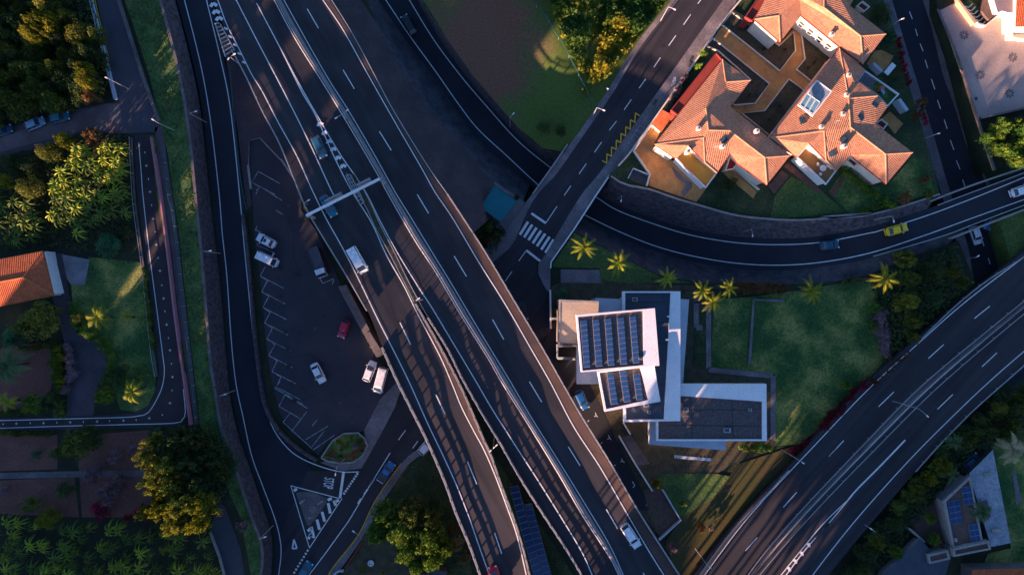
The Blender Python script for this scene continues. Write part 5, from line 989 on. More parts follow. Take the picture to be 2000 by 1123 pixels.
lamp(397, 491, 0, 411, 490, 'lamp on the stone wall left of the slip road, middle one', 7.5)
lamp(427, 774, 0, 440, 770, 'lamp on the stone wall left of the slip road, below the middle', 7.5)
lamp(506, 1053, 0, 518, 1048, 'lamp on the stone wall left of the slip road, lowest one', 7.5)
lamp(668, 223, 4.7, 656, 231, 'double headed lamp on the motorway median near the top', 9, dbl=(679, 215))
lamp(657, 912, 0, 655, 927, 'lamp at the planter near the stop line', 7)
lamp(704, 1048, 0, 690, 1037, 'lamp at the pavement by the big green tree', 7)
lamp(1166, 210, 0, 1180, 216, 'lamp at the end of the field fence on the upper street', 7)
lamp(1306, 13, 0, 1318, 19, 'lamp beside the shrubs at the top of the upper street', 7)
lamp(996, 230, -5, 1003, 222, 'lamp on the right side of the curved lower road', 8)
lamp(1215, 382, -5.5, 1213, 393, 'lamp on the curved road below the service yard', 7)
lamp(1469, 448, -4, 1470, 461, 'lamp on the curved road below the dark lawn', 7)
lamp(1744, 422, 1.5, 1746, 433, 'lamp on the curved road behind the taxi', 7)
lamp(1758, 39, -0.4, 1764, 37, 'lamp on the right street near the garden steps', 7)
lamp(1827, 263, -2.6, 1834, 261, 'lamp on the right street near the garden corner', 7)
lamp(1906, 503, -4, 1911, 500, 'lamp on the street between the two right bridges', 6)
lamp(1797, 799, 2, 1812, 813, 'lamp on the median of the right motorway', 9)
lamp(1560, 898, 2, 1569, 904, 'lamp at the red flower bank of the right motorway', 8)
lamp(1381, 1103, 2, 1387, 1108, 'lamp at the bottom of the dry slope beside the right motorway', 8)
lamp(963, 876, 1, 957, 881, 'lamp between the two viaducts', 13, dbl=(970, 869))
lamp(812, 587, 8, 818, 583, 'lamp in the gap between the two viaduct carriageways', 11)
lamp(449, 111, 1.5, 458, 106, 'lamp at the lower end of the big crash cushion', 7, dbl=(446, 116))
lamp(214, 155, 5, 207, 152, 'lamp beside the wood on the dark side road', 6)
lamp(308, 240, 5, 298, 234, 'lamp at the right corner of the side road', 6)
lamp(1711, 1039, 0, 1701, 1032, 'lamp among the bushes below the right motorway', 6)
lamp(594, 396, 3, 603, 391, 'lamp at the parking wall next to the gantry foot', 7)
gt = thing('sign_gantry', 'long pale steel sign gantry crossing the left motorway lanes', 'gantry', P(600, 415, 2)); gz = 12.4
a, b = P(600, 421, gz), P(742, 350, gz); dd = (b-a).normalized(); nn = Vector((-dd.y, dd.x, 0))
MB().beam([a, b], .42, .45).build('beam', M['white'], gt)
for p, zz in ((a, 2), (b, 6)): MB().tube([Vector((p.x, p.y, zz)), Vector((p.x, p.y, gz+.2))], .28, 10).build('post', M['steel'], gt)
for u0, u1 in ((.28, .49), (.72, .89)):
    c0, c1 = a.lerp(b, u0)+nn*.75, a.lerp(b, u1)+nn*.75; sg = MB().beam([c0+Vector((0, 0, -2)), c1+Vector((0, 0, -2))], .12, 2.8).build('sign_panel', M['steel'], gt)
    MB().beam([c0+nn*.35+Vector((0, 0, -1.2)), c1+nn*.35+Vector((0, 0, -1.2))], .5, .06).build('walkway', M['concrete'], gt)
    for u in (0, .33, .66, 1): MB().beam([(a.lerp(b, u0+(u1-u0)*u)), a.lerp(b, u0+(u1-u0)*u)+nn*1.1], .1, .1).build('bracket', M['steel'], gt)
# ================================================================ LEFT SIDE GROUND
zl = ZL
ap = sheet('side_road', q(0, 0, 2.956, [(555, -150), (560, 0), (600, 200), (640, 420), (690, 590), (600, 600), (450, 630), (200, 700), (-200, 800), (-200, 960), (0, 905), (250, 850), (480, 760), (700, 772), (900, 765), (925, 710), (830, 440), (760, 220), (690, 0), (660, -150)]), zl+.06, mat('side_asphalt', (.055, .055, .07), (.085, .075, .09), scale=.12, bscale=10))
sheet('verge_patch', q(0, 0, 2.956, [(610, 600), (690, 600), (705, 700), (680, 745), (500, 745), (300, 800), (0, 880), (-200, 920), (-200, 830), (0, 790), (250, 720), (450, 650)]), zl+.09, mat('dusty_road', (.11, .08, .085), (.15, .12, .13), scale=.3))
wall('road_wall', q(0, 0, 2.956, [(682, -100), (690, 0), (760, 220), (830, 440), (925, 705)]), zl, .8, .45, M['concrete_dark'], 'stone edged wall on the right of the dark side road')
barrier('railing', q(0, 0, 2.956, [(515, -80), (532, 0), (580, 200), (630, 400), (675, 578)]), zl, 'pale blue railing on the left of the dark side road', 'railing', base=(.5, .6), rails=((1.0, .12),), post=(.1, .1, 1), gap=3, mb_=M['bluewhite'], smooth=False)
strokes('yellow_line', [q(0, 0, 2.956, [(542, -80), (548, 0), (590, 180), (630, 350)])], zl+.06, .14, M['yellow'], ap, dz=.05)
sheet('grass_strip', ext(AwO, 60)+ext([(243, 0), (268, 74), (292, 149), (312, 237), (328, 300), (338, 380), (348, 440), (362, 573), (381, 742), (390, 830), (420, 900), (470, 1010), (490, 1123)], 60)[::-1], zl+.05, M['grass'])
pth = ribbon('paved_path', [(262, 262), (264, 330), (268, 380), (281, 488), (294, 587), (308, 695), (311, 722), (306, 752), (296, 785), (270, 802), (235, 808), (120, 813), (0, 816), (-60, 818)], [(294, 262), (300, 330), (307, 380), (324, 505), (338, 613), (352, 708), (358, 750), (366, 808), (360, 826), (340, 832), (237, 836), (120, 839), (0, 842), (-60, 844)], zl+.08, mat('path_tar', (.035, .028, .035), (.05, .04, .045), scale=.2), cross=2)
Lw = [(271, 279), (276, 340), (279, 380), (291, 488), (304, 587), (318, 695), (321, 722), (319, 745), (311, 770), (290, 805), (270, 812), (237, 815), (120, 818), (0, 821), (-60, 822)]
Rw = [(358, 760), (362, 804), (356, 819), (340, 826), (237, 829), (120, 832), (0, 836), (-60, 838)]
crs = []
for x, y in [(286, 324), (293, 375), (299.5, 427.5), (306, 478), (312.5, 529), (319.5, 583), (325.5, 634), (332, 684), (337, 736), (332, 787), (291.6, 816.5), (241, 821), (189.5, 823), (137, 824.5), (85, 826), (32, 827)]: crs += [(.12, [(x-2.6, y), (x+2.6, y)]), (.12, [(x, y-2.6), (x, y+2.6)])]
for x, y in [(283, 298), (290, 350), (296, 401), (303, 453), (309, 504), (316, 557), (322, 608), (329, 660), (335, 710), (336, 762), (317, 810), (266, 820), (214, 822), (163, 824), (111, 825), (59, 826), (6, 828)]: crs.append((.3, [(x-.8, y), (x+.8, y)]))
strokes('path_marking', [(.14, Lw), (.14, Rw)]+crs, zl+.08, .14, M['paint'], pth, dz=.04)
tag(ribbon('low_hedge', [(294, 264), (306, 380), (325, 505), (338, 613), (352, 708), (360, 770)], [(299, 264), (312, 380), (331, 505), (343, 613), (358, 708), (364, 770)], zl+.6, M['leaf'], skirt=.7, cross=1, kind=None), 'long thin clipped hedge along the right side of the dark path', 'hedge')
wall('pink_wall', [(300, 270), (304, 298), (316, 375), (333, 505), (347, 624), (365, 750), (376, 828)], zl, 1.1, .3, mat('pink_wall', (.42, .16, .20), (.34, .14, .17)), 'long thin pink wall beside the dark path', smooth=True)
ribbon('pink_lane', [(302, 250), (306, 298), (318, 375), (336, 505), (350, 624), (368, 750), (380, 828)], [(316, 245), (325, 304), (336, 380), (345, 440), (360, 573), (379, 742), (388, 828)], zl+.06, mat('lane_paving', (.09, .06, .075), (.13, .09, .10), scale=.4), cross=1)
barrier('wire_fence', [(325, 304), (333, 380), (345, 438), (359, 573), (379, 742), (386, 830)], zl, 'long blue wire fence between the pink lane and the grass strip', 'fence', base=None, rails=((1.2, .06), (.6, .05)), post=(.08, .08, 1.25), gap=3, mr=M['green_metal'], mp=M['steel'])
barrier('wire_fence', [(258, 270), (260, 320), (265, 400), (279, 500), (284, 540), (290, 600), (300, 690), (308, 735)], zl, 'pale fence with round posts on the left side of the dark path', 'fence', base=(.25, .3), rails=((1.0, .06),), post=(.12, .12, 1.2), gap=5, mb_=M['concrete_dark'])
sheet('lawn', [(173, 502), (271, 512), (281, 522), (288, 607), (306, 708), (303, 763), (290, 792), (267, 804), (235, 800), (215, 740), (210, 691), (203, 664), (165, 645), (142, 600), (139, 556), (166, 554)], zl+.04, M['lawn'])
sheet('driveway', [(93, 495), (125, 495), (132, 560), (140, 600), (150, 650), (190, 662), (207, 690), (210, 715), (190, 755), (182, 812), (130, 816), (132, 760), (138, 700), (125, 665), (108, 600), (100, 570)], zl+.05, mat('driveway_dark', (.05, .042, .052), (.10, .085, .10), scale=.1, detail=8, lo=.45, hi=.65), smooth=False)
sheet('concrete_pad', [(121, 497), (175, 507), (166, 556), (139, 556), (131, 545)], zl+.09, mat('worn_pad', (.15, .13, .15), (.30, .27, .29), scale=.25, detail=8))
sheet('bare_soil', [(-60, 700), (30, 672), (95, 670), (105, 700), (100, 760), (60, 800), (-60, 806)], zl+.03, M['soil'])
sheet('bare_soil', [(-60, 848), (112, 848), (112, 916), (-60, 922)], zl+.03, M['soil']); sheet('bare_soil', [(-60, 940), (145, 932), (155, 1010), (-60, 1000)], zl+.03, M['soil'])
sheet('bare_soil', [(150, 850), (290, 840), (300, 1010), (160, 1010)], zl+.02, M['soil'])
cp = sheet('concrete_path', [(-60, 924), (140, 920), (290, 918), (290, 930), (145, 932), (-60, 936)], zl+.07, M['concrete_dark'])
sheet('lower_lane', [(425, 975), (440, 990), (470, 1070), (488, 1190), (452, 1190), (430, 1080), (412, 1035)], zl+.07, mat('lane_dark', (.045, .045, .06), (.06, .06, .075), scale=.2))
wall('lane_wall', [(411, 1035), (430, 1085), (450, 1160)], zl, .6, .3, M['concrete'], 'pale wall on the left of the lower lane beside the banana field')
# ================================================================ VEGETATION
rnd = random.Random(11)
def leafquad(mb, c, n, s, asp=.55):
    n = n.normalized(); a = n.orthogonal().normalized(); a.rotate(__import__('mathutils').Quaternion(n, rnd.uniform(0, 6.28))); b = n.cross(a)
    mb.quad(c-a*s-b*s*asp*.3, c+b*s*asp*-1.0, c+a*s, c+b*s*asp)
def rv():
    while True:
        v = Vector((rnd.uniform(-1, 1), rnd.uniform(-1, 1), rnd.uniform(-1, 1)))
        if .05 < v.length < 1: return v.normalized()
def crown(n_cl, n_leaf, size, rcl=.34, flat=.75, seed=0, spiky=False):
    rnd.seed(seed); mb = MB(); cl = []
    for i in range(n_cl):
        d = rv(); d.z = abs(d.z)*1.0 if rnd.random() < .8 else d.z; r = rnd.uniform(.35, .82); cl.append((Vector((d.x*r, d.y*r, d.z*r*flat)), rcl*rnd.uniform(.55, 1.25)))
    for c, r in cl:
        for k in range(n_leaf//n_cl):
            d = rv()
            if d.z < -.3: d.z = -d.z
            if spiky: p = c+Vector((d.x, d.y, d.z*.5))*r*rnd.uniform(.2, 1.25); nn = (d+rv()*1.2)
            else: p = c+d*r*rnd.uniform(.75, 1.08); nn = d+rv()*.7
            leafquad(mb, p, nn, size*rnd.uniform(.6, 1.3))
    me = bpy.data.meshes.new('crown'); me.from_pydata([tuple(v) for v in mb.v], [], mb.f); me.update(); return me
def ball(n, size, seed):
    rnd.seed(seed); mb = MB()
    for k in range(n): d = rv()*rnd.uniform(.2, 1); leafquad(mb, d, rv(), size*rnd.uniform(.6, 1.3))
    me = bpy.data.meshes.new('crown'); me.from_pydata([tuple(v) for v in mb.v], [], mb.f); me.update(); return me
CR = {'big': [ball(1600, .11, s) for s in (21, 22)], 'round': [crown(34, 3000, .050, seed=s) for s in (1, 2, 3)], 'small': [crown(14, 700, .10, .42, seed=s) for s in (4, 5, 6)], 'feather': [crown(46, 3000, .060, .19, .8, seed=s, spiky=True) for s in (7, 8)], 'clumpy': [crown(70, 3600, .045, .19, .6, seed=s) for s in (9, 10)]}
CRM = {}
def crown_mesh(kind, i, m):
    k = (kind, i, m)
    if k not in CRM: me = CR[kind][i % len(CR[kind])].copy(); me.materials.append(M[m]); CRM[k] = me
    return CRM[k]
def trunkmesh():
    mb = MB(); mb.tube([Vector((0, 0, -.6)), Vector((.01, 0, 0)), Vector((.0, .02, .45))], [.07, .05, .03], 8)
    for i in range(6):
        a = i*1.05; mb.tube([Vector((0, 0, -.1+i*.03)), Vector((math.cos(a)*.3, math.sin(a)*.3, .15)), Vector((math.cos(a)*.6, math.sin(a)*.6, .32))], [.035, .022, .008], 5)
    me = bpy.data.meshes.new('trunk'); me.from_pydata([tuple(v) for v in mb.v], [], mb.f); me.materials.append(M['bark']); return me
TM = trunkmesh()
def tree(x, y, r, z, h, kind, m, label, name='tree', cat='tree', group=None):
    """r px radius, h top height above z"""
    zc = z+h*.5; R_ = r*(CAMH-zc)/FPX; p = P(x, y, zc); t = thing(name, label, cat, (p.x, p.y, z), rnd.uniform(0, 6.28), group)
    c = bpy.data.objects.new('crown', crown_mesh(kind, rnd.randint(0, 5), m)); COL.objects.link(c); c.parent = t; hz = max(.5, h*.62); c.scale = (R_, R_*rnd.uniform(.85, 1.1), hz/.9); c.location = (0, 0, h-hz)
    tr = bpy.data.objects.new('trunk', TM); COL.objects.link(tr); tr.parent = t; tr.scale = (R_, R_, h-hz+.4 if h > 2 else h*.5); tr.location = (0, 0, (h-hz)*.55); return t
def fill(poly, spacing, jit=.45):
    xs = [p[0] for p in poly]; ys = [p[1] for p in poly]; out = []; y = min(ys); row = 0
    while y < max(ys):
        x = min(xs)+(row % 2)*spacing/2
        while x < max(xs):
            px, py = x+rnd.uniform(-jit, jit)*spacing, y+rnd.uniform(-jit, jit)*spacing; ins = False
            for i in range(len(poly)):
                (x1, y1), (x2, y2) = poly[i], poly[i-1]
                if (y1 > py) != (y2 > py) and px < (x2-x1)*(py-y1)/(y2-y1)+x1: ins = not ins
            if ins: out.append((px, py))
            x += spacing
        y += spacing*.87; row += 1
    return out
rnd.seed(21)
for x, y in fill([(-40, -40), (128, -40), (140, 60), (192, 70), (200, 110), (195, 165), (165, 200), (60, 222), (-40, 245)], 27):
    if abs(x-78)+abs(y-50) < 30 or abs(x-170)+abs(y-150) < 22: continue
    tree(x, y, rnd.uniform(17, 27), ZL, rnd.uniform(4, 7.5), 'round', rnd.choice(['leafdark', 'leafdark', 'leaf', 'leafolive']), 'broadleaf tree in the dense dark wood at the top left', 'woodland_tree', 'tree', 'trees of the top left wood')
for (x, y, r, h) in ((80, 48, 30, 13), (66, 72, 20, 12), (98, 40, 18, 12)): tree(x, y, r, ZL, h, 'clumpy', 'leafyel', 'tall sunlit yellow tree rising from the top left wood', 'yellow_tree', 'tree', 'yellow trees at the top left')
tree(167, 137, 17, ZL, 12, 'clumpy', 'leafyel', 'upper of the two bright yellow crowns beside the side road', 'yellow_tree'); tree(172, 162, 18, ZL, 12, 'clumpy', 'leafyel', 'lower of the two bright yellow crowns beside the side road', 'yellow_tree'); tree(178, 191, 13, ZL, 7, 'small', 'leafrust', 'small rust coloured bush at the corner of the wood', 'bush', 'bush')
for x, y, r, h, k, m, lb in ((125, 275, 24, 8, 'clumpy', 'leafyel', 'yellow tree beside the dusty side road'), (100, 300, 24, 7, 'round', 'leafolive', 'olive tree below the yellow roadside tree'), (180, 268, 25, 6, 'feather', 'leafrust', 'bare brown tree at the T junction of the side road'), (10, 355, 20, 7, 'clumpy', 'leafyel', 'yellow bush tree at the left edge above the banana plants'), (62, 368, 26, 6, 'round', 'leafolive', 'olive tree among the banana plants on the left'), (25, 320, 24, 5, 'round', 'leafdark', 'dark tree below the side road at the left edge'), (60, 325, 22, 5, 'round', 'leafdark', 'dark tree between the side road and the olive trees'), (212, 478, 26, 4, 'round', 'leafteal', 'teal green round tree above the concrete pad'), (250, 455, 14, 3, 'small', 'leafdark', 'small dark bush near the top of the path fence'),
    (82, 625, 40, 7, 'round', 'leafolive', 'large olive tree below the orange hip roof'), (50, 640, 22, 6, 'round', 'leaf', 'green tree on the left of the large olive tree'), (28, 655, 26, 5, 'round', 'leafteal', 'teal green tree below the orange hip roof at the left edge'), (62, 790, 24, 5, 'clumpy', 'leaftub', 'bright round bush on the red soil by the path'), (156, 620, 15, 4, 'small', 'leafolive', 'small olive shrub at the lawn edge beside the palm'), (205, 772, 28, 6, 'clumpy', 'leaftub', 'bright green tree at the bottom left of the lawn'), (232, 735, 24, 5, 'round', 'leafdark', 'dark tree at the bottom of the lawn'), (275, 735, 14, 3, 'small', 'leaf', 'small green bush in the lower lawn corner'),
    (150, 868, 42, 8, 'clumpy', 'leafolive', 'large round orange tipped tree below the path'), (112, 885, 12, 4, 'small', 'leaf', 'small green bush left of the orange tipped tree'), (180, 855, 28, 6, 'round', 'leafdark', 'dark half of the round tree below the path'), (70, 888, 12, 2.2, 'small', 'leafteal', 'small teal shrub alone on the red soil'), (130, 955, 20, 4, 'round', 'leafdark', 'dark shrub at the end of the lower soil plot'), (60, 985, 17, 4, 'small', 'leafolive', 'olive bush at the top of the banana field'), (96, 1008, 26, 5, 'round', 'leafyel', 'wide yellow bush at the top of the banana field'), (5, 960, 12, 3, 'small', 'leafpink', 'pinkish shrub at the left edge below the concrete path')):
    tree(x, y, r, ZL, h, k, m, lb, 'bush' if r < 16 else 'tree', 'bush' if r < 16 else 'tree')
for x, y, r in ((225, 893, 20), (190, 915, 18), (178, 930, 16), (232, 935, 14), (205, 958, 20), (232, 960, 15), (262, 880, 14), (212, 978, 15)): tree(x, y, r, ZL, 4, 'feather', 'leafpink', 'bare pinkish tree on the red soil left of the big conifers', 'bare_tree', 'tree', 'bare pinkish trees')
for x, y, r, h, m in ((300, 862, 30, 11, 'leafsun'), (290, 895, 30, 11, 'leafsun'), (322, 915, 38, 13, 'leafsun'), (300, 940, 32, 12, 'leafsun'), (335, 950, 34, 12, 'leafsun'), (320, 990, 36, 13, 'leafyel'), (360, 985, 38, 14, 'leafsun'), (400, 985, 38, 13, 'leafyel'), (345, 1020, 34, 12, 'leafsun'), (390, 1020, 34, 12, 'leafyel'), (355, 860, 36, 10, 'leafdark'), (395, 860, 36, 10, 'leafdark'), (375, 905, 38, 10, 'leafdark'), (415, 895, 32, 9, 'leafdark'), (390, 945, 34, 10, 'leafdark'), (435, 925, 20, 8, 'leafdark'), (285, 1000, 22, 9, 'leafsun')):  # leaf colours carry the sunlit front and the shaded back of the clump
    tree(x, y, r*.84, ZL, h, 'feather', m, 'tall feathery conifer in the olive clump beside the slip road' if m != 'leafdark' else 'dark feathery conifer at the back of the clump beside the slip road', 'conifer', 'tree', 'conifers beside the slip road')
for x, y, r in ((198, 1000, 17), (188, 990, 10), (270, 1003, 12), (250, 1008, 8), (285, 1005, 12)): tree(x, y, r, ZL, 3, 'small', 'leafred', 'bright red flowering bush at the top of the banana field', 'flowering_bush', 'bush', 'red bushes at the banana field')
tree(473, 1027, 15, ZL, 3, 'feather', 'leafpink', 'lone brown shrub on the grass strip at the bottom', 'bush', 'bush')
# hedges along lawn
def hedge_line(line, r, z, h, m, label, name='bush', kind='small', gap=1.3, cat='bush', grp=None):
    for i, (x, y) in enumerate(resamp(line, r*gap)): tree(x+rnd.uniform(-2, 2), y+rnd.uniform(-2, 2), r*rnd.uniform(.8, 1.25), z, h*rnd.uniform(.8, 1.2), kind, m, label, name, cat, grp or label)
hedge_line([(142, 600), (150, 638), (175, 655), (200, 665), (214, 690), (218, 720), (205, 745)], 10, ZL, 2, 'leaftub', 'low green shrub in the row along the curved lawn edge')
hedge_line([(105, 680), (108, 720), (112, 760)], 9, ZL, 2.2, 'leaftub', 'green shrub in the row left of the driveway'); hedge_line([(118, 680), (120, 720), (124, 765)], 8, ZL, 2.5, 'leafyel', 'yellow green shrub in the row at the driveway'); hedge_line([(130, 675), (138, 700), (140, 735), (128, 765)], 9, ZL, 2.6, 'leafpink', 'dry brown shrub along the driveway')
hedge_line([(283, 525), (290, 610), (300, 680)], 5, ZL, 1.6, 'leaftub', 'small hedge plant along the right edge of the lawn'); hedge_line([(0, 806), (90, 800)], 6, ZL, 1.2, 'leaf', 'low plant along the top of the path at the left'); hedge_line([(0, 846), (100, 848)], 6, ZL, 1.4, 'leafolive', 'low plant along the bottom of the path at the left')
hedge_line([(45, 680), (100, 675)], 8, ZL, 2, 'leaf', 'green shrub above the red soil plot')
hedge_line([(100, 775), (120, 790), (115, 805)], 11, ZL, 2.5, 'leaf', 'dark green shrub at the bottom of the driveway')
# banana plants
def banana_mesh(m, seed):
    r_ = random.Random(seed); mb = MB(); n = 11
    for i in range(n):
        a = i*2*math.pi/n+r_.uniform(-.25, .25); L = r_.uniform(.75, 1.1); d = Vector((math.cos(a), math.sin(a), 0)); s = Vector((-d.y, d.x, 0)); rows = []
        for k in range(7):
            t = k/6; x = L*t; z = .75+.28*math.sin(t*2.2)-.45*t*t*r_.uniform(.9, 1.3); w_ = .064*math.sin(math.pi*min(1, .12+t*.88))**.6+.01; c = d*x+Vector((0, 0, z)); rows.append((c-s*w_-Vector((0, 0, .05)), c, c+s*w_-Vector((0, 0, .05))))
        for k in range(6):
            A_, B_ = rows[k], rows[k+1]
            if k < 2 or r_.random() < .85: mb.quad(A_[0], B_[0], B_[1], A_[1])
            mb.quad(A_[1], B_[1], B_[2], A_[2])
    mb.tube([Vector((0, 0, 0)), Vector((0, 0, .78))], [.07, .04], 6); me = bpy.data.meshes.new('banana'); me.from_pydata([tuple(v) for v in mb.v], [], mb.f); me.materials.append(M[m]); return me
BN = {m: [banana_mesh(m, s) for s in range(4)] for m in ('banana', 'bananayel')}
def banana(x, y, r, z, m, label, group):
    R_ = 1.22*r*(CAMH-z-2)/FPX; p = P(x, y, z+2.2); o = bpy.data.objects.new('banana_plant', BN[m][rnd.randint(0, 3)]); COL.objects.link(o); o.location = (p.x, p.y, z); o.scale = (R_, R_, rnd.uniform(2.6, 3.8)); o.rotation_euler = (0, 0, rnd.uniform(0, 6.28)); tag(o, label, 'banana plant', group)
rnd.seed(5)
for x, y in fill([(-20, 1010), (60, 1012), (300, 1030), (408, 1048), (450, 1160), (-20, 1160)], 27, .42): banana(x, y, rnd.uniform(9, 18), ZL+rnd.uniform(-.3, 1), 'banana' if rnd.random() < .62 else 'bananayel', 'banana plant in the field at the bottom left', 'banana plants of the bottom left field')
for x, y in fill([(150, 292), (250, 268), (252, 430), (200, 440), (165, 462), (110, 445), (88, 395), (112, 345)], 24, .3): banana(x, y, rnd.uniform(12, 18), ZL+1.5, 'bananayel' if (y < 380 and rnd.random() < .75) or rnd.random() < .25 else 'banana', 'banana plant in the sunlit patch left of the dark path', 'banana plants left of the path')  # sunlit upper plants mostly get the brighter leaf colour
for x, y in fill([(-10, 380), (50, 385), (90, 420), (60, 480), (-10, 480)], 24, .3): banana(x, y, rnd.uniform(13, 18), ZL, 'banana', 'banana plant in the dark patch at the left edge', 'banana plants at the left edge')
def twigs(poly, z, n, label, m='leafpink', L=1.5):
    mb = MB()
    for x, y in (fill(poly, 6, .5)[:n]):
        p = P(x, y, z+.2); a = rnd.uniform(0, 6.28); d = Vector((math.cos(a), math.sin(a), rnd.uniform(.05, .5)))*rnd.uniform(.5, 1)*L; mb.tube([p, p+d], [.035, .01], 4, cap=False)
    tag(mb.build('brushwood', M[m]), label, 'brushwood', None, 'stuff')
twigs([(150, 425), (240, 415), (255, 470), (200, 475), (150, 490), (110, 470)], ZL, 400, 'tangle of bare brown branches below the banana plants')
# palms
def palm_mesh(m, seed, n=11, wid=.16, droop=.55, trunk=3.0, curl=.0):
    r_ = random.Random(seed); mb = MB()
    for i in range(n):
        a = i*2*math.pi/n+r_.uniform(-.3, .3); L = r_.uniform(.75, 1.08); d = Vector((math.cos(a), math.sin(a), 0)); s = Vector((-d.y, d.x, 0)); el = r_.uniform(.15, .6); bend = r_.uniform(-.35, .35)
        pts = []
        for k in range(11): t = k/10; c = d*(L*t)+s*(bend*t*t)*.5+Vector((0, 0, el*math.sin(t*1.9)-droop*t*t*1.1)); pts.append(c)
        mb.tube(pts, [.018*(1-k/12) for k in range(11)], 4, cap=False)
        for k in range(1, 11):
            tn = (pts[k]-pts[k-1]).normalized(); sd = tn.cross(Vector((0, 0, 1))).normalized(); wl_ = wid*math.sin(math.pi*min(1, .2+.8*k/10*.95))+.03
            for s_ in (-1, 1):
                for off_ in (0, .5):
                    b0 = pts[k-1].lerp(pts[k], off_); e = b0+sd*s_*wl_*r_.uniform(.8, 1.15)+tn*wl_*.7-Vector((0, 0, wl_*.5)); w2 = tn*.022; mb.quad(b0-w2, b0+w2, e+w2*.3, e-w2*.3)
    me = bpy.data.meshes.new('fronds'); me.from_pydata([tuple(v) for v in mb.v], [], mb.f); me.materials.append(M[m]); return me
PM = {}
def palm(x, y, r, z, h, m, label, n=11, wid=.16, group=None):
    k = (m, n, wid, rnd.randint(0, 2))
    if k not in PM: PM[k] = palm_mesh(m, hash((m, n))% 97+k[3], n, wid)
    R_ = r*(CAMH-z-h)/FPX; p = P(x, y, z+h); t = thing('palm_tree', label, 'palm', (p.x, p.y, z), rnd.uniform(0, 6.28), group)
    c = bpy.data.objects.new('crown', PM[k]); COL.objects.link(c); c.parent = t; c.location = (0, 0, h); c.scale = (R_, R_, R_)
    local(MB().tube([Vector((.25, .1, 0)), Vector((.1, .05, h*.5)), Vector((0, 0, h+.05))], [.22, .16, .13], 8), 'trunk', M['bark'], t)
for x, y, r, lb in ((1141, 483, 27, 'yellow palm nearest the street bridge'), (1209, 514, 29, 'yellow palm above the pale blue gallery roof'), (1303, 543, 22, 'small yellow palm above the dark gallery roof'), (1372, 568, 23, 'yellow palm at the left of the group of three'), (1393, 590, 26, 'lowest palm of the group of three'), (1423, 563, 21, 'right palm of the group of three'), (1584, 568, 30, 'yellow palm at the top edge of the gallery lawn'), (1728, 545, 32, 'yellow palm beside the dark trees right of the lawn')):
    palm(x, y, r*1.08, 0, 12, 'palm', lb, 9, .115, 'yellow palms round the gallery')
palm(192, 620, 30, ZL, 4, 'palm', 'green palm on the left lawn', 8, .2); palm(244, 618, 15, ZL, 3, 'palm', 'small yellow palm on the left lawn', 6, .3); palm(258, 765, 27, ZL, 5, 'palm', 'palm in the lower corner of the left lawn', 8, .2); palm(15, 715, 46, ZL, 5, 'palmdark', 'large dark palm on the red soil at the left edge', 18, .14); palm(14, 785, 24, ZL, 3.5, 'palm', 'small palm at the left edge above the path', 7, .2)
palm(1977, 877, 36, 0, 9, 'palmpale', 'large pale palm at the right edge beside the villa', 14, .16); palm(1918, 1000, 25, 5, 3, 'palmdark', 'dense palm growing through the villa roof', 20, .2); palm(1863, 862, 22, 0, 5, 'palmdark', 'dark palm beside the villa driveway', 12, .15); palm(1855, 925, 22, 0, 4, 'palmdark', 'dark palm at the upper wall of the villa', 12, .15)
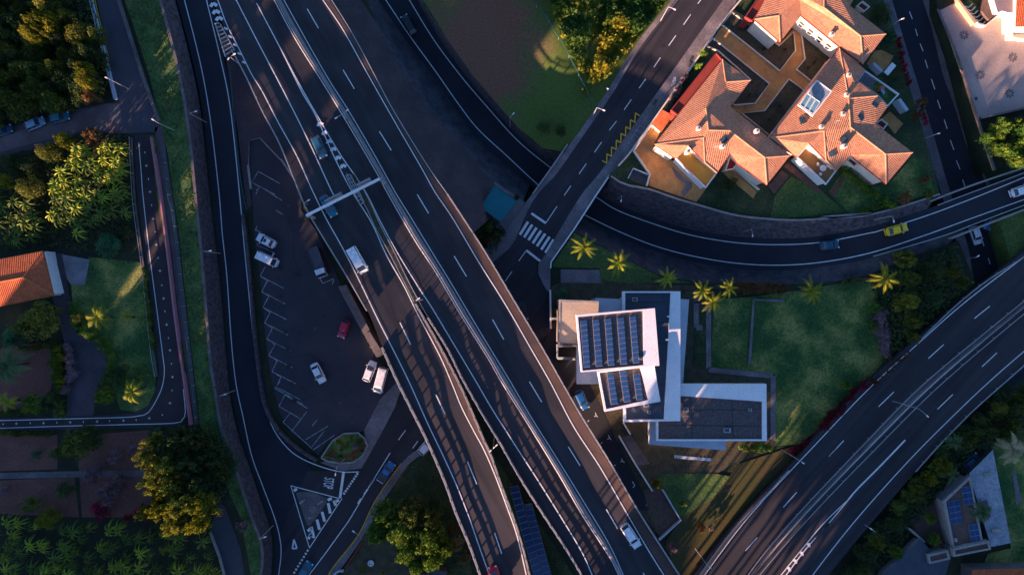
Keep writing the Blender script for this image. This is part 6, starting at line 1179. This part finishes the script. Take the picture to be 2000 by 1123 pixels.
# right side trees and shrubs
for x, y, r, h, k, m, lb in ((1768, 505, 24, 9, 'clumpy', 'leafsun', 'upper tree of the dark pair between the curved road and motorway'), (1775, 545, 24, 9, 'clumpy', 'leaf', 'middle tree of the dark group right of the gallery lawn'), (1770, 590, 28, 9, 'clumpy', 'leafsun', 'lower tree of the dark group right of the gallery lawn'), (1785, 625, 20, 7, 'clumpy', 'leafolive', 'tree closest to the motorway in the dark group'), (1820, 530, 24, 5, 'round', 'leafdark', 'dark bush below the curved road bridge'), (1862, 532, 18, 6, 'clumpy', 'leafolive', 'olive tree beside the street between the bridges'), (1880, 552, 14, 5, 'small', 'leafolive', 'small olive tree touching the motorway edge'), (1820, 585, 20, 4, 'round', 'leafdark', 'dark bush between the tree group and the motorway'), (1783, 660, 12, 4, 'small', 'leafolive', 'small olive bush at the motorway edge'), (1707, 600, 12, 3, 'small', 'leaftub', 'green bush left of the pink hedge, upper'), (1708, 632, 12, 3, 'small', 'leaf', 'green bush left of the pink hedge, lower'), (1650, 752, 12, 3, 'small', 'leaftub', 'bright green bush at the lawn edge'), (1648, 552, 8, 2, 'small', 'leaf', 'clipped ball bush at the top of the lawn, left'), (1668, 550, 8, 2, 'small', 'leafolive', 'clipped ball bush at the top of the lawn, right'),
    (1282, 945, 12, 3, 'clumpy', 'leafyel', 'small yellow tree at the end of the white diagonal wall'), (1335, 983, 8, 2, 'small', 'leaf', 'little bush in the dark strip below the gallery'), (1370, 1030, 12, 2.5, 'feather', 'leafrust', 'rust coloured shrub on the dry slope, left'), (1388, 1030, 9, 2, 'feather', 'leafpink', 'small dull shrub on the dry slope, right'), (1313, 1070, 14, 2, 'feather', 'leafpink', 'dull shrub at the bottom of the dry slope'),
    (1765, 387, 15, 4, 'small', 'leafrust', 'round brown bush in the corner garden'), (1805, 350, 14, 3, 'small', 'leafrust', 'brown bush at the garden corner'), (1815, 380, 12, 2, 'small', 'leaf', 'green bush at the garden corner'), (1800, 200, 14, 4, 'feather', 'leafrust', 'thin rust coloured tree in the right garden'), (1795, 225, 12, 3, 'feather', 'leafrust', 'small rust shrub beside the right street'), (1420, 365, 18, 3, 'round', 'leafdark', 'dark round bush below the yellow terrace'), (1432, 355, 10, 2.5, 'small', 'leaf', 'small bush by the ochre patio strip'), (1408, 395, 10, 2, 'small', 'leafdark', 'dark bush on the shaded lawn'), (1735, 75, 18, 5, 'feather', 'leafteal', 'green palm like tree beside the top house'), (1720, 30, 26, 4, 'round', 'leafdark', 'dark bush behind the top house'), (1745, 150, 10, 2, 'small', 'leafdark', 'dark bush below the awning'),
    (975, 395, 3, 2, 'small', 'leaf', 'tuft behind the teal hut'), (916, 415, 13, 3, 'small', 'leaftub', 'bright bush left of the teal hut'), (950, 442, 15, 3, 'small', 'leaf', 'green bush below the teal hut'), (930, 455, 16, 3, 'round', 'leafdark', 'dark bush between the motorway and the teal hut'), (955, 470, 10, 2, 'small', 'leafrust', 'rust coloured bush near the pavement bend'), (970, 462, 10, 2, 'small', 'leaf', 'green bush at the pavement bend'), (1010, 385, 8, 2, 'small', 'leafdark', 'dark bush at the bridge railing end'), (1100, 575, 14, 2.5, 'small', 'leafteal', 'teal shrub behind the straight white wall'), (1090, 600, 12, 2.5, 'small', 'leafdark', 'dark shrub behind the straight white wall'),
    (1060, 250, 16, 3, 'round', 'leafdark', 'dark bush at the bottom corner of the field'), (1095, 255, 14, 3, 'round', 'leafdark', 'dark bush beside the field fence end'), (1143, 180, 10, 2, 'small', 'leaf', 'small bush at the street below the shrubs'), (1372, 105, 9, 3, 'small', 'leaftub', 'bright bush behind the cream boundary wall, upper'), (1364, 130, 8, 3, 'small', 'leaftub', 'bright bush behind the cream boundary wall, lower'),
    (1912, 985, 0.1, 1, 'small', 'leaf', '')):
    if lb: tree(x, y, r, ZH if (y < 420 and x > 1350) else 0, h, k, m, lb, 'bush' if h < 4.5 else 'tree', 'bush' if h < 4.5 else 'tree')
for x, y in fill([(1915, 240), (2000, 222), (2050, 215), (2050, 300), (1990, 322), (1950, 330), (1925, 290)], 24): tree(x, y, rnd.uniform(16, 22), ZH, rnd.uniform(4, 6), 'clumpy', 'leaftub', 'leafy green tree in the sunny grove below the plaza', 'grove_tree', 'tree', 'trees of the sunny grove below the plaza')
hedge_line([(1652, 333), (1675, 352), (1700, 375), (1742, 404)], 8, ZH, 2, 'leaftub', 'clipped shrub of the diagonal hedge below the right house', gap=1.0)
hedge_line([(1680, 413), (1740, 402)], 5, ZH, 1.2, 'leaftub', 'low shrub along the garden wall above the curved road')
hedge_line([(1718, 615), (1724, 650), (1730, 685)], 13, 0, 2.6, 'leafpink', 'dry pinkish hedge bush right of the gallery lawn', gap=.8)
hedge_line([(1440, 560), (1470, 562), (1530, 562)], 12, 0, 2, 'leafrust', 'dry brown shrub of the row at the top of the gallery lawn', kind='feather', gap=.9)
hedge_line([(1765, 695), (1740, 715), (1705, 745)], 13, 0, 3, 'leafrust', 'rust coloured bush along the motorway edge of the lawn', kind='feather')
hedge_line([(1690, 755), (1660, 780), (1640, 800), (1610, 830)], 11, 0, 3, 'leafred', 'red flowering bush of the bank beside the right motorway', kind='feather', gap=1.1)
hedge_line([(1600, 845), (1575, 865), (1550, 882)], 9, 0, 2.2, 'leafred', 'dark red low bush at the lower end of the flower bank', kind='feather')
hedge_line([(1753, 75), (1762, 110), (1772, 150), (1776, 165)], 5, ZH, 1.8, 'leafred', 'crimson climbing bush along the right street wall'); hedge_line([(1800, 215), (1806, 240)], 5, ZH, 1.8, 'leafred', 'small crimson bush by the right street')
hedge_line([(1450, 873), (1470, 873), (1500, 873)], 10, 0, 2, 'leaftub', 'clipped green block hedge below the gravel roof', gap=.8)
bed = rnd
for x, y in fill([(1640, 1123), (1700, 1050), (1760, 975), (1790, 940), (1810, 960), (1770, 1010), (1740, 1050), (1700, 1100), (1680, 1150), (1630, 1160)], 21): tree(x, y, rnd.uniform(13, 20), 0, rnd.uniform(3, 5), 'round', rnd.choice(['leafdark', 'leaf', 'leafdark']), 'dark tree in the belt below the right motorway', 'roadside_tree', 'tree', 'trees in the belt below the right motorway')
for x, y in fill([(1790, 940), (1840, 880), (1890, 835), (1960, 770), (2020, 740), (2020, 800), (1960, 850), (1900, 870), (1850, 900), (1815, 960)], 23): tree(x, y, rnd.uniform(14, 22), 0, rnd.uniform(4, 6.5), 'clumpy', rnd.choice(['leafdark', 'leaf', 'leafolive']), 'dark tree in the belt between the motorway and the villa', 'roadside_tree', 'tree', 'trees in the belt above the villa')
for x, y, r, m, lb in ((1795, 948, 20, 'leafolive', 'yellowish tree left of the villa, lower'), (1840, 912, 24, 'leafyel', 'rust and yellow tree touching the villa wall'), (1815, 935, 18, 'leafyel', 'yellow tree at the motorway side of the villa'), (1952, 797, 20, 'leafolive', 'sunlit tree above the villa at the right'), (1817, 1012, 14, 'leaftub', 'green bush in the villa yard, upper'), (1825, 1053, 16, 'leaftub', 'green bush in the villa yard, lower'), (1750, 1078, 20, 'leaftub', 'round green tree beside the villa wing'), (1715, 1060, 16, 'leafolive', 'thin tree with yellow leaves near the villa wing')): tree(x, y, r, 0, 7 if 'ye' in m or 'ol' in m else 3.5, 'clumpy', m, lb)
# big tree at the bottom
for x, y, r, h, m in ((752, 1005, 36, 9, 'leaftub'), (738, 1040, 30, 8, 'leaftub'), (800, 1000, 40, 10, 'leafdark'), (785, 1040, 42, 10, 'leaftub'), (835, 1050, 42, 10, 'leaftub'), (795, 1078, 34, 9, 'leaftub'), (845, 1090, 32, 8, 'leaftub'), (840, 1010, 32, 9, 'leafdark'), (815, 1105, 22, 7, 'leaftub'), (870, 1070, 24, 8, 'leaftub')): tree(x, y, r, 0, h+3.5, 'clumpy', 'leaftub' if m == 'leaftub' else 'leaf', 'bushy green crown of the big grove at the bottom beside the left viaduct', 'grove_tree', 'tree', 'trees of the grove beside the left viaduct')
tree(850, 985, 16, 0, 4, 'feather', 'leafteal', 'teal shrub behind the big green grove', 'bush', 'bush'); tree(882, 1032, 11, 0, 5, 'feather', 'leafrust', 'rust coloured tuft beside the left viaduct', 'bush', 'bush'); tree(890, 1060, 20, 0, 5, 'feather', 'leafpale', 'pale pampas bush beside the left viaduct', 'pampas_bush', 'bush'); tree(905, 1090, 16, 0, 4, 'feather', 'leafpale', 'lower pampas bush beside the left viaduct', 'pampas_bush', 'bush'); tree(710, 1112, 8, 0, 2, 'small', 'leafyel', 'tiny orange bush in the bottom garden', 'bush', 'bush'); tree(748, 1116, 5, 0, 2, 'small', 'leafyel', 'tiny yellow bush in the bottom garden', 'bush', 'bush')
for x, y, r, m in ((650, 882, 8, 'leafrust'), (662, 862, 8, 'leafolive'), (684, 856, 7, 'leaftub'), (702, 862, 8, 'leafrust'), (690, 892, 7, 'leafrust'), (676, 870, 8, 'leafolive'), (640, 890, 6, 'leafrust'), (706, 880, 6, 'leafolive'), (665, 890, 6, 'leaf')): tree(x, y, r, .3, .9, 'small', m, 'low shrub growing in the kerbed planter bed', 'bush', 'bush', 'planter shrubs')
tree(667, 878, 6, .2, 1.4, 'small', 'leaf', 'small plant in the middle of the planter', 'bush', 'bush'); tree(692, 872, 8, .2, .8, 'small', 'leafpink', 'dull round plant in the planter', 'bush', 'bush')
hedge_line([(707, 645), (718, 660), (728, 680), (735, 692)], 4, 0, 1.3, 'leaftub', 'weedy plant along the abutment wall by the crimson car')
wall('garden_wall', q(640, 1000, 6.667, [(460, 375), (330, 570), (240, 700)]), 0, .9, .2, M['trim'], 'thin red wall beside the pavement at the bottom'); t = thing('fountain', 'small white ring shaped garden basin at the bottom', 'garden ornament', P(725, 1098)); p = P(725, 1098); MB().tube([p+Vector((math.cos(a*.5236)*.5, math.sin(a*.5236)*.5, .4)) for a in range(13)], .14, 6).build('ring', M['white'], t); MB().tube([p, p+Vector((0, 0, .35))], .3, 10).build('pedestal', M['white'], t)
wall('curved_wall', crom(q(640, 1000, 6.667, [(215, 750), (160, 745), (110, 775), (75, 830), (60, 900)]), 4), 0, .9, .25, M['bluewhite'], 'curved pale wall at the bottom edge beside the pavement')
for x, y in ((1247, 58), (1330, 96), (1284, 129), (1262, 184), (1300, 130)): pass
for i, (x, y) in enumerate(((728, 170), (985, 288), (862, 285), (1170, 287), (1120, 392), (1155, 360), (783, 548), (958, 612), (893, 690))): tree(1200+x/2.956, y/2.956, 4, ZH, .9, 'small', 'leafdark', 'tiny dark shrub planted in the courtyard beds', 'bush', 'bush', 'courtyard shrubs')
hedge_line(q(1200, 0, 2.956, [(420, 440), (345, 560), (310, 620)]), 7, ZH, 1.6, 'leafpink', 'dark purple shrub in the strip behind the cream boundary wall')
# shrub field (uncountable)
def scatter(name, poly, z, n_per, hfun, m, label, size=.35, cat='shrubs', step=5.5):
    mb = MB()
    for x, y in fill(poly, step, .5):
        h = hfun(x, y)
        if h <= .05: continue
        for k in range(n_per):
            p = P(x+rnd.uniform(-3, 3), y+rnd.uniform(-3, 3), zv(z, x, y)+h*rnd.uniform(.55, 1.1)); leafquad(mb, p, Vector((rnd.uniform(-1, 1), rnd.uniform(-1, 1), 1.1)), size*rnd.uniform(.6, 1.3))
    return tag(mb.build(name, M[m]), label, cat, None, 'stuff')
from mathutils import noise
def hn_(x, y):
    v = noise.noise(Vector((x*.035, y*.035, 0)))+.5*noise.noise(Vector((x*.09, y*.09, 3))); d = abs((x-1165)+(y-60)*.28)
    return max(0, 1.9+2.0*v-(1.8 if d < 11 else 0))
shp = [(1040, -50), (1075, 10), (1100, 75), (1135, 140), (1150, 165), (1160, 165), (1185, 150), (1240, 80), (1295, 5), (1330, -50)]
M['shrub'] = leafmat('shrub_leaf', (.020, .060, .012), (.26, .19, .012), c3=(.07, .11, .012), scale=.16)
scatter('shrubland', shp, zK, 9, hn_, 'shrub', 'dense green and yellow shrubs beside the upper street')
hg = lambda x, y: .5+.5*noise.noise(Vector((x*.05, y*.05, 9)))
scatter('undergrowth', ext(AwO, 20)+[(490, 1123), (470, 1010), (420, 900), (392, 830), (381, 742), (362, 573), (348, 440), (338, 380), (328, 300), (312, 237), (292, 149), (243, 0)], ZL, 2, lambda x, y: .35 if noise.noise(Vector((x*.04, y*.04, 2))) > -.05 else 0, 'leafdark', 'patchy low weeds on the grass strip', .22, 'weeds', 6)
scatter('undergrowth', [(1700, 545), (1790, 510), (1870, 480), (1890, 560), (1820, 620), (1760, 680), (1735, 700), (1716, 620)], 0, 4, lambda x, y: .9+noise.noise(Vector((x*.05, y*.05, 4))), 'leafdark', 'dark undergrowth right of the gallery lawn', .3, 'undergrowth', 6)
scatter('undergrowth', [(1790, 930), (1960, 780), (2020, 760), (2020, 870), (1930, 870), (1850, 950), (1760, 1060), (1700, 1123), (1630, 1140)], 0, 4, lambda x, y: .9+noise.noise(Vector((x*.05, y*.05, 4))), 'leafdark', 'dark undergrowth below the right motorway', .3, 'undergrowth', 7)
scatter('undergrowth', [(-40, -40), (170, -40), (195, 60), (215, 150), (195, 190), (150, 205), (-40, 240)], ZL, 4, lambda x, y: 1.2+noise.noise(Vector((x*.05, y*.05, 4))), 'leafdark', 'dark undergrowth below the top left wood', .3, 'undergrowth', 7)
scatter('undergrowth', [(-20, 300), (100, 290), (250, 262), (256, 480), (200, 495), (95, 480), (-20, 490)], ZL, 3, lambda x, y: .9+noise.noise(Vector((x*.05, y*.05, 4))), 'leafdark', 'dark undergrowth among the banana plants on the left', .3, 'undergrowth', 7)
scatter('undergrowth', [(290, 835), (420, 835), (470, 900), (430, 980), (410, 1040), (300, 1030), (290, 930)], ZL, 4, lambda x, y: 1.0, 'leafdark', 'dark undergrowth below the conifers', .3, 'undergrowth', 7)
scatter('undergrowth', [(905, 400), (935, 408), (978, 436), (990, 455), (960, 500), (930, 450)], 0, 4, lambda x, y: .7, 'leafdark', 'dark undergrowth below the teal hut', .25, 'undergrowth', 6)
barrier('wire_fence', [(1030, -40), (1042, 8), (1068, 38), (1082, 65), (1100, 92), (1130, 150), (1155, 200), (1164, 210)], zK, 'green wire fence between the dry field and the shrubs', 'fence', base=None, rails=((1.1, .08), (.5, .05)), post=(.08, .08, 1.2), gap=4, mr=M['green_metal'], mp=M['steel'])
# person at the roadside
def person(x, y, z, ang, label):
    t = thing('person', label, 'person', P(x, y, z), ang); me = bpy.data.meshes.new('body'); J = [(0, 0, .95), (0, 0, 1.2), (0, 0, 1.42), (0, 0, 1.52), (.02, 0, 1.66), (0, .2, 1.4), (.03, .25, 1.13), (.12, .24, .9), (0, -.2, 1.4), (.0, -.25, 1.13), (.1, -.24, .9), (0, .1, .9), (.05, .1, .5), (0, .1, .06), (.16, .1, .03), (0, -.1, .9), (-.03, -.1, .5), (-.1, -.1, .06), (.06, -.1, .03)]
    E_2 = [(0, 1), (1, 2), (2, 3), (3, 4), (2, 5), (5, 6), (6, 7), (2, 8), (8, 9), (9, 10), (0, 11), (11, 12), (12, 13), (13, 14), (0, 15), (15, 16), (16, 17), (17, 18)]; rr = [.14, .15, .15, .06, .105, .07, .045, .04, .07, .045, .04, .1, .07, .05, .045, .1, .07, .05, .045]
    me.from_pydata(J, E_2, []); o = bpy.data.objects.new('body', me); COL.objects.link(o); o.parent = t; m_ = o.modifiers.new('skin', 'SKIN')
    for i, v in enumerate(me.skin_vertices[0].data): v.radius = (rr[i], rr[i]); v.use_root = i == 0
    s_ = o.modifiers.new('sub', 'SUBSURF'); s_.levels = 1; s_.render_levels = 1; me.materials.append(M['white']); local(MB().tube([Vector((0, 0, 1.66)), Vector((-.01, 0, 1.79))], [.115, .06], 10), 'hair', M['steel_dark'], t); local(MB().tube([Vector((0, 0, .98)), Vector((0, 0, .55))], [.17, .19], 10), 'trousers', paintmat('denim', (.04, .14, .28)), t)
person(1185, 177, 0, 1.0, 'person in a pale top and blue trousers at the roadside below the shrubs')
# ================================================================ ADDED UNSEEN RIDGE, CREST CUT TO PLACE SHADE AND SUN PATCHES
def crest(t):
    ks = [(-400, 14), (-85, 14), (-83, 3), (-79, 1.5), (-73, 1.5), (-71, 9), (-69, 14), (-62.5, 14), (-61.3, 2), (-60.3, 2), (-59.3, 9), (-58.3, 1), (-57, 1), (-56, 10), (-53, 16), (-51, 20), (-48.5, 20), (-48, 5.5), (-43, 4), (-42, 3), (-28, 3), (-26, 4), (-20, 2.0), (-16, 1.2), (-9, .8), (-5, 4), (4, 6), (14, 3), (28, 1.5), (34, 6), (50, 5), (60, 1.5), (74, 1.5), (80, 12), (95, 20), (400, 20)]
    v = lerpk(t, ks); v += .9*noise.noise(Vector((t*.35, 0, 1)))+.5*noise.noise(Vector((t*1.1, 4, 1))); return v
tanE = math.tan(math.radians(EL)); d0 = -185.0; mb = MB(); n = 0; ts = [(-200+i*.8) for i in range(500)]
prof = [(-140, .0), (-60, .45), (-20, .8), (0, 1.0), (30, .7), (120, .1)]
for i, t_ in enumerate(ts):
    hc = crest(t_)+(-30-d0)*tanE
    for (dd_, f) in prof:
        d_ = d0+(dd_ if dd_ < 0 else dd_*.33); mb.v.append(Vector((.6*d_+.8*t_, .8*d_-.6*t_, -8+(hc+8)*f)))
m_ = len(prof)
for i in range(len(ts)-1):
    for k in range(m_-1): mb.f.append((i*m_+k, (i+1)*m_+k, (i+1)*m_+k+1, i*m_+k+1))
tag(mb.build('shading_ridge', M['forest']), kind='structure')

# tall eucalyptus rows added out of view, crowns placed to shade the scene
rnd.seed(77)
for t_, dd_ in [(34+i*3.2, d_) for i in range(20) for d_ in (-75, -80)]+[(-41.5+i*2.6, d_) for i in range(6) for d_ in (-130, -136)]:
    if 1:
        tt = t_+rnd.uniform(-1, 1)*.6+(1.4 if dd_ in (-80, -136) else 0); zb_ = 31.5 if dd_ < -100 else (26.0 if tt < 44 else 18.5)+rnd.uniform(-.8, .8); zt = 54 if dd_ < -100 else 35
        t = thing('occluder', 'tall eucalyptus tree added out of view to block low sun', 'tree', (.6*dd_+.8*tt, .8*dd_-.6*tt, -8), rnd.uniform(0, 6), 'eucalyptus row'); hz = (zt-zb_)/2
        c = bpy.data.objects.new('crown', crown_mesh('big', rnd.randint(0, 3), 'leafdark')); COL.objects.link(c); c.parent = t; c.scale = (4.6, 4.6, hz*1.15); c.location = (0, 0, 8+zb_+hz)
        local(MB().tube([Vector((0, 0, 0)), Vector((0, 0, 8+zb_+hz*1.4))], [.45, .15], 8), 'trunk', M['bark'], t)

scatter('undergrowth', [(740, 985), (785, 935), (850, 875), (880, 955), (905, 1055), (915, 1123), (870, 1123), (800, 1000)], 0, 2, lambda x, y: .4 if noise.noise(Vector((x*.05, y*.05, 6))) > -.1 else 0, 'leafdark', 'dark low weeds between the junction street and the left viaduct', .22, 'weeds', 6)
scatter('undergrowth', [(912, 820), (945, 850), (970, 920), (1030, 1000), (1100, 1100), (1110, 1140), (1085, 1140), (1035, 985), (1000, 940), (985, 950), (960, 940), (925, 860)], 0, 2, lambda x, y: .35, 'leafdark', 'dark low weeds between the two viaducts', .22, 'weeds', 6)
